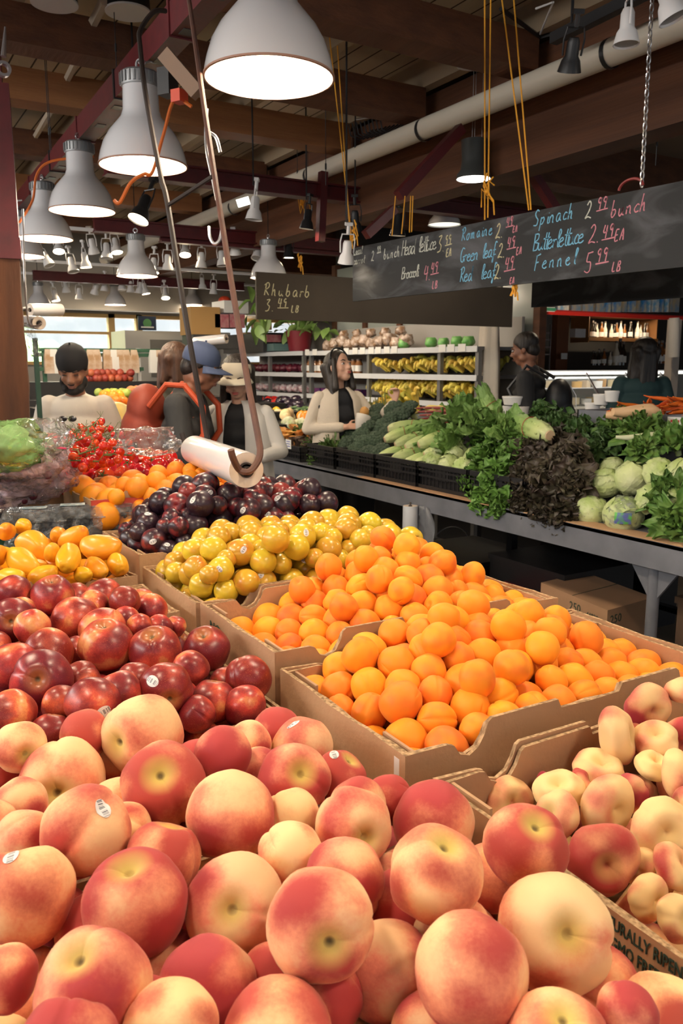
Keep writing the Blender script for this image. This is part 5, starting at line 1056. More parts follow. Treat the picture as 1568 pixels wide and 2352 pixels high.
MB().tube([aX(680, 430, 3.6), aX(690, 490, 3.6), aX(705, 440, 3.6), aX(712, 480, 3.6)], .004, 5).build('yellow_rope', mYel, label='yellow rope hanging slack on the red beam', cat='rope')
a = aX(1473, 430, XB + .009); b = aY(1497, 0, a.y); k = (3.5 - a.z)/(b.z - a.z); chain(a, a + (b - a)*k, 'steel_chain', 'light steel chain holding the right end of the blackboard', .03, .003)
mb = MB(); c = aX(1448, 432, XB + .009); mb.tube([c + Vector((0, .06*math.cos(t), .035*math.sin(t))) for t in [PI*k/12 for k in range(13)]], .006, 6); mb.build('board_handle', M('red_handle', (.2, .02, .02), .5), label='red handle loop on top of the blackboard by the chain', cat='handle')
for px, py, z, lab in ((8, 140, 3.1, 'white wall hook bracket at the top left edge'),):
    p = aD(px, py, 3.6); mb = MB(); mb.tube([aD(12, 62, 3.6), aD(8, 130, 3.6)], [.004, .012], 8); mb.lathe([(.02, -.01), (.032, -.01), (.032, .02), (.02, .02)], 20, Matrix.Translation(aD(7, 160, 3.6)) @ Matrix.Rotation(PI/2, 4, 'X'), closed=True); mb.build('clamp_hook', mChrome, label=lab, cat='hook')
# ================================================================== THE VEGETABLE TABLE
XT = 2.8
t = thing('steel_table', 'long grey painted steel table edge and top carrying the vegetables', 'table', (3.2, 4.6, 0))
mb = MB(); mb.box2((XT, .9, .77), (XT + .04, 8.6, .885)); mb.box2((XT, .9, .87), (XT + .9, 8.6, .89)); mb.box2((XT + .86, .9, .8), (XT + .9, 8.6, .885)); mb.build('table_frame', mGrey, t, smooth=False)
for y in (2.22, 3.9, 5.9, 8.0):
    mb = MB(); mb.tube([(2.86, y, 0), (2.86, y, .78)], .026, 16)
    mb.v += [(2.853, y - .13, .775), (2.853, y + .13, .775), (2.853, y, .60), (2.867, y - .13, .775), (2.867, y + .13, .775), (2.867, y, .60)]; k = len(mb.v) - 6
    mb.f += [(k, k + 1, k + 2), (k + 3, k + 5, k + 4), (k, k + 3, k + 4, k + 1), (k + 1, k + 4, k + 5, k + 2), (k + 2, k + 5, k + 3, k)]; mb.mi += [0]*5; mb.build('leg', mGrey, t, ang=30)
    mb = MB(); mb.box((3.6, y, .4), (.05, .05, .8)); mb.build('leg', mSteelB, t, smooth=False)
mb = MB(); 
for a, b in (((XT + .03, 0.9), (XT + .12, 2.9)), ): pass
MB().box2((2.79, 1.0, .89), (2.9, 2.95, .893)).build('cardboard_liner', mCard, smooth=False, label='flat cardboard strip under the wrapped lettuces along the table edge', cat='cardboard')
mb = MB(); mb.box2((2.785, 3.15, .889), (2.85, 4.5, .892)); mb.build('cardboard_liner', mCard, smooth=False, label='torn cardboard strip along the table edge under the black crates', cat='cardboard')
# tiered boards the vegetables lean on
t = thing('display_tier', 'dark sloping boards behind the crates that raise the vegetables', 'display tier', (3.4, 4, .89))
mb = MB()
for y0, y1 in ((.95, 4.95),):
    mb.add([(3.02, y0, .893), (3.5, y0, .893), (3.5, y0, 1.12), (3.02, y0, .97), (3.02, y1, .893), (3.5, y1, .893), (3.5, y1, 1.12), (3.02, y1, .97)], [(0, 1, 2, 3), (7, 6, 5, 4), (0, 3, 7, 4), (3, 2, 6, 7), (2, 1, 5, 6), (1, 0, 4, 5)])
mb.build('sloping_board', mBlack, t, smooth=False)
MB().box2((3.48, .95, .893), (4.0, 4.6, 1.24)).build('back_tier', mBlack, t, smooth=False)
# black lattice crates
def crate(y0, y1, x0=2.85, x1=3.12, z0=.893, h=.15, lab='', m_=None):
    m_ = m_ or mBlack; t = thing('plastic_crate', lab, 'crate', ((x0 + x1)/2, (y0 + y1)/2, z0), 0, 'black plastic crates on the steel table')
    MB().box2((x0, y0, z0), (x1, y1, z0 + .006)).build('bottom', m_, t, smooth=False)
    for nm, a, b in (('side', (x0, y0), (x0, y1)), ('side', (x1, y0), (x1, y1)), ('end', (x0, y0), (x1, y0)), ('end', (x0, y1), (x1, y1))):
        mb = MB(); A = Vector((*a, z0)); B = Vector((*b, z0)); L_ = (B - A).length; n = max(3, int(L_/.035))
        for z, w in ((.012, .02), (h*.5, .012), (h*.72, .010), (h - .012, .026)): mb.beam(A + Vector((0, 0, z)), B + Vector((0, 0, z)), .008 if z < h - .02 else .016, w)
        for k in range(n + 1): p = A.lerp(B, k/n); mb.box((p.x, p.y, z0 + h*.5), (.006, .006, h))
        p = A.lerp(B, .5); mb.box((p.x, p.y, z0 + h*.62), (.006 if nm == 'side' else .12, .12 if nm == 'side' else .006, h*.4)); mb.build(nm, m_, t, smooth=False)
    MB().box2((x0 + .012, y0 + .012, z0 + .007), (x1 - .012, y1 - .012, z0 + h*.8)).build('dark_liner', mBlack, t, smooth=False); return t
for y0, y1, lab in ((4.90, 5.28, 'black crate under the feathery herbs'), (4.39, 4.86, 'black crate under the broccoli'), (3.93, 4.36, 'black crate under the romaine hearts'), (3.46, 3.90, 'black crate under the pale lettuce heads'), (3.02, 3.43, 'black crate behind the hanging curly green lettuce')): crate(y0, y1, lab=lab)
crate(5.4, 6.05, 2.85, 3.3, .893, .11, 'black basket of mushrooms with price cards')
# ------------------------------------------------------------------ leaves
def gmat(name, axis, stops, rough=.55, nscale=8, namt=.35, noisecol=(.05, .12, .02), tr=.0, bump=.4, rand=.12, bs=30):
    m, t, b, N, L = nt(name); tc = N('ShaderNodeTexCoord'); sx = N('ShaderNodeSeparateXYZ'); L(tc.outputs['Object'], sx.inputs[0])
    no = N('ShaderNodeTexNoise'); no.inputs['Scale'].default_value = nscale; no.inputs['Detail'].default_value = 5; L(tc.outputs['Object'], no.inputs['Vector'])
    if axis == 'R':
        ln = N('ShaderNodeVectorMath'); ln.operation = 'LENGTH'; L(tc.outputs['Object'], ln.inputs[0]); src = ln.outputs['Value']
    else: src = sx.outputs[axis]
    ad = N('ShaderNodeMath'); ad.operation = 'MULTIPLY_ADD'; L(no.outputs[0], ad.inputs[0]); ad.inputs[1].default_value = .3*(stops[-1][0] - stops[0][0]); L(src, ad.inputs[2])
    mr = N('ShaderNodeMapRange'); mr.inputs['From Min'].default_value = stops[0][0]; mr.inputs['From Max'].default_value = stops[-1][0]*1.15; L(ad.outputs[0], mr.inputs['Value'])
    cr = N('ShaderNodeValToRGB'); e = cr.color_ramp; lo, hi = stops[0][0], stops[-1][0]
    e.elements[0].color = (*stops[0][1], 1); e.elements[1].color = (*stops[-1][1], 1)
    for p, c in stops[1:-1]: q = e.elements.new((p - lo)/(hi - lo)); q.color = (*c, 1)
    L(mr.outputs[0], cr.inputs[0])
    n2 = N('ShaderNodeTexNoise'); n2.inputs['Scale'].default_value = nscale*2.3; n2.inputs['Detail'].default_value = 6; L(tc.outputs['Object'], n2.inputs['Vector'])
    m2 = N('ShaderNodeMapRange'); m2.inputs['From Min'].default_value = .42; m2.inputs['From Max'].default_value = .7; m2.inputs['To Max'].default_value = namt; L(n2.outputs[0], m2.inputs['Value'])
    mx = N('ShaderNodeMix'); mx.data_type = 'RGBA'; L(m2.outputs[0], mx.inputs['Factor']); L(cr.outputs[0], mx.inputs['A']); mx.inputs['B'].default_value = (*noisecol, 1)
    hs = N('ShaderNodeHueSaturation'); L(mx.outputs['Result'], hs.inputs['Color']); oi = N('ShaderNodeObjectInfo')
    r_ = N('ShaderNodeMapRange'); r_.inputs['To Min'].default_value = 1 - rand; r_.inputs['To Max'].default_value = 1 + rand; L(oi.outputs['Random'], r_.inputs['Value']); L(r_.outputs[0], hs.inputs['Value'])
    L(hs.outputs[0], b.inputs['Base Color']); b.inputs['Roughness'].default_value = rough
    bp = N('ShaderNodeBump'); bp.inputs['Strength'].default_value = bump; bp.inputs['Distance'].default_value = .01; n5 = N('ShaderNodeTexNoise'); n5.inputs['Scale'].default_value = bs; L(tc.outputs['Object'], n5.inputs['Vector']); L(n5.outputs[0], bp.inputs['Height']); L(bp.outputs[0], b.inputs['Normal'])
    return m
mLettG = gmat('curly_green_lettuce', 'R', [(.03, (.35, .42, .14)), (.10, (.12, .26, .04)), (.18, (.085, .20, .03))], nscale=14, noisecol=(.03, .08, .012))
mLettR = gmat('red_leaf_lettuce', 'R', [(.03, (.16, .17, .05)), (.09, (.045, .035, .02)), (.17, (.030, .012, .013))], nscale=16, noisecol=(.06, .07, .02), rand=.3)
mKale = gmat('curly_kale', 'R', [(.03, (.16, .24, .08)), (.12, (.035, .09, .018)), (.2, (.03, .085, .015))], nscale=14, noisecol=(.07, .16, .03))
mPars = gmat('parsley_leaf', 'R', [(.03, (.25, .34, .10)), (.12, (.08, .18, .03)), (.2, (.06, .16, .025))], nscale=12, noisecol=(.18, .26, .05))
mRomL = gmat('romaine_leaf', 1, [(.0, (.62, .62, .38)), (.08, (.46, .54, .22)), (.18, (.20, .33, .08)), (.30, (.10, .21, .045))], nscale=9, noisecol=(.30, .42, .14), bs=40)
mPale = gmat('pale_lettuce_leaf', 2, [(-.06, (.62, .66, .38)), (.0, (.52, .60, .27)), (.08, (.33, .45, .14))], nscale=9, noisecol=(.68, .70, .48), namt=.5, bs=35, bump=.7)
mHerb = gmat('feathery_herb', 'R', [(.02, (.22, .26, .08)), (.1, (.07, .14, .03)), (.2, (.06, .13, .03))], nscale=12, noisecol=(.2, .22, .06))
mBroc = gmat('broccoli_floret', 'R', [(.02, (.12, .17, .07)), (.05, (.04, .075, .035)), (.08, (.045, .08, .045))], nscale=30, noisecol=(.08, .12, .08), bump=1, bs=220)
mStalk = M('pale_green_stalk', (.32, .40, .16), .5, n=(15, (.42, .48, .24), .5))
def leaf(mb, T, L_, W, curl, ruf, seed, nu=9, nv=8, cup=.25, fr=5, mi=0):
    r2 = random.Random(seed); ph = r2.uniform(0, 6); vs = []
    for i in range(nu + 1):
        u = i/nu; w_ = W*(math.sin(PI*min(1, .06 + .94*u**.75)))**.7 if u < .999 else W*.12
        for j in range(nv + 1):
            v = 2*j/nv - 1; e = abs(v)**1.6
            z = curl*u*u*L_ + cup*e*w_ + ruf*e*math.sin(fr*2*PI*u + ph + (2 if v > 0 else 0)) + ruf*.4*(u**3)*math.sin(7*v + ph)
            vs.append((v*w_*(1 - .12*e*math.sin(fr*6*u + ph)), u*L_ - .25*curl*u*u*L_ + ruf*.5*e*math.cos(fr*2*PI*u*1.3 + ph), z))
    mb.add(vs, [(i*(nv + 1) + j, i*(nv + 1) + j + 1, (i + 1)*(nv + 1) + j + 1, (i + 1)*(nv + 1) + j) for i in range(nu) for j in range(nv)], T, mi)
def leafhead(n, L_, W, ruf, fr, mat, seed, tilt=(85, 10), name='head', nu=9, nv=9, stalk=.02, curl=(-.25, .35)):
    """loose head: leaves fan out from the root at the origin around +Z"""
    r2 = random.Random(seed); mb = MB()
    for k in range(n):
        f = k/(n - 1); a = k*2.4 + r2.uniform(-.2, .2); ti = math.radians(tilt[0] + (tilt[1] - tilt[0])*f)
        T = Matrix.Rotation(a, 4, 'Z') @ Matrix.Rotation(PI/2 - ti, 4, 'X') @ Matrix.Translation((0, stalk*.4, 0))
        leaf(mb, T, L_*r2.uniform(.85, 1.1)*(1 - .2*f), W*r2.uniform(.85, 1.15), curl[0] + (curl[1] - curl[0])*f, ruf, seed*100 + k, nu, nv, .25, fr*r2.uniform(.8, 1.2))
    me = mb.mesh(name, mat); shade(me, 180); return me
def head_thing(name, me, lab, cat, stalk=None):
    t = thing(name, lab, cat); o = bpy.data.objects.new('leaves', me); COL.objects.link(o); o.parent = t
    if stalk: m = MB(); m.tube([(0, 0, -.035), (0, 0, .03)], [stalk, stalk*1.15], 10); m.build('stalk', mStalk, t, local=True)
    return Proto(t)
def put_set(protos, spots, base_lab, grp, up=None):
    """spots: (px, py, X, scale, axis, label) - axis is the way the head's top points, in world"""
    for i, s in enumerate(spots):
        px, py, X_, sc, ax = s[:5]; p = aX(px, py, X_); q = Vector(ax).normalized().to_track_quat('Z', 'Y') @ Quaternion((0, 0, 1), rnd.uniform(0, 6))
        protos[i % len(protos)].put(p, q, sc, s[5] if len(s) > 5 else base_lab, grp)
gl3 = [head_thing('green_leaf_lettuce', leafhead(30, .135, .062, .020, 5.5, mLettG, 3 + i), '', 'lettuce', .018) for i in range(2)]
for k in gl3: pass
O_ = (-1, -.25, .25)
put_set(gl3, [(1120, 1060, 3.05, 1, (-.8, .3, .7)), (1160, 1020, 3.15, 1, (-.6, 0, .9)), (1105, 1110, 2.95, 1, (-.9, .3, .3)), (1150, 1100, 2.93, 1, (-1, 0, .3)), (1130, 1150, 2.88, .95, (-1, .2, -.1)), (1165, 1160, 2.86, .85, (-1, 0, -.2)), (1195, 1050, 3.05, 1, (-.7, 0, .7)), (1120, 1015, 3.2, 1, (-.4, .2, .9))], 'dark green curly leaf lettuce hanging over the table edge beside the red leaf lettuce', 'green leaf lettuces')
rl3 = [head_thing('red_leaf_lettuce', leafhead(32, .135, .060, .022, 6, mLettR, 23 + i), '', 'lettuce', .018) for i in range(2)]
put_set(rl3, [(1210, 1050, 3.06, 1, (-.7, .2, .7)), (1260, 1030, 3.12, 1.05, (-.5, 0, .9)), (1310, 1060, 3.05, 1, (-.7, -.2, .7)), (1215, 1110, 2.95, 1, (-1, .2, .3)), (1270, 1100, 2.95, 1.08, (-1, 0, .3)), (1320, 1115, 2.93, .95, (-1, -.3, .3)), (1215, 1155, 2.87, .8, (-1, .1, -.2)), (1270, 1165, 2.87, 1, (-1, 0, -.2)), (1295, 1180, 2.85, .8, (-1, -.2, -.4)), (1240, 1080, 3.0, 1, (-1, .1, .4))], 'dark red curly leaf lettuce in the mass hanging over the table edge', 'red leaf lettuces')
kl = [head_thing('curly_kale', leafhead(30, .125, .05, .022, 6, mKale, 43 + i, tilt=(80, 5)), '', 'kale', .015) for i in range(2)]
put_set(kl, [(1240, 999, 3.4, 1, (-.5, .2, .9)), (1290, 989, 3.45, 1.05, (-.4, 0, .9)), (1340, 1004, 3.4, 1, (-.5, 0, .9)), (1300, 1034, 3.3, .95, (-.7, 0, .6)), (1350, 1049, 3.25, .95, (-.7, -.2, .6)), (1400, 1024, 3.35, 1, (-.6, 0, .8)), (1250, 959, 3.55, .9, (-.2, .3, 1)), (1210, 1004, 3.45, .8, (-.5, .3, .9))], 'curly dark green kale behind the red leaf lettuce', 'curly kale bunches')
pr = [head_thing('parsley_bunch', leafhead(34, .14, .035, .020, 8, mPars, 63 + i, tilt=(75, 5), nv=7), '', 'parsley', .014) for i in range(2)]
put_set(pr, [(1430, 990, 3.4, 1, (-.5, 0, .9), 'bright curly parsley bunch below the carrots'), (1470, 1000, 3.35, 1.0, (-.5, -.1, .8), 'curly parsley bunch touching the pale fennel stalk'), (1480, 1035, 3.2, .8, (-.8, -.2, .5), 'curly parsley bunch above the wrapped lettuces'), (1545, 1150, 2.98, 1, (-.7, -.2, .7), 'tall parsley bunch at the right edge, upper part'), (1562, 1200, 2.9, 1, (-1, -.1, .2), 'parsley bunch spilling over the table at the right edge'), (1555, 1030, 3.3, 1, (-.4, 0, 1), 'dark parsley bunch at the right edge under the carrot tray'), (1530, 1010, 3.5, .8, (-.4, 0, 1), 'dark parsley bunch right of the fennel stalk')], '', 'parsley bunches')
hb = [head_thing('herb_bunch', leafhead(46, .15, .016, .016, 9, mHerb, 83 + i, tilt=(95, 10), nv=5, nu=10), '', 'herbs', .010) for i in range(2)]
put_set(hb, [(725, 1035, 3.0, .9, (-.8, .2, .4), 'feathery green herb bunch hanging over the crate at its left end'), (745, 1020, 3.1, .9, (-.6, 0, .8), 'feathery herb bunch in the middle of its crate'), (765, 1035, 3.0, .9, (-.8, -.2, .4), 'feathery herb bunch beside the broccoli'), (738, 1060, 2.93, .8, (-1, 0, -.3), 'feathery herb bunch trailing down to the table edge'), (700, 1000, 3.2, .8, (-.4, .3, .9), 'feathery herb bunch by the mushroom basket'), (790, 1000, 3.2, .7, (-.4, .3, .9), 'feathery herb bunch under the brown box')], '', 'feathery herb bunches')
# broccoli
def broccoli(seed):
    r2 = random.Random(seed); t = thing('broccoli_crown', '', 'broccoli'); mb = MB()
    for k in range(60):
        f = k/59; ph = k*2.4; th = math.acos(1 - f*.95)*1.05; R_ = .052 + .006*r2.random(); c = Vector((math.sin(th)*math.cos(ph)*R_*1.1, math.sin(th)*math.sin(ph)*R_*1.1, math.cos(th)*R_*.8 + .03)); s = len(mb.v)
        mb.ball(c, .0145*r2.uniform(.8, 1.2), 9, 7)
        for i in range(s, len(mb.v)):
            v = Vector(mb.v[i]); d = (v - c); mb.v[i] = tuple(c + d*(1 + .25*noise.noise(v*160)))
    mb.ball((0, 0, .03), (.055, .055, .04), 16, 8); mb.build('floret_crown', mBroc, t, local=True, ang=180)
    m = MB(); m.tube([(0, 0, -.05), (0, 0, .03)], [.018, .03], 10); m.build('stalk', mStalk, t, local=True); return Proto(t)
bp = [broccoli(i) for i in range(3)]
bl_ = [(835, 970, 3.3), (870, 955, 3.42), (910, 950, 3.45), (945, 950, 3.5), (815, 1000, 3.2), (850, 995, 3.22), (885, 990, 3.3), (805, 1030, 3.08), (838, 1030, 3.08), (870, 1020, 3.15), (900, 1000, 3.25), (815, 1052, 3.0), (850, 1055, 2.99), (880, 1050, 3.03), (905, 975, 3.35), (925, 965, 3.42), (835, 1012, 3.15), (860, 975, 3.35)]
put_set(bp, [(a, b, c, 1.1, (-.6 + rnd.uniform(-.2, .2), rnd.uniform(-.2, .4), .8)) for a, b, c in bl_], 'dark green broccoli crown in the heap between the herbs and the romaine', 'broccoli crowns')
# romaine hearts lying with their white butts to the aisle
def romaine(seed, L_=.27):
    r2 = random.Random(seed); t = thing('romaine_heart', '', 'romaine lettuce'); mb = MB(); n = 28; P_ = [(.0, .012), (0, .024), (.02, .033), (.07, .043), (.12, .045), (.18, .04), (.24, .028), (L_, .01)]; vs = []
    for y, r in P_:
        for k in range(n):
            a = 2*PI*k/n; rr = r*(1 + .10*abs(math.cos(3.5*a + seed)) - .05 + .05*noise.noise(Vector((math.cos(a)*2, y*20, math.sin(a)*2 + seed)))); vs.append((rr*math.cos(a), y, rr*math.sin(a)))
    fs = [(i*n + k, (i + 1)*n + k, (i + 1)*n + (k + 1) % n, i*n + (k + 1) % n) for i in range(len(P_) - 1) for k in range(n)] + [tuple(range(n))]
    mb.add(vs, fs)
    for k in range(9):
        T = Matrix.Rotation(k*2*PI/9 + r2.uniform(-.2, .2), 4, 'Y') @ Matrix.Translation((0, .03 + .01*(k % 3), .036)) @ Matrix.Rotation(.02, 4, 'X')
        leaf(mb, T, .25, .034, -.04 + .06*r2.random(), .008, seed*9 + k, 12, 6, -.28, 4)
    lv = mb.build('leaves', mRomL, t, local=True, ang=180); m = MB(); m.tube([(0, -.006, 0), (0, .012, 0)], [.020, .026], 14); m.build('butt', M('cut_butt', (.50, .36, .22), .7), t, local=True)
    m = MB(); m.tube([(.047*math.cos(a), .15 + .01*math.sin(a), .047*math.sin(a)) for a in [2*PI*k/20 for k in range(21)]], .0016, 4); m.build('rubber_band', M('red_band', (.35, .03, .03), .6), lv, local=True); return Proto(t)
rp = [romaine(i) for i in range(3)]
def putrom(px, py, X_, dy, dz, sc, lab, rx=None):
    p = aX(px, py, X_); d = Vector((.85, dy, dz)).normalized(); q = d.to_track_quat('Y', 'Z') @ Quaternion((0, 1, 0), rnd.uniform(0, 6)); rp[rnd.randrange(3)].put(p, q, sc, lab, 'romaine hearts')
for a in ((893, 986, 3.16, -.75, .12, 1.12, 'romaine heart lying across the top of the romaine stack'), (884, 1010, 3.08, -.3, .3, .95, 'romaine heart at the left of the second row'), (908, 1022, 3.05, -.4, .3, .95, 'romaine heart second in the second row'), (932, 1028, 3.02, -.4, .3, 1, 'romaine heart in the middle of the second row'), (962, 1022, 3.02, -.4, .3, 1, 'romaine heart at the right of the second row'),
          (872, 1050, 2.95, -.35, .25, .95, 'romaine heart at the left of the bottom row'), (902, 1055, 2.93, -.35, .25, .95, 'romaine heart second in the bottom row'), (930, 1065, 2.92, -.35, .25, .95, 'romaine heart third in the bottom row'), (953, 1068, 2.91, -.35, .25, .95, 'romaine heart fourth in the bottom row'), (975, 1045, 2.98, -.4, .3, .9, 'romaine heart tucked beside the pale heads')): putrom(*a)
p = aX(1262, 1000, 3.05); rp[0].put(p, Vector((.25, .95, .12)).normalized().to_track_quat('Y', 'Z'), 1.25, 'large romaine heart lying with its butt to the right above the red leaf lettuce', 'romaine hearts')
p = aX(1150, 985, 3.25); rp[1].put(p, Vector((-.2, .4, .8)).normalized().to_track_quat('Y', 'Z'), 1.0, 'romaine heart leaning up behind the curly green lettuce', 'romaine hearts')
mRomBig = gmat('big_romaine_leaf', 'R', [(.03, (.50, .56, .26)), (.12, (.17, .30, .07)), (.25, (.12, .25, .05))], nscale=10, noisecol=(.30, .42, .13), bs=50, bump=.7)
br = [head_thing('loose_romaine', leafhead(20, .23, .075, .014, 3.5, mRomBig, 103 + i, tilt=(55, 5), curl=(-.1, .2)), '', 'romaine lettuce', .025) for i in range(2)]
put_set(br, [(1075, 985, 3.25, 1.1, (-.3, .1, 1), 'upright leafy romaine, tallest on the table'), (1120, 1000, 3.2, 1, (-.5, -.3, .9), 'leafy romaine right of the tallest one'), (1060, 1030, 3.1, .85, (-.7, .5, .5), 'leafy romaine leaning left over the romaine hearts'), (1020, 1010, 3.2, .8, (-.3, .8, .5), 'leafy romaine behind the romaine hearts'), (1180, 1010, 3.15, .8, (-.5, -.4, .7), 'leafy romaine beside the large lying heart')], '', 'leafy romaine heads')
# round pale heads
def cabbage(seed, r=.07, wrap=False, sq=.92, nm='butter_lettuce', ruf=.06):
    r2 = random.Random(seed); t = thing(nm, '', 'lettuce'); mb = MB(); mb.ball((0, 0, 0), (r*.93, r*.93, r*sq*.93), 20, 14)
    for k in range(8):
        q = Quaternion(Vector((r2.uniform(-1, 1), r2.uniform(-1, 1), r2.uniform(-1, 1))).normalized(), r2.uniform(0, 3)).to_matrix().to_4x4(); vs = [(0, 0, r)]; n = 26; R_ = 7; amax = r2.uniform(.9, 1.3); f = r2.randint(3, 5)
        for i in range(1, R_ + 1):
            for j in range(n):
                ph = 2*PI*j/n; e = (i/R_); a = amax*e*(1 + .12*math.sin(f*ph + k)); rad = r*(1 + .012*(k % 5)) + r*ruf*e**3*(1 + math.sin(9*ph + k*2)) + .02*r*math.cos(ph*14)*e
                vs.append((rad*math.sin(a)*math.cos(ph), rad*math.sin(a)*math.sin(ph), rad*math.cos(a)))
        mb.add([(x, y, z*sq) for x, y, z in [tuple(q @ Vector(v)) for v in vs]], [(0, 1 + j, 1 + (j + 1) % n) for j in range(n)] + [(1 + i*n + j, 1 + (i + 1)*n + j, 1 + (i + 1)*n + (j + 1) % n, 1 + i*n + (j + 1) % n) for i in range(R_ - 1) for j in range(n)])
    mb.build('leaves', mPale, t, local=True, ang=180)
    if wrap:
        crumple((0, 0, 0), r*1.13, seed, (1, 1, .95), .08, 30, 20, False).build('plastic_wrap', mClearW if wrap == 1 else mClear, t, local=True, ang=180)
        if wrap == 2:
            m = MB(); vs = []
            for i in range(7):
                for j in range(5): a = -.35 + .7*i/6; b = -.25 + .5*j/4; R_ = r*1.2; vs.append((R_*math.sin(a)*math.cos(b), -R_*math.cos(a)*math.cos(b), R_*math.sin(b)*.95))
            m.add(vs, [(i*5 + j, (i + 1)*5 + j, (i + 1)*5 + j + 1, i*5 + j + 1) for i in range(6) for j in range(4)]); m.build('printed_label', M('green_print_label', (.1, .4, .06), .4, n=(40, (.10, .12, .35), .15)), t, local=True)
    return Proto(t)
cbs = [cabbage(i) for i in range(3)]; wr1 = cabbage(11, .078, 1, nm='iceberg_lettuce', ruf=.02); wr2_ = cabbage(12, .085, 2, nm='iceberg_lettuce', ruf=.02)
wr1.put(aX(1357, 1174, 2.93), (0, 0, 1), .98, 'film-wrapped iceberg lettuce next to the red leaf lettuce', 'pale lettuce heads')
wr2_.put(aX(1432, 1182, 2.92), (0, 0, -.9), 1.03, 'film-wrapped iceberg lettuce with a green and blue printed label', 'pale lettuce heads')
for a, b, c, s, lab in ((1388, 1110, 3.05, 1.05, 'pale green lettuce head above the first wrapped iceberg'), (1450, 1098, 3.1, 1.1, 'pale lettuce head in the middle of the second row'), (1500, 1148, 2.98, 1.0, 'cream lettuce head with a band, right of the labelled iceberg'), (1515, 1090, 3.12, 1.05, 'pale lettuce head high at the right of the second row'),
                        (1562, 1090, 3.1, 1.0, 'pale lettuce head at the right edge'), (1475, 1055, 3.25, .9, 'pale lettuce head in the back row'), (1405, 1075, 3.2, .8, 'small lettuce head at the back left'), (1345, 1118, 3.1, .7, 'small lettuce head against the red leaf lettuce'), (1545, 1140, 2.95, .7, 'lettuce head behind the parsley at the right edge')):
    cbs[rnd.randrange(3)].put(aX(a, b, c), (rnd.uniform(-1, 1), rnd.uniform(-1, 1), rnd.uniform(0, 6)), s, lab, 'pale lettuce heads')
for i, (a, b, c, s) in enumerate(((995, 1062, 2.96, .9), (1030, 1070, 2.96, .95), (1065, 1078, 2.94, .9), (1090, 1055, 3.02, .9), (1010, 1040, 3.05, .85), (1045, 1045, 3.05, .85))):
    cbs[i % 3].put(aX(a, b, c), (rnd.uniform(-1, 1), rnd.uniform(-1, 1), rnd.uniform(0, 6)), (s, s, s*1.15), 'pale wrinkled lettuce head in the crate between the romaine and the curly green lettuce', 'wrinkled pale lettuce heads in their crate')
# carrots, daikon, rhubarb, corn, asparagus
mCar = M('carrot_skin', (.68, .13, .015), .5, n=(12, (.55, .09, .01), .4), rand=(.01, .12))
def carrot(name, lab, cat, r, L_, mat, tip=.15):
    t = thing(name, lab, cat); m = MB(); m.tube([(0, L_*k/6, .003*math.sin(k)) for k in range(7)], [r*(.5 if k == 0 else 1 - (1 - tip)*(k/6)**1.4) for k in range(7)], 9); m.build('root', mat, t, local=True)
    m = MB(); m.tube([(0, -.012, 0), (0, .002, 0)], r*.35, 6); m.build('crown', mStalk, t, local=True); return Proto(t)
cp_ = carrot('carrot', 'carrot', 'carrot', .016, .17, mCar)
def scatter(pr_, n, x0, x1, y0, y1, z0, h, lab, grp, sc=(.9, 1.1), head=None, seed=1):
    r2 = random.Random(seed)
    for k in range(n):
        x = r2.uniform(x0, x1); y = r2.uniform(y0, y1); u = 1 - abs((y - (y0 + y1)/2)/((y1 - y0)/2))**2; z = z0 + h*u*r2.uniform(.2, 1)
        pr_.put((x, y, z), (r2.uniform(-.3, .3), r2.uniform(-.2, .2), (head if head is not None else 0) + r2.uniform(-.9, .9)), r2.uniform(*sc), lab, grp)
t = thing('carrot_tray', 'grey plastic tray of loose carrots on the back tier', 'tray', (3.65, 2.9, 1.25))
def tray(t, x0, x1, y0, y1, z0, z1, m_):
    MB().box2((x0, y0, z0), (x1, y1, z0 + .008)).build('bottom', m_, t, smooth=False)
    for a, b in (((x0, y0), (x0 + .008, y1)), ((x1 - .008, y0), (x1, y1))): MB().box2((*a, z0), (*b, z1)).build('side', m_, t, smooth=False)
    for a, b in (((x0, y0), (x1, y0 + .008)), ((x0, y1 - .008), (x1, y1))): MB().box2((*a, z0), (*b, z1)).build('end', m_, t, smooth=False)
tray(t, 3.5, 3.95, 2.2, 3.3, 1.245, 1.36, mGrey)
scatter(cp_, 60, 3.56, 3.86, 2.35, 3.15, 1.35, .075, 'loose carrot heaped in the tray at the right', 'loose carrots in the tray', head=PI/2, seed=3)
dk = carrot('daikon', 'thick pale radish root', 'radish', .04, .24, M('pale_radish_skin', (.72, .50, .30), .5, n=(6, (.62, .38, .2), .5)), .5)
p = aX(1510, 945, 3.45); dk.put(p, (0, .1, 1.2), 1, 'thick pale orange radish root lying in front of the carrots', 'pale radish roots'); p = aX(1495, 955, 3.43); dk.put(p, (0, 0, .6), .9, 'second pale radish root pointing the other way', 'pale radish roots')
m = MB(); c = aX(1550, 972, 3.49); m.box(c, (.003, .09, .06)); t = thing('price_card', 'small white price card with red marks on the front of the carrot tray', 'price card', c); m.build('card', mPaper, t, smooth=False)
m = MB(); m.box(c + Vector((-.003, 0, .01)), (.002, .05, .012)); m.box(c + Vector((-.003, .01, -.015)), (.002, .03, .012)); m.build('red_print', M('red_marks', (.5, .05, .05), .6), t, smooth=False)
fn = carrot('fennel_stalk', 'white stalk', 'fennel', .022, .2, M('white_stalk', (.6, .62, .42), .5), .3); fn.put(aX(1535, 1005, 3.3), (0, 0, .9), 1.2, 'pale fennel stalk sticking out right of the parsley')
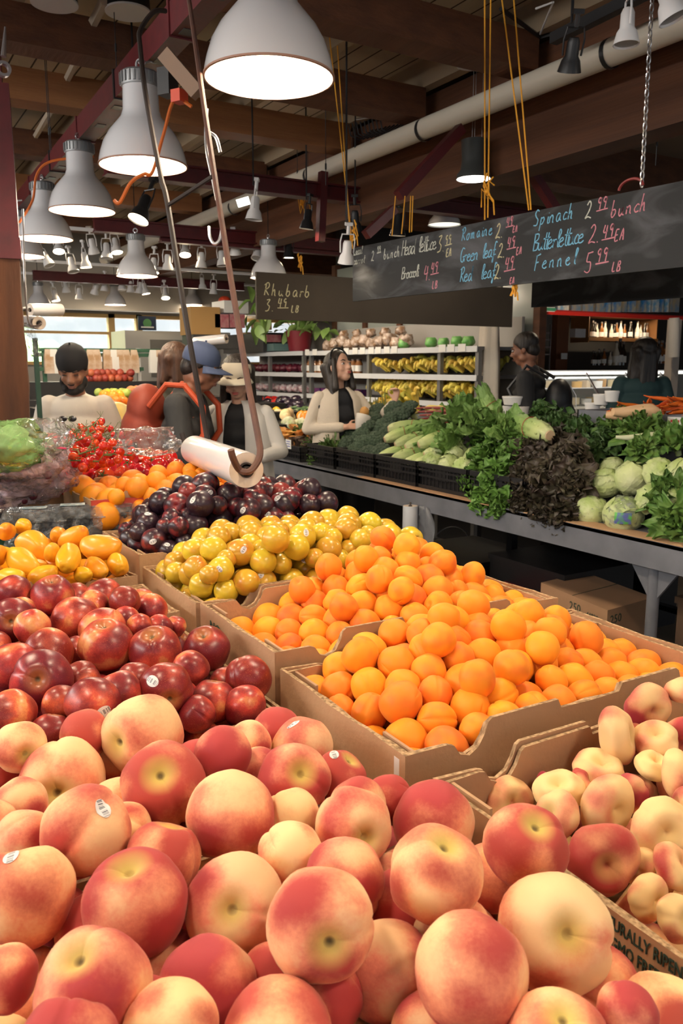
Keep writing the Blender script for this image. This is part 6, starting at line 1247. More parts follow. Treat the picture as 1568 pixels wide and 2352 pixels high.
rh = carrot('rhubarb_stalk', 'stalk', 'rhubarb', .011, .40, M('rhubarb_red', (.28, .03, .04), .4, n=(9, (.42, .12, .09), .5)), .8)
for k in range(13):
    p = aX(955 + 4*k, 938 + (k % 5)*8, 3.38); rh.put(p, (0, rnd.uniform(-.05, .05), -PI/2 - .5 + rnd.uniform(-.35, .35)), rnd.uniform(.8, 1), 'dark red rhubarb stalk in the bundle behind the romaine', 'rhubarb stalks')
for k in range(8):
    p = aX(1150 + 10*k, 958 + (k % 4)*6, 3.5); rh.put(p, (0, 0, -PI/2 - .6 + rnd.uniform(-.3, .3)), .8, 'dark purple-red stalk in the bundle beside the white curtain', 'dark red stalks by the curtain')
cn = carrot('corn_cob', 'yellow corn cob', 'corn', .024, .19, M('corn_yellow', (.8, .58, .10), .5, n=(60, (.9, .72, .25), .4)), .5)
for k in range(7): cn.put(aX(975 + 12*k, 938 + (k % 2)*5, 3.6), (0, 0, -1.9 + rnd.uniform(-.3, .3)), 1, 'yellow corn cob on top of the rhubarb bundle', 'corn cobs')
asp = carrot('asparagus_spear', 'spear', 'asparagus', .006, .2, M('asparagus_green', (.26, .25, .07), .5, n=(20, (.16, .2, .05), .5)), .6)
for k in range(44):
    p = aX(792 + 2.2*k + rnd.uniform(-5, 5), 985 + rnd.uniform(-8, 8) - k*.3, 3.55 + rnd.uniform(-.05, .05)); asp.put(p, (PI/2 + rnd.uniform(-.25, .25), rnd.uniform(-.25, .25), rnd.uniform(-.5, .5)), rnd.uniform(.8, 1.1), 'thin asparagus spear standing behind the broccoli', 'standing asparagus spears')
MB().box2((3.45, 4.7, .893), (3.75, 6.0, 1.05)).build('asparagus_crate', mBlack, smooth=False, label='dark crate holding the standing asparagus', cat='crate')
cc = aX(763, 970, 3.35); t = thing('cardboard_box', 'open brown cardboard box with a round dark logo among the herbs', 'cardboard box', (cc.x, cc.y, .9))
mb = MB(); mb.box2((cc.x - .0, cc.y - .26, .893), (cc.x + .22, cc.y + .26, 1.24)); mb.build('body', mCard, t, smooth=False)
mb = MB(); mb.box((cc.x - .012, cc.y + .02, 1.16), (.008, .42, .14), rz=.0); mb.build('front_flap', mCard, t, smooth=False)
mb = MB(); mb.lathe([(.012, 0), (.02, 0), (.02, .002), (.012, .002)], 20, Matrix.Translation((cc.x - .0175, cc.y - .02, 1.16)) @ Matrix.Rotation(PI/2, 4, 'Y'), closed=True); mb.build('round_logo', mInk, t)
for k in range(7): cp_.put(aX(755 + 5*k, 992, 3.2), (0, rnd.uniform(-.2, .2), 1.3 + rnd.uniform(-.5, .5)), .9, 'carrot poking out of the herbs in front of the brown box', 'carrots under the brown box')
# mushrooms, root vegetables, netted fruit on the far end
mChant = M('golden_mushroom', (.62, .30, .06), .7, n=(9, (.5, .2, .04), .5), rand=(.01, .2)); mMorel = M('brown_mushroom', (.10, .06, .04), .8, rand=(.01, .3))
def mush(mat, nm):
    t = thing(nm, 'm', 'mushroom'); m = MB(); m.lathe([(0, .028), (.018, .03), (.032, .035), (.030, .026), (.012, .015), (.008, .0)], 12); m.v = [(x*(1 + .25*noise.noise(Vector((x, y, z))*60)), y, z + .006*math.sin(x*200)) for x, y, z in m.v]; m.build('cap', mat, t, local=True)
    m = MB(); m.tube([(0, 0, -.03), (.004, 0, .016)], [.007, .009], 7); m.build('stem', mat, t, local=True); return Proto(t)
m1 = mush(mChant, 'golden_mushroom'); m2 = mush(mMorel, 'brown_mushroom')
scatter(m1, 55, 2.92, 3.28, 5.75, 6.3, 1.0, .07, 'golden mushroom in the heap above the black basket', 'golden mushrooms', (.8, 1.5), seed=5)
scatter(m2, 45, 2.9, 3.26, 5.42, 5.85, .99, .05, 'small dark brown mushroom in the black basket', 'brown mushrooms', (.7, 1.1), seed=6)
carton('produce_crate', 2.85, 3.3, 6.1, 6.7, 1.03, 'brown cardboard box of golden mushrooms with price cards', 'cardboard box', zb=.893, plain=True)
for px, py, lab in ((610, 1005, 'price card on the brown mushroom box, left'), (622, 1010, 'price card on the brown mushroom box, right'), (648, 1030, 'large price card hanging on the black basket'), (662, 1020, 'price card on the black basket, above the large one'), (600, 1000, 'leftmost price card on the brown mushroom box')):
    c = aX(px, py, 2.838); t = thing('price_card', lab, 'price card', c); m = MB(); m.box(c, (.002, .09, .07 if px != 648 else .12)); t = m.build('card', mPaper, t, smooth=False); m = MB()
    for q in range(3): m.box(c + Vector((-.002, 0, .02 - .018*q)), (.001, .06, .006))
    m.build('print_lines', M('blue_print', (.1, .12, .4), .6), t, smooth=False)
MB().box2((3.3, 6.05, .893), (4.1, 8.5, .98)).build('far_tier', M('dull_grey_board', (.1, .1, .1), .7), smooth=False, label='grey board under the netted fruit at the far end of the table', cat='display tier')
def blobs(nm, cat, mat, r, sc, grp, lab, spots_, nets=None):
    t = thing(nm, lab, cat); m = MB(); m.ball((0, 0, 0), [r*s for s in sc], 14, 10); m.build('skin', mat, t, local=True); m = MB(); m.tube([(0, 0, r*sc[2]*.9), (0, 0, r*sc[2] + .012)], .004, 6); m.build('stem', mStalk, t, local=True); P_ = Proto(t)
    for p in spots_: P_.put(p, (rnd.uniform(0, 3), rnd.uniform(0, 3), rnd.uniform(0, 6)), rnd.uniform(.85, 1.1), lab, grp)
def rowpts(n, pxa, pxb, pya, pyb, X_, seed, dx=.12):
    r2 = random.Random(seed); o = []
    for k in range(n): xx = X_ + r2.uniform(-dx, dx); p = aX(r2.uniform(pxa, pxb), r2.uniform(pya, pyb), xx); o.append(p)
    return o
mNet = M('netted_white_fruit', (.75, .72, .55), .7, n=(18, (.45, .55, .25), .3), bump=(60, 1))
blobs('netted_pear', 'pear', mNet, .05, (1, 1, 1.1), 'pears in white foam nets', 'pear in a white foam net at the far end of the table', rowpts(26, 612, 715, 968, 985, 3.65, 7))
blobs('dragon_fruit', 'dragon fruit', M('dragon_fruit_skin', (.55, .05, .10), .5, n=(12, (.6, .4, .1), .3)), .055, (1, 1, 1.3), 'dragon fruit', 'red dragon fruit beside the mushroom boxes', rowpts(5, 596, 612, 975, 1000, 3.4, 8, .05))
blobs('pale_squash', 'squash', M('pale_squash_skin', (.78, .62, .35), .5, rand=(.02, .1)), .06, (1, 1, 1.3), 'pale squashes', 'pale squash in front of the cucumbers', rowpts(9, 640, 700, 950, 965, 3.8, 9))
blobs('yellow_squash', 'squash', M('yellow_squash_skin', (.85, .55, .05), .4), .06, (1, 1, 1.5), 'yellow squashes', 'bright yellow squash behind the netted pears', rowpts(14, 612, 665, 942, 960, 3.95, 10))
blobs('orange_pepper', 'pepper', M('orange_pepper_skin', (.85, .28, .02), .25), .06, (1, 1, 1), 'orange peppers', 'orange pepper beside the woman in the cream cardigan', rowpts(5, 690, 716, 952, 962, 3.75, 11))
blobs('eggplant', 'eggplant', M('eggplant_skin', (.02, .01, .025), .2, coat=.5), .055, (1, 1, 1.5), 'eggplants', 'dark eggplant under the shelf', rowpts(16, 610, 690, 918, 938, 4.3, 12))
blobs('red_pepper', 'pepper', M('red_pepper_skin', (.5, .02, .015), .2), .06, (1, 1, 1), 'red peppers', 'red pepper under the shelf at left', rowpts(10, 590, 640, 918, 930, 4.35, 13))
cu = carrot('cucumber', 'c', 'cucumber', .022, .26, M('cucumber_skin', (.02, .06, .02), .4, n=(10, (.12, .2, .08), .3)), .8)
for k in range(20): cu.put(aX(662 + rnd.uniform(0, 50), 935 + rnd.uniform(0, 14), 4.1 + rnd.uniform(-.1, .1)), (0, 0, -PI/2 + rnd.uniform(-.3, .3)), 1, 'dark green striped cucumber in the pile left of the woman', 'cucumbers')
# standing vertical roll on the table edge
a = aX(940, 1300, 2.745); roll((a.x, a.y, .45), (a.x, a.y, .80), .044, 'white roll of bags standing upright against the table leg', .25, rod=True, film=M('grey_white_film', (.50, .52, .55), .35))
mb = MB(); vs = []
for i in range(11):
    z = .80 - i*.045
    for k in range(7): u = k/6; vs.append((2.80 + .02*math.sin(k*2 + i), 3.86 - .015 - u*(.12 + .012*i), z))
mb.add(vs, [(i*7 + k, i*7 + k + 1, (i + 1)*7 + k + 1, (i + 1)*7 + k) for i in range(10) for k in range(6)]); o = mb.build('loose_bag', M('grey_film', (.25, .26, .28), .3, alpha=.6), label='loose grey plastic bag hanging right of the upright roll', cat='plastic bag', ang=180); o.modifiers.new('s', 'SOLIDIFY').thickness = .001
# under the table
c1 = Vector((2.97, 2.56, 0))
for k, (z0, z1, lab) in enumerate(((0, .232, 'lower brown cardboard box under the steel table'), (.234, .47, 'brown cardboard box printed 250 44020 under the steel table'))):
    t = thing('cardboard_box', lab, 'cardboard box', (3.2, 2.7, z0)); T = Matrix.Translation((2.95, 2.52, 0)) @ Matrix.Rotation(-.02, 4, 'Z')
    A_ = aZ(1395, 1402, .47); B_ = aZ(1242, 1338, .47); C_ = aZ(1500, 1372, .47); mb = MB(); e1 = B_ - A_; e2 = C_ - A_; D__ = B_ + e2
    vs = [(p.x, p.y, z) for z in (z0, z1) for p in (A_, B_, D__, C_)]; mb.add(vs, [(0, 1, 2, 3), (7, 6, 5, 4), (0, 4, 5, 1), (1, 5, 6, 2), (2, 6, 7, 3), (3, 7, 4, 0)]); mb.build('body', mCard, t, smooth=False)
    if k:
        m = MB(); n1 = e1.normalized(); n2 = e2.normalized(); m.beam(A_.lerp(C_, .0) + e1*.5 + Vector((0, 0, .001)), C_ + e1*.5 + Vector((0, 0, .001)), .004, .001); m.build('tape_seam', mInk, t, smooth=False)
        for s, base, e, off, sz in (('250', B_, -e1, .55, .06), ('44020', B_, -e1, .8, .036), ('250', A_, e2, .06, .06)):
            ex = e.normalized(); nn = Vector((0, 0, 1)).cross(ex) * -1; o_ = base + e*off + Vector((0, 0, -.072)); 
            out = Vector((0, 0, 1)).cross(ex); ctr = (A_ + D__)/2; out = out if (base + e*.5 - ctr).dot(out) > 0 else -out
            R_ = Matrix((ex, Vector((0, 0, 1)), out)).transposed().to_4x4(); R_.translation = o_ + out*.0015; text_part(s, sz, mInk, R_, t, align='CENTER' if off < .9 and off > .2 else 'LEFT')
for i, (x0, x1, y0, y1, z0, z1, nm, mt_, lab) in enumerate(((3.2, 3.75, 3.05, 3.65, 0, .5, 'plastic_crate', mBlack, 'black crate standing under the table left of the printed box'), (3.1, 3.7, 3.75, 4.4, .0, .42, 'plastic_crate', mBlack, 'black crate under the table behind the upright roll'), (3.0, 3.3, 1.2, 2.2, 0, .62, 'cardboard_box', M('shaded_kraft', (.10, .06, .035), .9), 'cardboard box at the right under the table, its brown darkened for shade'), (2.95, 3.3, 3.1, 3.5, .0, .36, 'tray', M('red_tray', (.4, .02, .02), .4), 'red plastic tray under the table'))):  # the cardboard box is kraft brown darkened for the shade under the table
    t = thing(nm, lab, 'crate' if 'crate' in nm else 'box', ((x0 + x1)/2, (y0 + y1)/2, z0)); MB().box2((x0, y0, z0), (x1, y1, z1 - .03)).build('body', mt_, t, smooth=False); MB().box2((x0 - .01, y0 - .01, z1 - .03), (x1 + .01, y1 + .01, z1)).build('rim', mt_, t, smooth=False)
mBk = M('blue_grey_bucket', (.07, .10, .13), .5)
for px, X_, col, lab in ((873, 3.35, mBk, 'blue-grey bucket with a wire handle under the table'), (1035, 3.6, M('pale_bucket', (.35, .30, .22), .6), 'pale bucket under the table right of the upright roll')):
    c = aX(px, 1215, X_); c = Vector((c.x, c.y, 0)); T = Matrix.Translation(c); t = thing('bucket', lab, 'bucket', c); m = MB(); m.lathe([(0, .004), (.14, .004), (.165, .33), (.172, .33), (.172, .345), (.16, .345), (.135, .02), (0, .02)], 28, T); m.build('body', col, t)
    m = MB(); m.tube([c + Vector((.17*math.cos(a), 0, .33 + .14*math.sin(a))) for a in [PI*k/14 for k in range(15)]], .003, 5); m.build('handle', mChrome, t)
# wooden pallet frames under the table
mb = MB(); 
for z in (.2, .45, .6): mb.box2((3.95, 2.0, z), (4.0, 5.2, z + .03))
mb.build('storage_rack', mSteelB, smooth=False, label='dark shelf rails seen through under the table', cat='rack')
# ================================================================== SHELVES AND COUNTERS BEHIND
mShelf = M('grey_shelf', (.16, .16, .16), .5); mStrip = M('white_price_strip', (.62, .64, .66), .5)
XS = 4.6
def shelf_unit(y0, y1, zs, lab, posts, back=True, d=.5, xs=XS):
    t = thing('store_shelf', lab, 'shelf unit', (xs + d/2, (y0 + y1)/2, 0))
    for z in zs:
        MB().box2((xs + .012, y0, z - .03), (xs + d, y1, z)).build('shelf_board', mShelf, t, smooth=False); MB().box2((xs, y0, z - .045), (xs + .01, y1, z + .005)).build('price_strip', mStrip, t, smooth=False)
    for y in posts: MB().box2((xs + .02, y - .022, 0), (xs + .06, y + .022, zs[0])).build('post', M('shelf_post', (.22, .22, .22), .4, .5), t, smooth=False)
    MB().box2((xs + .03, y0, 0), (xs + d, y1, .9)).build('base_cabinet', mBlack, t, smooth=False)
    if back: MB().box2((xs + d, y0, 0), (xs + d + .03, y1, zs[0] + .26)).build('back_panel', M('beige_back_panel', (.36, .34, .31), .7), t, smooth=False)
    return t
shelf_unit(5.5, 8.55, (1.765, 1.52, 1.28), 'tall shelf unit with bananas on its two lower shelves', (5.52, 6.05, 7.25, 8.5))
shelf_unit(8.65, 10.9, (1.77, 1.52, 1.27), 'shelf unit with berries and bags left of the woman', (8.68, 9.6, 10.8))
mGlass = M('pale_green_glass_panel', (.30, .34, .31), .2, n=(.7, (.36, .39, .36), .4))
t = thing('glass_partition', 'tall pale glass partition behind the banana shelf', 'partition', (5.25, 7, 0)); MB().box2((5.2, 5.4, 0), (5.23, 8.9, 2.75)).build('pane', mGlass, t, smooth=False); mb = MB()
for y in (5.4, 7.5, 8.2, 8.9): mb.box2((5.17, y - .04, 0), (5.25, y + .04, 2.8))
mb.build('frame', mWood, t, smooth=False)
# bananas
mBan = M('banana_skin', (.90, .62, .08), .5, n=(7, (.75, .62, .12), .4), rand=(.015, .12)); mBanG = M('green_banana_skin', (.40, .42, .07), .5, n=(7, (.62, .52, .08), .4), rand=(.015, .12)); mTip = M('banana_tip', (.06, .05, .02), .7)
def bananas(mat, seed):
    t = thing('banana_bunch', 'b', 'bananas'); r2 = random.Random(seed)
    for k in range(6):
        a = -.75 + .3*k + r2.uniform(-.05, .05); zz = .02*(k % 2); pts = []
        for i in range(8):
            u = i/7; ang = u*1.5; x = .13*math.sin(ang) + .01; z = .075*math.sin(PI*u*.8) + .015 + zz; pts.append((x*math.cos(a) + .0, x*math.sin(a)*1.5, z))
        m = MB(); m.tube(pts, [.007, .012, .018, .0195, .0195, .018, .013, .005], 7); m.build('banana', mat, t, local=True)
    m = MB(); m.tube([(-.03, 0, .035), (.02, 0, .02)], [.012, .02], 7); m.build('stem', mTip, t, local=True); return Proto(t)
ba = [bananas(mBan, 1), bananas(mBan, 2), bananas(mBanG, 3)]
def along(xs, y0, y1, z, n, protos, lab, grp, rz=PI, sc=(.9, 1.15), seed=0):
    r2 = random.Random(seed)
    for k in range(n): protos[r2.randrange(len(protos))].put((xs + r2.uniform(-.03, .06), y0 + (y1 - y0)*(k + .5)/n, z), (r2.uniform(-.15, .15), r2.uniform(-.1, .1), rz + r2.uniform(-.6, .6)), r2.uniform(*sc), lab, grp)
along(4.78, 5.6, 7.2, 1.525, 13, ba, 'banana bunch on the middle shelf', 'bananas on the middle shelf', seed=1)
along(4.80, 5.75, 7.3, 1.285, 11, ba[:2], 'banana bunch on the lower shelf', 'bananas on the lower shelf', sc=(1.1, 1.3), seed=2)
along(4.95, 5.7, 7.3, 1.30, 9, ba[:2], 'banana bunch on the lower shelf', 'bananas on the lower shelf', sc=(1.1, 1.3), seed=4); along(4.86, 5.75, 7.3, 1.35, 8, ba[:2], 'banana bunch heaped on others on the lower shelf', 'bananas stacked on the lower shelf', seed=3)
along(4.98, 5.6, 6.6, 1.54, 8, [ba[2]], 'greener banana bunch at the back of the middle shelf', 'green bananas at the back', sc=(1.1, 1.4), seed=9)
for k in range(10): ba[k % 3].put(aX(905 + 7*k, 948 - (k % 3)*4, 3.72), (rnd.uniform(.4, 1.2), rnd.uniform(-.3, .3), PI + rnd.uniform(-.6, .6)), 1.0, 'banana bunch lying behind the broccoli', 'bananas behind the broccoli')
# bags on the top shelf
mBrBag = M('brown_bagged_roots', (.30, .17, .09), .25, alpha=1, spec=1, bump=(40, 1), n=(16, (.62, .50, .42), .25)); mGrB = M('green_net_bag', (.08, .40, .06), .3, n=(12, (.40, .60, .25), .4))
for k in range(11):
    y = 8.4 - k*.155; c = (4.82, y, 1.83 + .02*(k % 3)); crumple(c, .095, k*1.7, (.9, .85, .75), .3, 22, 14).build('bagged_roots', mBrBag, label='clear bag of brown dried roots on the top shelf', cat='bag', group='brown bags on the top shelf', ang=180)
for k in range(5): crumple((4.84, 8.1 - k*.28, 1.95), .07, k*2.9, (.9, .85, .75), .3, 18, 12).build('bagged_roots', mBrBag, label='clear bag of brown roots stacked on the other bags', cat='bag', group='brown bags stacked on the top shelf', ang=180)
for px, s, lab in ((928, .07, 'green wrapped melon next to the brown bags'), (990, .068, 'green wrapped melon, left of the pair'), (1018, .062, 'pale green wrapped melon, right of the pair'), (1050, .068, 'green wrapped melon near the end of the top shelf'), (1076, .066, 'dark green wrapped melon at the end of the top shelf')):
    y = aX(px, 790, 4.8).y; crumple((4.8, y, 1.765 + s*.8), s, px, (1, 1, .85), .08, 22, 14).build('wrapped_melon', mGrB, label=lab, cat='melon', ang=180)
for i, px in enumerate((705, 722, 768, 795, 815, 832, 852, 868, 888, 905, 1015, 1035, 1060)):
    y = aX(px, 800, 4.595).y; MB().box2((4.594, y - .05, 1.725), (4.598, y + .05, 1.79)).build('price_tag', mPaper, smooth=False, label='small white price tag on the edge of the top shelf', cat='price tag', group='price tags on the top shelf')
# jars and dark fruit
def jar(mat, h, r, nm, lid):
    t = thing(nm, 'j', 'jar'); m = MB(); m.lathe([(0, 0), (r, 0), (r, h*.75), (r*.7, h*.88), (r*.7, h)], 14); m.build('body', mat, t, local=True); m = MB(); m.lathe([(0, h*1.08), (r*.78, h*1.08), (r*.78, h*.96)], 14); m.build('lid', lid, t, local=True)
    m = MB(); m.lathe([(r*1.01, h*.15), (r*1.01, h*.6)], 14); m.build('label', mPaper, t, local=True); return Proto(t)
jb = jar(M('brown_jar', (.22, .09, .03), .15, coat=.5), .14, .042, 'jar', M('dark_lid', (.05, .03, .02), .4))
for px in (700, 712, 724, 736, 800, 812, 824): p = aX(px, 850, 4.7); jb.put((4.70, p.y, 1.525), (0, 0, rnd.uniform(-2, 2)), 1, 'brown jar with a pale label on the middle shelf', 'jars on the middle shelf')
for z, n, mat, nm, lab in ((1.525, 12, mGrape, 'berry_bag', 'bag of red berries on the left shelf unit'), (1.275, 10, M('pink_wrapped_tray', (.5, .25, .28), .3, n=(20, (.75, .7, .7), .2)), 'berry_tray', 'wrapped pink tray on the lower left shelf')):
    for k in range(n): crumple((4.78, 8.8 + k*.17, z + .055), .08, k, (.9, .85, .7), .25, 16, 10).build(nm, mat, label=lab, cat='packed fruit', group=lab + 's', ang=180)
pb = MB(); pb.box((0, 0, .03), (.12, .1, .06)); 
for k in range(6): t_ = MB().box2((4.64, 7.5 + k*.16, 1.285), (4.78, 7.63 + k*.16, 1.35)).build('grape_punnet', M('purple_punnet', (.18, .02, .12), .4, n=(30, (.02, .02, .1), .3)), smooth=False, label='purple printed punnet left of the woman', cat='punnet', group='purple punnets')
# plants, red pot, stacked punnets at the left end of the shelves
t = thing('potted_plant', 'leafy green plant in a red pot on top of the shelf', 'plant', (4.7, 8.9, 1.77)); c = Vector((4.75, 9.0, 1.78)); m = MB(); m.lathe([(0, 0), (.13, 0), (.17, .24), (.15, .24)], 20, Matrix.Translation(c)); m.build('pot', M('red_pot', (.16, .012, .02), .4), t)
mPl = M('plant_leaf', (.16, .30, .06), .4, n=(3, (.30, .44, .14), .5)); m = MB(); r2 = random.Random(4)
for k in range(60):
    a = r2.uniform(0, 6.3); e = r2.uniform(-.2, 1.1); R_ = r2.uniform(.1, .36); T = Matrix.Translation(c + Vector((math.cos(a)*math.cos(e)*R_, math.sin(a)*math.cos(e)*R_*1.5, .25 + math.sin(e)*R_))) @ Euler((r2.uniform(-1, .3), r2.uniform(-.5, .5), r2.uniform(0, 6))).to_matrix().to_4x4(); leaf(m, T, .15, .055, -.4, .006, k, 5, 4, .2, 1)
m.build('foliage', mPl, t, ang=180); m = MB()
for k in range(8): a = k*.8; m.tube([c + Vector((0, 0, .15)), c + Vector((.2*math.cos(a), .3*math.sin(a), .45))], .005, 4)
m.build('stems', mStalk, t)
m = MB(); r2 = random.Random(14); c2 = aX(590, 700, 4.3)
for k in range(16): T = Matrix.Translation(c2 + Vector((r2.uniform(-.05, .05), r2.uniform(-.25, .25), r2.uniform(-.3, .25)))) @ Euler((r2.uniform(-1.3, -.3), r2.uniform(-.5, .5), r2.uniform(0, 6))).to_matrix().to_4x4(); leaf(m, T, .18, .06, -.4, .006, k, 5, 4, .2, 1)
m.build('hanging_plant', mPl, label='large leaves hanging beside the left end of the rhubarb board', cat='plant', ang=180)
mPk = M('pink_box', (.42, .10, .14), .7, n=(20, (.5, .25, .25), .3)); mGb = M('green_box', (.22, .30, .10), .7)
for i, (px, py, mt_, lab) in enumerate(((600, 750, mCard, 'kraft punnet tray slanting on top of the berry stack'), (575, 772, mCard, 'kraft punnet at the left of the berry stack'), (595, 780, mGb, 'green punnet tray in the middle of the berry stack'), (618, 778, mPk, 'red punnet right in the berry stack'), (580, 800, mPk, 'red punnet at the bottom of the berry stack'), (612, 800, mCard, 'kraft punnet standing at the bottom of the berry stack'), (638, 798, M('teal_punnet', (.10, .18, .18), .5), 'teal tub beside the red pot'))):
    p = aX(px, py, 4.68); MB().box((p.x, p.y, p.z), (.2, .30, .09), rz=rnd.uniform(-.2, .2)).build('punnet', mt_, smooth=False, label=lab, cat='punnet')
MB().box2((4.55, 9.6, 1.775), (5.0, 10.9, 2.02)).build('stacked_crates', M('dark_crate', (.03, .03, .032), .6), smooth=False, label='dark crates on the shelf behind the berry punnets', cat='crate')
for a, b, c_, d_, mt_, nm, lab in ((440, 505, 706, 768, M('tan_box', (.48, .28, .10), .8), 'cardboard_box', 'tan cardboard box high on the far shelf'), (494, 525, 722, 752, mPk, 'pink_crate', 'pink slotted crate right of the tan box'), (528, 562, 722, 752, mPk, 'pink_crate', 'pink slotted crate, right one of the pair'), (515, 570, 692, 718, mWhite, 'white_box', 'white box with an orange lid over the pink crates'), (445, 560, 770, 800, M('dark_shelf_board', (.05, .05, .05), .6), 'far_shelf', 'dark shelf carrying the tan box and the pink crates')):
    p = aY(a, d_, 9.6); q = aY(b, c_, 9.6); MB().box2((p.x, 9.6, p.z), (q.x, 10.0, q.z)).build(nm, mt_, smooth=False, label=lab, cat=nm.replace('_', ' '))
p = aY(520, 694, 9.6); m = MB(); m.ball((p.x + .06, 9.8, p.z + .03), (.08, .08, .06), 12, 8); m.build('orange_ball', M('orange_plug', (.6, .06, .02), .5), label='orange ball-shaped thing on the white box', cat='ball')
# far left: refrigerator, poster, rails with hanging snack bags
p = aY(292, 880, 11.5); q = aY(440, 762, 11.5); t = thing('cold_counter', 'cream refrigerated counter under the far window', 'counter', ((p.x + q.x)/2, 11.7, 0)); MB().box2((p.x, 11.5, 0), (q.x + .6, 12.2, q.z)).build('body', M('cream_counter', (.55, .53, .48), .5), t, smooth=False); MB().box2((p.x + .35, 11.48, 1.45), (q.x + .4, 11.5, q.z - .12)).build('dark_opening', M('counter_opening', (.20, .19, .17), .6), t, smooth=False)
p = aY(318, 758, 11.3); q = aY(358, 727, 11.3); t = thing('poster', 'dark blue poster with a green emblem in the far window', 'poster', (p.x, 11.3, p.z)); MB().box2((p.x, 11.3, p.z), (q.x, 11.32, q.z)).build('sheet', M('navy_poster', (.02, .035, .07), .6), t, smooth=False)
m = MB(); m.lathe([(0, 0), (.06, 0)], 16, Matrix.Translation(((p.x + q.x)/2, 11.297, (p.z + q.z)/2)) @ Matrix.Rotation(PI/2, 4, 'X')); m.build('round_emblem', M('emblem_green', (.10, .28, .10), .6), t); MB().box2(((p.x + q.x)/2 - .09, 11.295, p.z + .03), ((p.x + q.x)/2 + .09, 11.299, p.z + .05)).build('print_line', mPaper, t, smooth=False)
mGr = M('green_rail', (.03, .11, .06), .5)
for i, (pa, pb, y, lab) in enumerate(((90, 470, 803, 'upper green rail across the far left display'), (90, 470, 814, 'lower green rail across the far left display'), (90, 330, 848, 'dark green shelf edge above the apples'))):
    a = aY(pa, y, 9.4); b = aY(pb, y, 9.4); MB().box2((a.x, 9.4, a.z - .02), (b.x, 9.44, a.z + .02)).build('steel_rail', mGr, smooth=False, label=lab, cat='rail')
for px, lab in ((100, 'green upright at the left of the far display'), (205, 'green upright behind the man in white'), (318, 'white upright right of the far apples')):
    a = aY(px, 800, 9.42); MB().box2((a.x - .02, 9.42, 0), (a.x + .02, 9.46, a.z)).build('upright', mGr if px < 300 else mWhite, smooth=False, label=lab, cat='upright')
mKr = M('kraft_snack_bag', (.42, .26, .14), .7, n=(8, (.7, .6, .5), .3))
for i, px in enumerate((112, 124, 208, 222, 246, 262, 276, 290, 308, 352, 366, 385)):
    a = aY(px, 830, 9.36); m = MB(); vs = []
    for z, w_, d_ in ((-.13, .05, .03), (.05, .045, .035), (.13, .035, .004)): vs += [(a.x - w_, 9.36 - d_, a.z + z), (a.x + w_, 9.36 - d_, a.z + z), (a.x + w_, 9.36 + d_, a.z + z), (a.x - w_, 9.36 + d_, a.z + z)]
    m.add(vs, [(3, 2, 1, 0), (8, 9, 10, 11)] + [(k + j, k + (j + 1) % 4, k + 4 + (j + 1) % 4, k + 4 + j) for k in (0, 4) for j in range(4)]); m.build('snack_bag', mKr if i % 4 != 1 else mPaper, label='kraft paper snack bag hanging on the far rail', cat='paper bag', group='snack bags on the far rail')
# stepped display behind the man and the backpack
t = thing('fruit_display', 'stepped dark fruit display behind the shoppers at the left', 'display stand', (2.9, 7.8, 0)); 
for i, (y, z) in enumerate(((6.3, .98), (6.9, 1.06), (7.5, 1.14), (8.1, 1.2), (8.7, 1.26))): MB().box2((1.5, y, 0), (4.1, y + .6, z)).build('step', mBlack, t, smooth=False)
MB().box2((1.5, 9.2, 1.25), (3.6, 9.6, aY(250, 876, 9.3).z)).build('apple_step', mBlack, t, smooth=False)
def rowfruit(kind, nm, cat, mat, r, pxa, pxb, y, z, n, seed, lab, sc=(1, 1, 1), dy=.22):
    r2 = random.Random(seed); m = MB(); m.ball((0, 0, 0), [r*s for s in sc], 12, 8)
    me = m.mesh(nm, mat); shade(me, 180); xa = aY(pxa, 900, y).x; xb = aY(pxb, 900, y).x
    for k in range(n):
        o = bpy.data.objects.new(nm, me); COL.objects.link(o); u = (k + .5)/n; o.location = (xa + (xb - xa)*((k*.618) % 1), y + r2.uniform(-dy, dy), z + r*.8 + (r*1.3 if k % 3 == 0 else 0)); o.rotation_euler = (r2.uniform(0, 1), r2.uniform(0, 1), r2.uniform(0, 6)); tag(o, lab, cat, lab.replace(' in the', ' of the') + ' group')
mA = M('far_apple_red', (.30, .02, .025), .3, n=(4, (.5, .12, .05), .4), rand=(.01, .3)); mAG = M('far_apple_green', (.42, .52, .10), .3, rand=(.01, .1)); mPp = M('far_pepper', (.9, .45, .02), .3, rand=(.03, .1)); mPot = M('far_potato', (.28, .16, .07), .8, rand=(.01, .2)); mYl = M('far_yellow', (.85, .62, .06), .5, rand=(.02, .1)); mPch = M('far_peach', (.6, .18, .08), .6, n=(5, (.7, .4, .15), .4), rand=(.01, .1))
zsh = aY(250, 876, 9.3).z
rowfruit('a', 'apple', 'apple', mA, .045, 208, 300, 9.35, zsh, 46, 1, 'dark red apple in the far shelf heap', dy=.12)
rowfruit('a', 'apple', 'apple', mAG, .045, 238, 292, 8.35, 1.24, 34, 2, 'green apple in the stepped display'); rowfruit('a', 'apple', 'apple', mPch, .045, 292, 350, 8.5, 1.26, 34, 3, 'red and yellow apple in the stepped display'); rowfruit('p', 'pepper', 'pepper', mPp, .055, 232, 268, 8.1, 1.2, 16, 4, 'orange pepper at the left of the stepped display', (1, 1, 1.1)); rowfruit('p', 'pepper', 'pepper', M('far_pepper2', (.8, .22, .02), .3), .055, 270, 340, 7.75, 1.15, 20, 5, 'red-orange pepper in the stepped display', (1, 1, 1.1))
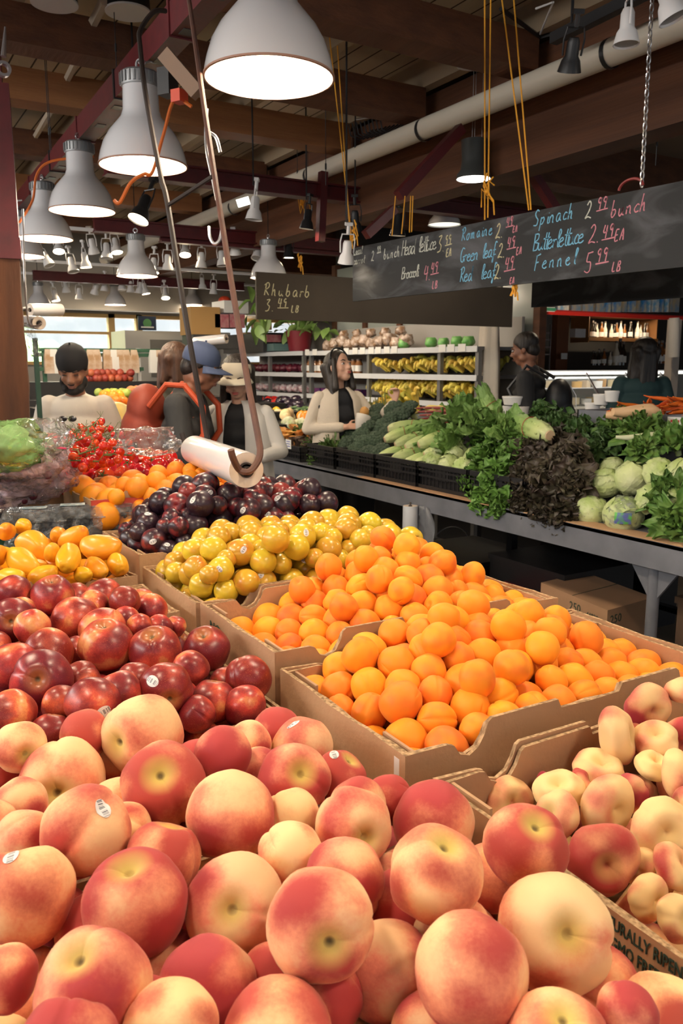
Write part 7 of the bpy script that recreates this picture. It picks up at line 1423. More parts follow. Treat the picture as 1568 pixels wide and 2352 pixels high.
rowfruit('p', 'potato', 'potato', mPot, .045, 236, 340, 7.2, 1.1, 44, 6, 'brown potato in the stepped display', (1.2, .9, .8)); rowfruit('y', 'cut_squash', 'squash', mYl, .05, 240, 345, 6.55, 1.0, 36, 7, 'yellow fruit piece at the front of the stepped display', (1.3, .8, .6))
p = aY(268, 965, 6.75); m = MB(); m.ball((p.x, 6.75, p.z + .02), (.14, .06, .13), 24, 14); m.build('melon_slice', M('cut_melon', (.9, .62, .15), .4, n=(3, (.95, .8, .45), .3)), label='large cut yellow melon half standing in front of the potatoes', cat='melon')
for k in range(9): MB().box((2.0 + k*.16, 6.32, 1.03), (.13, .1, .05)).build('paper_punnet', M('cream_punnet', (.6, .5, .35), .8), smooth=False, label='small cream paper punnet at the front of the stepped display', cat='punnet', group='cream punnets')
# ------------------------------------------------------------------ right background: curtain, deli case, shelf, bottles
mCur = M('cream_curtain', (.50, .45, .38), .85, bump=(12, .3)); vs = []; ca = aX(1098, 850, 4.75); cb_ = aX(1146, 850, 4.75); t = thing('curtain', 'cream curtain tied at the top beside the banana shelf', 'curtain', (4.75, ca.y, .9))
n = 26
for z, pinch in ((.5, 1), (1.2, 1), (1.6, .9), (1.9, .75), (2.02, .62), (2.06, .6), (2.16, .85), (2.35, .95)):
    for k in range(n):
        a = 2*PI*k/n; r_ = 1 + .16*math.cos(5*a + 1); vs.append((4.75 + .07*math.sin(a)*r_*pinch, (ca.y + cb_.y)/2 + (cb_.y - ca.y)/2*math.cos(a)*r_*pinch, z))
m = MB(); m.add(vs, [(i*n + k, i*n + (k + 1) % n, (i + 1)*n + (k + 1) % n, (i + 1)*n + k) for i in range(7) for k in range(n)]); m.build('cloth', mCur, t, ang=180)
m = MB(); yc = (ca.y + cb_.y)/2; m.tube([(4.75 + .06*math.sin(a), yc + (cb_.y - ca.y)/2*.66*math.cos(a), 2.04) for a in [2*PI*k/18 for k in range(19)]], .008, 5); m.build('tie', mBlack, t)
YD = 6.8
def xy(px, py, y=YD): p = aY(px, py, y); return p.x, p.z
xa, zt_ = xy(1135, 852); xb, _ = xy(1575, 852); zl = xy(1200, 940)[1]
t = thing('deli_case', 'long glass-fronted deli case with a bright white top', 'display case', ((xa + xb)/2, YD + .5, 0)); MB().box2((xa, YD, 0), (xb + .5, YD + .9, zl - .02)).build('base', M('cream_case_base', (.45, .42, .36), .5), t, smooth=False); MB().box2((xa, YD + .35, zt_ - .04), (xb + .5, YD + .9, zt_)).build('top_shelf', M('case_top', (.80, .82, .84), .3), t, smooth=False); MB().box2((xa, YD + .33, zt_ - .05), (xb + .5, YD + .35, zt_ - .02)).build('light_tube', M('case_light', (1, 1, 1), .5, emit=((1, .95, .85), 2.5)), t, smooth=False)
al = area('case_fill', ((xa + xb)/2, YD + .3, zt_ - .07), (math.radians(25), 0, 0), xb - xa, .08, 6, (1, .95, .85)); m = MB(); gl_ = M('case_glass', (.7, .75, .75), .05, alpha=.22, spec=1); m.add([(xa, YD, zl), (xb + .5, YD, zl), (xb + .5, YD + .32, zt_ - .03), (xa, YD + .32, zt_ - .03)], [(0, 1, 2, 3)]); o = m.build('front_glass', gl_, t, smooth=False); o.modifiers.new('s', 'SOLIDIFY').thickness = .006  # unseen area light added under the top to brighten the case
m = MB()
for px in (1140, 1235, 1390, 1480, 1560): x = xy(px, 900)[0]; m.beam((x, YD - .004, zl), (x, YD + .318, zt_ - .03), .02, .02)
m.build('glass_frame', mChrome, t, smooth=False); MB().box2((xa, YD + .85, zl), (xb + .5, YD + .88, zt_)).build('back_wall', M('case_back', (.13, .15, .14), .5), t, smooth=False); MB().box2((xa + .1, YD + .4, (zl + zt_)/2 - .01), (xb, YD + .8, (zl + zt_)/2)).build('inner_shelf', mWhite, t, smooth=False)
ck = [M('cheese_cream', (.75, .62, .40), .6, rand=(.02, .2)), M('white_tub', (.8, .8, .78), .4), M('cheese_amber', (.55, .30, .08), .6, rand=(.02, .2))]
for k in range(34):
    x = xa + .15 + (xb - xa - .1)*(k % 17)/17; z = zl if k < 17 else (zl + zt_)/2; m = MB(); h = rnd.uniform(.06, .1)
    if k % 3: m.lathe([(0, 0), (.06, 0), (.065, h), (0, h)], 14, Matrix.Translation((x, YD + .5 + .1*(k % 2), z)))
    else: m.box((x, YD + .55, z + h/2), (.13, .12, h), rz=.4)
    m.build('deli_item', ck[k % 3], label='tub or cheese inside the deli case', cat='deli food', group='deli tubs and cheeses')
# things on the low counter in front of the case
m_ = M('white_lid_tub', (.75, .74, .72), .4)
for i, (px, py, r_, lab) in enumerate(((1178, 918, .085, 'wide white-lidded tub in front of the deli case, left'), (1168, 940, .05, 'small white tub below the wide one'), (1200, 942, .05, 'small clear tub beside it'), (1380, 915, .05, 'clear printed tub behind the kale'), (1405, 908, .045, 'clear tub with a label behind the carrots'), (1360, 935, .05, 'low plastic tub behind the kale at the left of the carrots'))):
    p = aX(px, py, 4.6 if px < 1300 else 4.2); m = MB(); m.lathe([(0, -.05), (r_*.85, -.04), (r_, .015), (r_*1.04, .015), (r_*1.04, .028), (0, .03)], 18, Matrix.Translation(p)); m.build('plastic_tub', m_ if i != 2 else M('cloudy_tub', (.6, .55, .5), .4), label=lab, cat='tub')
MB().box2((4.45, 4.0, 0), (4.75, 5.2, 1.12)).build('serving_ledge', mBlack, smooth=False, label='dark ledge behind the curtain carrying small tubs', cat='counter'); MB().box2((4.05, 3.2, 0), (4.35, 4.1, 1.28)).build('serving_ledge', mBlack, smooth=False, label='dark ledge behind the carrot tray', cat='counter')
# wooden shelf with bottles, red shelf, boxes
YW = 8.6
def bx(px0, py0, px1, py1, y, d, name, mat, lab, cat, parent=None):
    a = aY(px0, py1, y); b = aY(px1, py0, y); pm_ = (px0 + px1)/2; m = MB(); m.box2((a.x, y, aY(pm_, py1, y).z), (b.x, y + d, aY(pm_, py0, y).z)); return m.build(name, mat, parent, smooth=False, label=lab, cat=cat)
mOak = M('oak_shelf', (.36, .17, .06), .5, n=(5, (.28, .12, .04), .5)); struct('wall_partition', MB().box2((xa - .5, YW + .6, 0), (12.8, YW + .7, 3.4)), M('dark_backroom_wall', (.05, .045, .04), .8))
t = thing('bottle_shelf', 'oak shelf of sauce bottles above the deli case', 'shelf', aY(1420, 790, YW))
for a in ((1350, 724, 1355, 786), (1506, 726, 1511, 786), (1350, 724, 1511, 730), (1350, 776, 1511, 784)): bx(*a, YW, .35, 'board', mOak, None, None, t)
bts = [(M('dark_bottle', (.02, .015, .01), .1, coat=1), .075), (M('amber_bottle', (.25, .09, .02), .1, coat=1), .08), (M('pale_bottle', (.6, .55, .45), .2, coat=.5), .06)]
bpp = []
for mt_, _ in bts:
    t = thing('sauce_bottle', 'b', 'bottle'); m = MB(); m.lathe([(0, 0), (.034, 0), (.036, .13), (.014, .19), (.013, .24)], 12); g_ = m.build('glass', mt_, t, local=True); m = MB(); m.lathe([(.0, .262), (.016, .26), (.016, .235)], 10); m.build('cap', M('bottle_cap', (.15, .12, .1), .4), t, local=True); m = MB(); m.lathe([(.037, .03), (.037, .1)], 12); m.build('label', mPaper, g_, local=True); bpp.append(Proto(t))
def bottles(pxa, pxb, py, y, n, sc, lab, grp):
    for k in range(n): p = aY(pxa + (pxb - pxa)*(k + .5)/n, py, y); bpp[rnd.choice((0, 0, 1, 2))].put((p.x, y + .12 + rnd.uniform(-.04, .04), p.z), (0, 0, rnd.uniform(0, 6)), sc*rnd.uniform(.85, 1.1), lab, grp)
area('shelf_fill', (aY(1430, 724, YW).x, YW - .05, aY(1430, 728, YW).z), (math.radians(20), 0, 0), 1.2, .05, 8, (1, .8, .55)); bottles(1356, 1506, 777, YW, 17, .9, 'sauce bottle on the oak shelf', 'bottles on the oak shelf')  # bare area light added to brighten the bottles, no fixture
bottles(1370, 1415, 839, YW - .8, 7, .85, 'bottle in the cluster on the deli case, left of the woman in teal', 'bottles on the deli case left'); bottles(1500, 1560, 835, YW - .8, 7, 1.2, 'bottle on the deli case at the right edge', 'bottles on the deli case right'); bottles(1425, 1450, 839, YW - .8, 3, 1.3, 'tall sauce bottle beside the woman in teal', 'tall bottles beside the woman in teal'); bottles(1135, 1160, 800, YW, 6, 1, 'dark bottle right of the curtain', 'bottles right of the curtain')
bx(1160, 719, 1585, 727, YD - .1, .04, 'red_shelf_edge', M('bright_red_edge', (.65, .03, .02), .35), 'bright red shelf edge under the row of blue boxes', 'shelf edge'); bx(1160, 716, 1585, 719, YD - .1, .3, 'pasta_shelf', M('red_shelf_board', (.35, .02, .02), .5), 'red shelf board carrying the blue boxes', 'shelf')
mBl = [M('blue_box', (.03, .20, .50), .5, n=(10, (.5, .45, .3), .25)), M('light_blue_box', (.12, .36, .60), .5, n=(12, (.75, .7, .6), .25)), M('tan_pack', (.42, .32, .18), .5, n=(10, (.12, .25, .4), .3))]
for i, (a, b, k) in enumerate(((1280, 1308, 1), (1312, 1335, 2), (1338, 1364, 2), (1368, 1388, 2), (1391, 1404, 0), (1405, 1428, 0), (1430, 1441, 2), (1442, 1462, 0), (1464, 1472, 2), (1474, 1486, 0), (1488, 1496, 1), (1497, 1515, 1), (1516, 1526, 0), (1527, 1538, 1), (1540, 1562, 2))):
    bx(a, 668, b, 717, YD - .05 + .01*(i % 2), .16, 'pasta_box', mBl[k], ('blue pasta box', 'light blue pasta box', 'tan and blue pasta packet')[k] + ', counted %s from the left on the red shelf' % ('first', 'second', 'third', 'fourth', 'fifth', 'sixth', 'seventh', 'eighth', 'ninth', 'tenth', 'eleventh', 'twelfth', 'thirteenth', 'fourteenth', 'fifteenth')[i], 'pasta box')
t = thing('poster', 'framed tricolour poster partly hidden behind the lower blank board', 'poster', aY(1235, 700, YD - .2))
for a, mt_ in (((1213, 640, 1277, 715), mPaper), ((1214, 640, 1219, 713), M('poster_green', (.04, .22, .12), .6)), ((1221, 640, 1231, 706), M('red_print', (.45, .05, .03), .6)), ((1214, 706, 1277, 713), M('poster_green', (.04, .22, .12), .6)), ((1232, 640, 1277, 705), M('poster_dark', (.05, .04, .04), .6))):
    bx(*a, YD - .2 - (.004 if mt_ != mPaper else 0), .004, 'sheet' if mt_ == mPaper else 'colour_band', mt_, None, None, t)
t = thing('poster', 'small poster with dark fruit and red lettering beside the tricolour one', 'poster', aY(1190, 700, YD - .2)); bx(1176, 655, 1206, 713, YD - .2, .004, 'sheet', M('beige_poster', (.40, .34, .24), .7), None, None, t); bx(1179, 696, 1196, 706, YD - .206, .004, 'red_lettering', M('red_print', (.45, .05, .03), .6), None, None, t); m = MB(); p = aY(1190, 680, YD - .207); m.ball(p, (.05, .004, .06), 12, 8); m.build('fruit_picture', mKale if 0 else M('dark_green_print', (.03, .05, .02), .6), t)
# stainless racks and wood partition behind the man in black
t = thing('baking_rack', 'stainless rack of trays behind the man in black', 'rack', aY(1215, 780, 7.9))
for y_ in (762, 778, 795, 812): bx(1165, y_, 1262, y_ + 3, 8.0, .4, 'tray', mChrome, None, None, t)
for x_ in (1162, 1262): bx(x_, 745, x_ + 3, 850, 8.0, .02, 'post', mChrome, None, None, t)
bx(1275, 715, 1308, 850, 8.3, .1, 'wooden_partition', mOak if 0 else M('red_brown_board', (.16, .055, .02), .6), 'red-brown wooden partition beside the man in black', 'partition'); bx(1120, 690, 1275, 800, 8.7, .05, 'grey_panel', M('grey_panel_paint', (.22, .21, .2), .7), 'grey wall panel behind the baking rack', 'panel'); bx(1320, 755, 1345, 775, 8.3, .1, 'wall_box', mWhite, 'pale wall telephone box right of the wooden partition', 'box'); bx(1235, 750, 1254, 756, 8.68, .01, 'red_notice', M('red_print', (.45, .05, .03), .6), 'small red notice on the grey panel', 'notice')
m = MB(); p = aY(1295, 818, 8.2); m.box(p, (.14, .01, .08), Matrix.Identity(4), rz=.2); m.build('paper_note', mPaper, label='slanting paper note on the wooden partition', cat='note')
# right edge white column and hanging towels
p = aY(1555, 700, 6.2); m = MB(); m.box2((p.x - .02, 6.2, 0), (p.x + .10, 6.3, 2.12)); m.build('white_post', M('stained_white_post', (.5, .44, .38), .5), label='white post at the right edge under the red shelf', cat='post', smooth=False)
a = aY(1532, 730, 6.1); m = MB(); m.tube([aY(1548, 730, 6.1), aY(1546, 820, 6.1)], [.055, .065], 14); m.build('paper_towel', M('white_towel', (.55, .52, .48), .7), label='white roll hanging under the red shelf at the right', cat='paper roll')
# ================================================================== PEOPLE
def remesh(mb, vox, name, mat, parent, smooth=4, cut=None):
    me = mb.mesh('tmp', mat); o = bpy.data.objects.new('tmp', me); COL.objects.link(o)
    r = o.modifiers.new('r', 'REMESH'); r.mode = 'VOXEL'; r.voxel_size = vox
    s = o.modifiers.new('s', 'SMOOTH'); s.factor = .5; s.iterations = smooth
    dg = bpy.context.evaluated_depsgraph_get(); me2 = bpy.data.meshes.new_from_object(o.evaluated_get(dg)); bpy.data.objects.remove(o)
    me2.materials.clear(); me2.materials.append(mat); shade(me2, 180); me2.name = name
    o = bpy.data.objects.new(name, me2); COL.objects.link(o); o.parent = parent; return o
def caps(mb, a, b, ra, rb, n=12):
    a = Vector(a); b = Vector(b); d = b - a; q = Matrix.Translation(a) @ d.to_track_quat('Z', 'Y').to_matrix().to_4x4(); L_ = d.length
    pr = [(0, -ra)] + [(ra*math.cos(t), ra*math.sin(t)) for t in (-1.1, -.6, 0)] + [(rb*math.cos(t), L_ + rb*math.sin(t)) for t in (0, .6, 1.1)] + [(0, L_ + rb)]
    pr = [(max(r, .0005), z) for r, z in pr]; mb.lathe(pr, n, q); k = len(mb.v) - n; mb.f += [tuple(range(k, k + n))]; k0 = len(mb.v) - n*len(pr); mb.f += [tuple(range(k0 + n - 1, k0 - 1, -1))]; mb.mi += [0, 0]
def skinmat(n, c): return M('skin_' + n, c, .5, n=(9, tuple(x*.85 for x in c), .6), sheen=.05)
def hand_(mb, w, d, up, s, curl=.5, spread=.35, sc=1.0):
    """hand from wrist w along d; up is the back of the hand; five separate fingers"""
    d = Vector(d).normalized(); up = Vector(up); up = (up - d*up.dot(d)).normalized(); sd = d.cross(up)*s; w = Vector(w)
    for k in (-1.2, -.4, .4, 1.2): caps(mb, w + sd*.008*k*sc, w + d*.075*sc + sd*.0185*k*sc, .014*sc, .0115*sc, 8)
    for i, (off, L_) in enumerate(((-1.5, .062), (-.5, .075), (.5, .080), (1.5, .072))):
        b = w + d*.08*sc + sd*.0185*off*sc; dd = (d + sd*.06*off*spread).normalized(); c = curl*(1 + .1*i); q = Quaternion(sd*s, 0); p = b; ang = 0; r = .0085*sc
        for j in range(3):
            ang += c*.75; dv = (dd*math.cos(ang) - up*math.sin(ang)); e = p + dv*L_*sc*(.45, .32, .25)[j]; caps(mb, p, e, r, r*.92, 7); p = e; r *= .92
    b = w + d*.025*sc + sd*.024*sc; e = b + (d*.55 + sd*.8 - up*.25).normalized()*.042*sc; caps(mb, b, e, .0125*sc, .010*sc, 8); caps(mb, e, e + (d*.9 + sd*.3 - up*.4).normalized()*.032*sc, .0098*sc, .0085*sc, 8)
def person(lab, loc, face, H, skin, pose, head=(0, 0), group=None, heavy=1.0, shirt=None, pants=None, sleeve=1.0, hair=None, vox=.009, neckline=.0, beard=None, brow=(.02, .012, .01), eyes='open', build_legs=True, fem=False, smile=False):
    """face: heading vector; pose: dict of joints in the body's own frame (x right hand side of the body, y forward)"""
    f = Vector(face).normalized(); rz = math.atan2(f.y, f.x) - PI/2; t = thing('person', lab, 'person', loc, rz, group); K = H/1.72; S = lambda *p: Vector(p)*K
    J = dict(nk=S(0, -.005, 1.43), hd=S(0, .02, 1.59), sR=S(.18*(.86 if fem else 1)*(1 + .25*(heavy - 1)), 0, 1.375), sL=S(-.18*(.86 if fem else 1)*(1 + .25*(heavy - 1)), 0, 1.375), eR=S(.225, -.03, 1.13), eL=S(-.225, -.03, 1.13), wR=S(.22, .18, 1.05), wL=S(-.22, .18, 1.05), hR=S(.095, 0, .92), hL=S(-.095, 0, .92), kR=S(.10, .02, .5), kL=S(-.10, .02, .5), aR=S(.10, -.02, .09), aL=S(-.10, -.02, .09))
    for k, v in pose.items():
        if k in J: J[k] = Vector(v)*K
    sk = MB(); hv = heavy
    # trunk under the clothes, neck
    for z, rx, ry, y in ((1.30, .155*hv, .10*hv, 0), (1.18, .145*hv, .10*hv, .005), (1.05, .135*hv, .095*hv, .0), (.93, .155*hv, .10*hv, -.01)): sk.ball(S(0, y, z), (rx*K, ry*K, .11*K), 16, 10)
    caps(sk, J['sL']*.93 + S(0, 0, .02), J['sR']*.93 + S(0, 0, .02), .055*K, .055*K); caps(sk, S(0, -.01, 1.36), J['hd'] + S(0, -.02, -.06), .062*K*(.85 if fem else 1), .052*K*(.85 if fem else 1))
    for s in 'LR':
        caps(sk, J['s' + s], J['e' + s], .048*K*(.85 if fem else 1), .038*K*(.85 if fem else 1)); caps(sk, J['e' + s], J['w' + s], .038*K*(.85 if fem else 1), .024*K)
        if build_legs: caps(sk, J['h' + s], J['k' + s], .082*K, .055*K); caps(sk, J['k' + s], J['a' + s], .053*K, .036*K); caps(sk, J['a' + s] + S(0, -.03, -.05), J['a' + s] + S(0, .14, -.06), .036*K, .028*K)
        hd_ = pose.get('d' + s, (J['w' + s] - J['e' + s])); up = pose.get('u' + s, (0, 0, 1)); hand_(sk, J['w' + s], hd_, up, 1 if s == 'L' else -1, pose.get('c' + s, .45), sc=K*(.92 if fem else 1))
    # head, shaped then turned on the neck
    hm = MB(); E = .94 if fem else 1.0
    hm.ball((0, -.012, .045), (.074*E, .090, .078), 28, 20); hm.ball((0, .018, -.012), (.062*E, .070, .085), 24, 16); hm.ball((0, .045, -.078), (.036*E, .034, .030), 16, 10); hm.ball((0, -.03, -.05), (.055*E, .055, .06), 16, 10)
    for s in (-1, 1):
        hm.ball((s*.036, .064, -.022), (.022, .018, .022), 10, 8); hm.ball((s*.056*E, .012, -.062), (.016, .03, .022), 10, 8)
        hm.ball((s*.074*E, -.008, -.006), (.008, .018, .030), 10, 8); hm.ball((s*.034, .080, .022), (.022, .010, .008), 10, 6)
    caps(hm, (0, .084, .012), (0, .104, -.026), .008, .0125, 8)
    for s in (-1, 1): hm.ball((s*.012, .094, -.031), (.009, .010, .008), 8, 6)
    hm.ball((0, .086, -.055), (.022, .010, .0055), 10, 6); hm.ball((0, .085, -.064), (.018, .010, .006), 10, 6)
    HT = Matrix.Translation(J['hd']) @ Matrix.Rotation(head[0], 4, 'Z') @ Matrix.Rotation(head[1], 4, 'X') @ Matrix.Scale(K*1.04, 4)
    sk.add(hm.v, hm.f, HT); remesh(sk, vox*K, 'body', skin, t, 3)
    def hb(fn, name, mat, vx=.008, sm=3, lab_=None):
        m = MB(); fn(m); m.v = [tuple(HT @ Vector(v)) for v in m.v]
        o = remesh(m, vx*K, name, mat, t, sm) if vx else m.build(name, mat, t, local=True, ang=180)
        if lab_: o['label'] = lab_
        return o
    def ey(m):
        for s in (-1, 1): m.ball((s*.031, .078, .006), (.0135, .010, .0075 if eyes == 'open' else .0035), 12, 8)
    hb(ey, 'eyes', M('eye_white', (.6, .57, .54), .3) if eyes == 'open' else M('eye_lid_shadow', (.05, .03, .025), .5), 0)
    if eyes == 'open': hb(lambda m: [m.ball((s*.031, .0865, .007), (.0062, .0035, .0062), 10, 6) for s in (-1, 1)], 'irises', M('dark_iris', (.02, .012, .01), .2), 0)
    hb(lambda m: [m.tube([(s*.016, .092, .026), (s*.034, .090, .032), (s*.050, .078, .027)], [.003, .0035, .0015], 6) for s in (-1, 1)], 'eyebrows', M('brow_hair', brow, .8), 0)
    hb(lambda m: (m.ball((0, .0935, -.0555), (.0215, .0055, .0042), 12, 6), m.ball((0, .0925, -.0635), (.018, .0058, .005), 12, 6)), 'lips', M('lips_' + ('f' if fem else 'm'), (.42, .10, .09) if fem else (.22, .09, .07), .45), 0)
    if beard: hb(lambda m: ([m.ball((s*.058*E, .018, -.062), (.018, .034, .034), 10, 8) for s in (-1, 1)], m.ball((0, .056, -.096), (.046, .038, .026), 14, 10), [m.ball((s*.036, .055, -.085), (.025, .032, .024), 10, 8) for s in (-1, 1)], m.ball((0, .091, -.0455), (.027, .010, .0055), 10, 6)), 'beard', beard, .007, 2)
    if hair: hb(hair[0], 'hair', hair[1], .008, 2)
    return t, J, HT, K, hb
def cloth(t, J, K, hv, mat, sleeve='long', name='shirt', fem=False, hem=.90, ex=0, open_=False, vox=.010, loose=0):
    m = MB(); g = .016 + loose
    for z, rx, ry, y in ((1.34, .15*hv, .095*hv, -.005), (1.24, .168*hv, .118*hv, 0), (1.12, .16*hv, .115*hv, .01), (1.0, .158*hv, .115*hv, .012), (hem + .03, .165*hv, .12*hv, 0)): m.ball((0, y*K, z*K), ((rx + g)*K, (ry + g)*K, .10*K), 20, 12)
    caps(m, J['sL']*.95, J['sR']*.95, (.048 + g*.5)*K, (.048 + g*.5)*K); caps(m, Vector((0, -.01, 1.36))*K, Vector((0, -.015, 1.425))*K, .080*K, .060*K)
    for s in 'LR':
        A = J['s' + s]; B = J['e' + s]; W = J['w' + s]; r = (.058 + g*.6 - (.008 if fem else 0))*K
        if sleeve == 'none': continue
        if sleeve == 'short': caps(m, A, A.lerp(B, .75), r*1.04, r*1.05)
        else: caps(m, A, B, r, r*.88); caps(m, B, B.lerp(W, .9 if sleeve == 'long' else .5), r*.86, r*.74)
    v = []
    for p in m.v:
        P = Vector(p); n_ = noise.noise(P*7)*.006 + noise.noise(P*17)*.003; v.append(tuple(P + Vector((n_, n_, n_*.5))))
    m.v = v; o = remesh(m, vox*K, name, mat, t, 3)
    # trim the neck hole: drop faces above the collar line and inside the opening
    return o
def legs(t, J, K, mat, name='trousers'):
    m = MB(); m.ball(Vector((0, -.005, .92))*K, (.175*K, .125*K, .12*K), 20, 12)
    for s in 'LR': caps(m, J['h' + s], J['k' + s], .098*K, .07*K); caps(m, J['k' + s], J['a' + s], .07*K, .058*K)
    remesh(m, .012*K, name, mat, t, 3); m = MB()
    for s in 'LR': caps(m, J['a' + s] + Vector((0, -.035, -.045))*K, J['a' + s] + Vector((0, .15, -.05))*K, .045*K, .038*K)
    remesh(m, .01*K, 'shoes', M('dark_shoes', (.03, .03, .03), .5), t, 2)
def cap_(hb, mat, lab, bill=True, back=False, tall=1.0, billmat=None):
    def crown(m):
        vs = []; n = 28; P_ = [(.083, .015), (.086, .035), (.082, .07*tall), (.066, .098*tall), (.038, .118*tall), (.0, .124*tall)]
        m.lathe([(r, z + .01) for r, z in P_], n, Matrix.Translation((0, -.012, 0)) @ Matrix.Scale(1.16, 4, (0, 1, 0))); m.ball((0, -.012, .137*tall), .006, 8, 6)
    o = hb(crown, 'cap_crown', mat, 0, lab_=lab)
    if bill:
        def bl(m):
            vs = []; n = 12
            for i in range(5):
                for j in range(n + 1):
                    a = -1.15 + 2.3*j/n; r = .085 + .075*i/4*(math.cos(a*1.1)*.9 + .1); vs.append((r*math.sin(a)*.98, (r*math.cos(a)*1.12 - .012)*(-1 if back else 1), .028 - .012*(i/4) - .018*abs(a)**1.6*(i/4 + .3)))
            m.add(vs, [(i*(n + 1) + j, i*(n + 1) + j + 1, (i + 1)*(n + 1) + j + 1, (i + 1)*(n + 1) + j) for i in range(4) for j in range(n)])
        o = hb(bl, 'cap_bill', billmat or mat, 0); o.modifiers.new('s', 'SOLIDIFY').thickness = .004
def hb_short(m): m.ball((0, -.018, .052), (.080, .094, .078), 20, 14); m.ball((0, -.055, -.01), (.068, .055, .06), 14, 10); [m.ball((s*.070, -.01, .03), (.012, .04, .04), 10, 8) for s in (-1, 1)]
def hb_long(m, L_=.34, w_=1.0):
    m.ball((0, -.022, .055), (.084, .094, .078), 20, 14); m.ball((0, -.06, -.01), (.08, .055, .09), 14, 10)
    for s in (-1, 1):
        for k in range(5): caps(m, (s*(.060 + .012*w_), -.035 - .012*k, .03), (s*(.070 + .02*w_ - .012*k), -.03 - .012*k, -L_ + .02*k), .028, .022, 8)
        caps(m, (s*.068, .03, .055), (s*.084, .012, -.15), .016, .026, 8)
    for k in range(3): caps(m, (-.03 + .03*k, -.085, 0), (-.035 + .035*k, -.095, -L_), .035, .026, 8)
hairB = M('black_hair', (.010, .007, .006), .5, bump=(45, 1), n=(60, (.022, .015, .012), .4), stretch=(1, 1, .15)); hairBr = M('brown_hair', (.055, .025, .015), .5, bump=(45, 1), n=(50, (.12, .055, .03), .4), stretch=(1, 1, .15))
R3v = lambda a, b: RT*a + FH*b
def gp(px, py, d): p = aD(px, py, d); return p
# 1. man in white T-shirt looking down
def place(px, py, d, H, head_h=1.6): p = aD(px, py, d); return (p.x, p.y, 0), p.z
skT = skinmat('tan', (.36, .17, .10)); skL = skinmat('light', (.66, .38, .27)); skM = skinmat('medium', (.24, .10, .055))
loc, hz = place(170, 838, 4.75, 1.7); H1 = 1.72*hz/1.60
t, J, HT, K, hb = person('man in a white T-shirt and black cap looking down, sunglasses on his collar', loc, R3v(.12, -1), H1, skT, dict(hd=(0, .045, 1.57), eR=(.215, -.03, 1.15), eL=(-.215, -.03, 1.15), wR=(.21, .16, .98), wL=(-.21, .16, .98), sR=(.155, 0, 1.36), sL=(-.155, 0, 1.36)), head=(0, -.42), heavy=1.0, beard=M('black_beard', (.012, .009, .008), .8), eyes='down', hair=(hb_short, hairB))
cloth(t, J, K, 1.02, M('white_tshirt', (.66, .60, .52), .85, bump=(25, .15), n=(3, (.70, .65, .58), .5)), 'short', 't_shirt', loose=.002, hem=.92); legs(t, J, K, M('dark_trousers', (.03, .03, .035), .8)); cap_(hb, M('black_cap', (.010, .010, .012), .8), 'black brimless-looking cap', bill=False, tall=1.1)
m = MB()
for s in (-1, 1): c = Vector((s*.026 + .02, .165, 1.30))*K; m.ball(c, (.024, .006, .017), 12, 8)
m.tube([Vector((-.004, .172, 1.302))*K, Vector((.044, .172, 1.302))*K], .0025, 6); m.build('sunglasses', M('dark_lens', (.03, .03, .035), .1, coat=1), t, local=True)
# 2. man in blue cap with red backpack, seen from behind left in profile
loc, hz = place(424, 828, 4.45, 1.7); H2 = 1.72*hz/1.60; F2 = R3v(1, -.12)
t, J, HT, K, hb = person('man in a dark grey shirt and navy cap bending over the tomatoes, in profile', loc, F2, H2, skM, dict(nk=(0, .03, 1.42), hd=(0, .09, 1.56), eR=(.215, .05, 1.12), eL=(-.215, .05, 1.12), wR=(.18, .28, 1.02), wL=(-.18, .28, 1.02), sR=(.17, .0, 1.37), sL=(-.17, 0, 1.37)), head=(0, -.30), heavy=1.0, eyes='open', hair=(hb_short, hairB))
cloth(t, J, K, 1.0, M('charcoal_shirt', (.035, .035, .035), .85, bump=(30, .2)), 'long', 'shirt', loose=.0); legs(t, J, K, M('dark_trousers', (.03, .03, .035), .8)); cap_(hb, M('navy_cap', (.045, .065, .13), .8), 'navy blue baseball cap')
# backpack worn by him
B0 = Matrix.Translation(loc) @ Matrix.Rotation(math.atan2(F2.y, F2.x) - PI/2, 4, 'Z') @ Matrix.Scale(K, 4); bk = thing('backpack', 'rust-red backpack with a dark bottle, worn by the man in the navy cap', 'backpack', B0 @ Vector((0, -.25, .95)))
mRB = M('rust_backpack', (.22, .028, .012), .6, bump=(18, .3), n=(5, (.30, .045, .02), .5))
def bpart(fn, nm, mat, vx=.012, sm=3):
    m = MB(); fn(m); m.v = [tuple(B0 @ Vector(v)) for v in m.v]; o = remesh(m, vx, nm, mat, bk, sm) if vx else m.build(nm, mat, bk)
    if vx: o.matrix_parent_inverse = wm(bk).inverted()
    return o
bpart(lambda m: (m.ball((0, -.22, 1.34), (.15, .10, .14), 20, 14), m.ball((0, -.24, 1.2), (.175, .125, .18), 20, 14), m.ball((0, -.24, 1.08), (.175, .125, .18), 20, 14), m.ball((0, -.23, .95), (.17, .12, .14), 20, 14)), 'main_bag', mRB)
bpart(lambda m: (m.ball((0, -.33, 1.0), (.13, .07, .14), 16, 12),), 'front_pocket', mRB); bpart(lambda m: (m.ball((-.16, -.24, .97), (.05, .08, .12), 14, 10),), 'side_pocket', M('dark_pocket', (.10, .015, .01), .6)); bpart(lambda m: m.lathe([(0, .92), (.038, .92), (.04, 1.13), (.03, 1.15), (.03, 1.18), (0, 1.18)], 16, Matrix.Translation((.19, -.24, 0))), 'water_bottle', M('dark_bottle', (.02, .015, .01), .1), 0)
bpart(lambda m: m.lathe([(.0395, .98), (.0405, 1.10)], 16, Matrix.Translation((.19, -.24, 0))), 'bottle_band', M('grey_band', (.1, .1, .11), .4), 0)
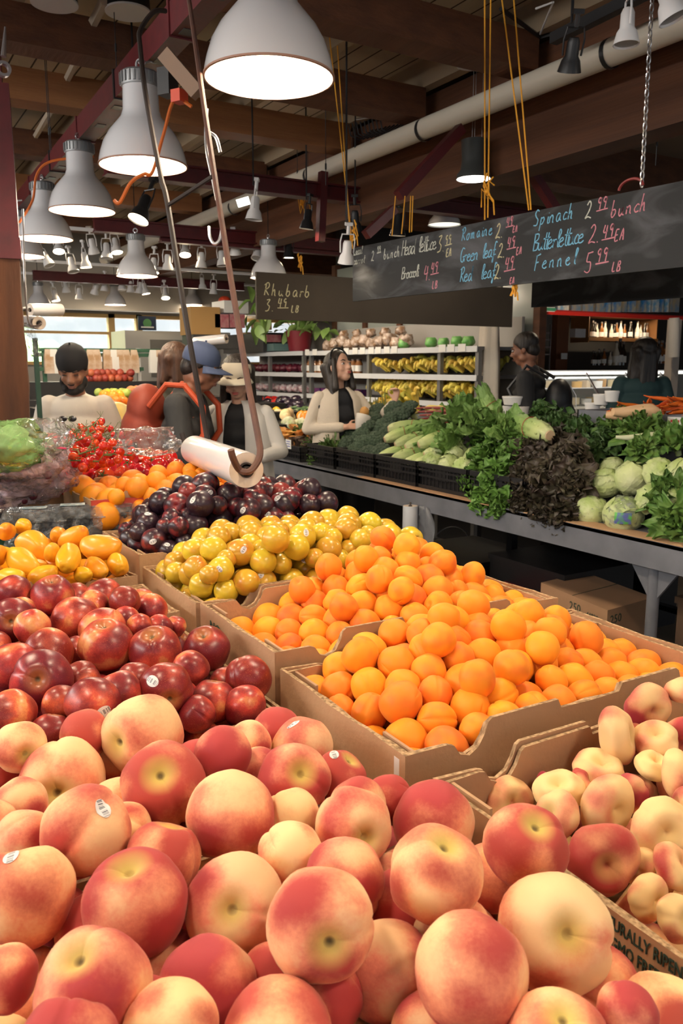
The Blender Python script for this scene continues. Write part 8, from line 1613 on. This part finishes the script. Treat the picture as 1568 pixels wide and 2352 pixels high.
for s in (-1, 1): bpart(lambda m: m.tube([Vector((s*.13, -.16, 1.36)), Vector((s*.135, -.06, 1.475)), Vector((s*.14, .04, 1.47)), Vector((s*.15, .135, 1.36)), Vector((s*.16, .14, 1.22)), Vector((s*.18, .02, 1.05)), Vector((s*.16, -.14, .96))], .017, 8), 'shoulder_strap', M('orange_strap', (.45, .06, .015), .6), 0)
bpart(lambda m: m.tube([(-.03, -.16, 1.37), (-.03, -.19, 1.41), (.03, -.19, 1.41), (.03, -.16, 1.37)], .008, 6), 'carry_loop', mBlack, 0)
# 3. woman in white shirt and pale cap
loc, hz = place(548, 858, 4.75, 1.6); H3 = 1.72*hz/1.60
t, J, HT, K, hb = person('woman in a pale cap and open white shirt over a black top', loc, R3v(-.12, -1), H3, skL, dict(hd=(0, .05, 1.575), eR=(.25, 0, 1.14), eL=(-.25, 0, 1.14), wR=(.20, .22, 1.12), wL=(-.16, .24, 1.12), dR=(-.1, .6, -.6), dL=(.1, .7, -.5)), head=(.1, -.32), fem=True, eyes='down', hair=(hb_long, hairB))
cloth(t, J, K, .98, M('black_top', (.012, .012, .014), .8), 'none', 'black_top', True, loose=.004)
def openshirt(t, J, K, mat, front=.07):
    """open shirt: two front panels, back and sleeves in one shell"""
    m = MB(); vs = []; n = 30; rows = [(1.44, .075, .065), (1.41, .125, .09), (1.35, .172, .125), (1.22, .19, .15), (1.08, .19, .155), (.92, .205, .165), (.78, .22, .175)]
    for z, rx, ry in rows:
        for k in range(n + 1):
            a = PI/2 + front*5 + (2*PI - front*10)*k/n; w_ = 1 + .03*math.sin(a*9 + z*3) * (1.43 - z)*2; vs.append((rx*math.cos(a)*w_, ry*math.sin(a)*w_ + .005, z))
    m.add(vs, [(i*(n + 1) + k, i*(n + 1) + k + 1, (i + 1)*(n + 1) + k + 1, (i + 1)*(n + 1) + k) for i in range(len(rows) - 1) for k in range(n)]); m.v = [tuple(Vector(v)*K) for v in m.v]
    o = m.build('open_shirt', mat, t, local=True, ang=180); o.modifiers.new('s', 'SOLIDIFY').thickness = .006
    m = MB()
    for s in 'LR': caps(m, J['s' + s] + Vector((0, 0, -.012)), J['e' + s], .056*K, .047*K); caps(m, J['e' + s], J['e' + s].lerp(J['w' + s], .85), .047*K, .039*K)
    m.v = [tuple(Vector(p)*(1 + .0)) if 1 else p for p in m.v]; remesh(m, .010, 'sleeves', mat, t, 3)
mWS = M('white_linen', (.62, .60, .57), .85, bump=(20, .2)); openshirt(t, J, K, mWS); legs(t, J, K, M('blue_jeans', (.12, .17, .28), .85, n=(8, (.2, .26, .38), .5))); cap_(hb, M('pale_cap', (.58, .53, .43), .85), 'pale beige baseball cap', tall=.88)
m = MB(); m.tube([Vector((.05*math.cos(a), .085 + .03*math.sin(a), 1.40 + .05*math.sin(a)))*K for a in [PI + PI*k/12 for k in range(13)]], .0012, 4); m.build('necklace', M('gold_chain', (.8, .5, .15), .3, 1), t, local=True)
# 4. shopper behind: brown hair, dark bag, only head and shoulder seen
loc, hz = place(398, 832, 5.1, 1.65); H4 = 1.72*hz/1.60
t, J, HT, K, hb = person('shopper with tousled brown hair and olive jacket, turned away behind the backpack', loc, R3v(-.2, 1), H4, skL, {}, head=(.5, 0), fem=True, hair=(lambda m: (hb_long(m, .10, 1), m.ball((0, -.03, .03), (.098, .10, .095), 16, 12)), hairBr))
cloth(t, J, K, .95, M('olive_jacket', (.05, .045, .03), .85), 'long', 'jacket', True, loose=.01); legs(t, J, K, M('dark_trousers', (.03, .03, .035), .8))
# 5. woman behind the vegetables, cream cardigan, looking up
loc, hz = place(776, 850, 6.1, 1.6); H5 = 1.72*hz/1.60*1.02
t, J, HT, K, hb = person('woman with long black hair and cream cardigan holding a wrapped snack', loc, R3v(.45, -.9), H5, skL, dict(hd=(0, .02, 1.585), eR=(.24, -.02, 1.14), eL=(-.27, .10, 1.17), wR=(.03, .20, 1.16), wL=(-.33, .28, 1.34), dR=(-.9, .35, .1), uR=(0, .8, .6), dL=(-.1, .1, 1), uL=(-1, -.4, 0), cL=.9), head=(.28, .30), fem=True, hair=(lambda m: hb_long(m, .34, 1.1), hairB), vox=.008)
cloth(t, J, K, .95, M('dark_dress_top', (.012, .013, .018), .8), 'none', 'dark_top', True, loose=.004); openshirt(t, J, K, M('cream_cardigan', (.64, .56, .46), .9, bump=(60, .3))); legs(t, J, K, M('dark_trousers', (.03, .03, .035), .8))
hb(lambda m: m.tube([(.085*math.cos(a), .02 + .05*math.sin(a)*0, .055 + .085*math.sin(a)) for a in [PI*k/14 for k in range(15)]], .006, 6), 'hair_band', mBlack, 0)
hp = Matrix.Translation(loc) @ Matrix.Rotation(math.atan2(R3v(.45, -.9).y, R3v(.45, -.9).x) - PI/2, 4, 'Z') @ (Vector((-.06, .27, 1.20))*K); t2 = thing('wrapped_snack', 'bread roll half wrapped in white paper held by the woman in cream', 'snack', hp); m = MB(); m.lathe([(0, -.08), (.03, -.07), (.05, .0), (.055, .05), (.045, .055)], 14, Matrix.Translation(hp) @ Matrix.Rotation(.3, 4, 'Y')); m.build('paper', M('snack_paper', (.68, .64, .58), .6), t2, ang=180); m = MB(); m.ball(hp + Vector((.02, 0, .07)), (.035, .035, .04), 12, 8); m.build('bread', M('bread_crust', (.55, .28, .08), .7), t2)
# 6. man in black with backpack, 7. woman in teal
loc, hz = place(1220, 800, 6.75, 1.7); H6 = 1.72*hz/1.60
t, J, HT, K, hb = person('man dressed in black looking away to the left at the deli case', loc, R3v(-.75, .35), H6, skM, dict(hd=(0, .05, 1.59)), head=(.0, -.2), hair=(hb_short, hairB))
cloth(t, J, K, 1.0, M('black_sweater', (.010, .010, .012), .85), 'long', 'sweater'); legs(t, J, K, M('dark_trousers', (.03, .03, .035), .8))
f6 = R3v(-.75, .35).normalized(); B0 = Matrix.Translation(loc) @ Matrix.Rotation(math.atan2(f6.y, f6.x) - PI/2, 4, 'Z') @ Matrix.Scale(K, 4); bk = thing('backpack', 'black backpack with grey zips on the man dressed in black', 'backpack', B0 @ Vector((0, -.25, .95)))
bpart(lambda m: (m.ball((0, -.22, 1.22), (.15, .10, .16), 16, 12), m.ball((0, -.24, 1.06), (.155, .12, .17), 16, 12)), 'main_bag', M('black_nylon', (.012, .012, .014), .5), .014); bpart(lambda m: m.tube([(.05, -.345, 1.1), (.09, -.33, 1.25), (.07, -.29, 1.32)], .004, 5), 'zip', mChrome, 0); bpart(lambda m: m.tube([(.12, -.16, 1.38), (.14, 0, 1.47), (.15, .13, 1.3), (.17, 0, 1.05), (.15, -.15, .98)], .015, 6), 'shoulder_strap', mBlack, 0); bpart(lambda m: m.tube([(-.12, -.16, 1.38), (-.14, 0, 1.47), (-.15, .13, 1.3), (-.17, 0, 1.05), (-.15, -.15, .98)], .015, 6), 'shoulder_strap', mBlack, 0)
loc, hz = place(1478, 812, 6.6, 1.65); H7 = 1.72*hz/1.60
t, J, HT, K, hb = person('woman in a dark teal jacket seen from behind at the deli case', loc, R3v(.1, 1), H7, skL, {}, head=(.2, 0), fem=True, hair=(lambda m: (hb_long(m, .20, .9),), hairB))
cloth(t, J, K, .97, M('dark_teal_jacket', (.012, .040, .042), .8), 'long', 'jacket', True, loose=.004); legs(t, J, K, M('dark_trousers', (.03, .03, .035), .8))
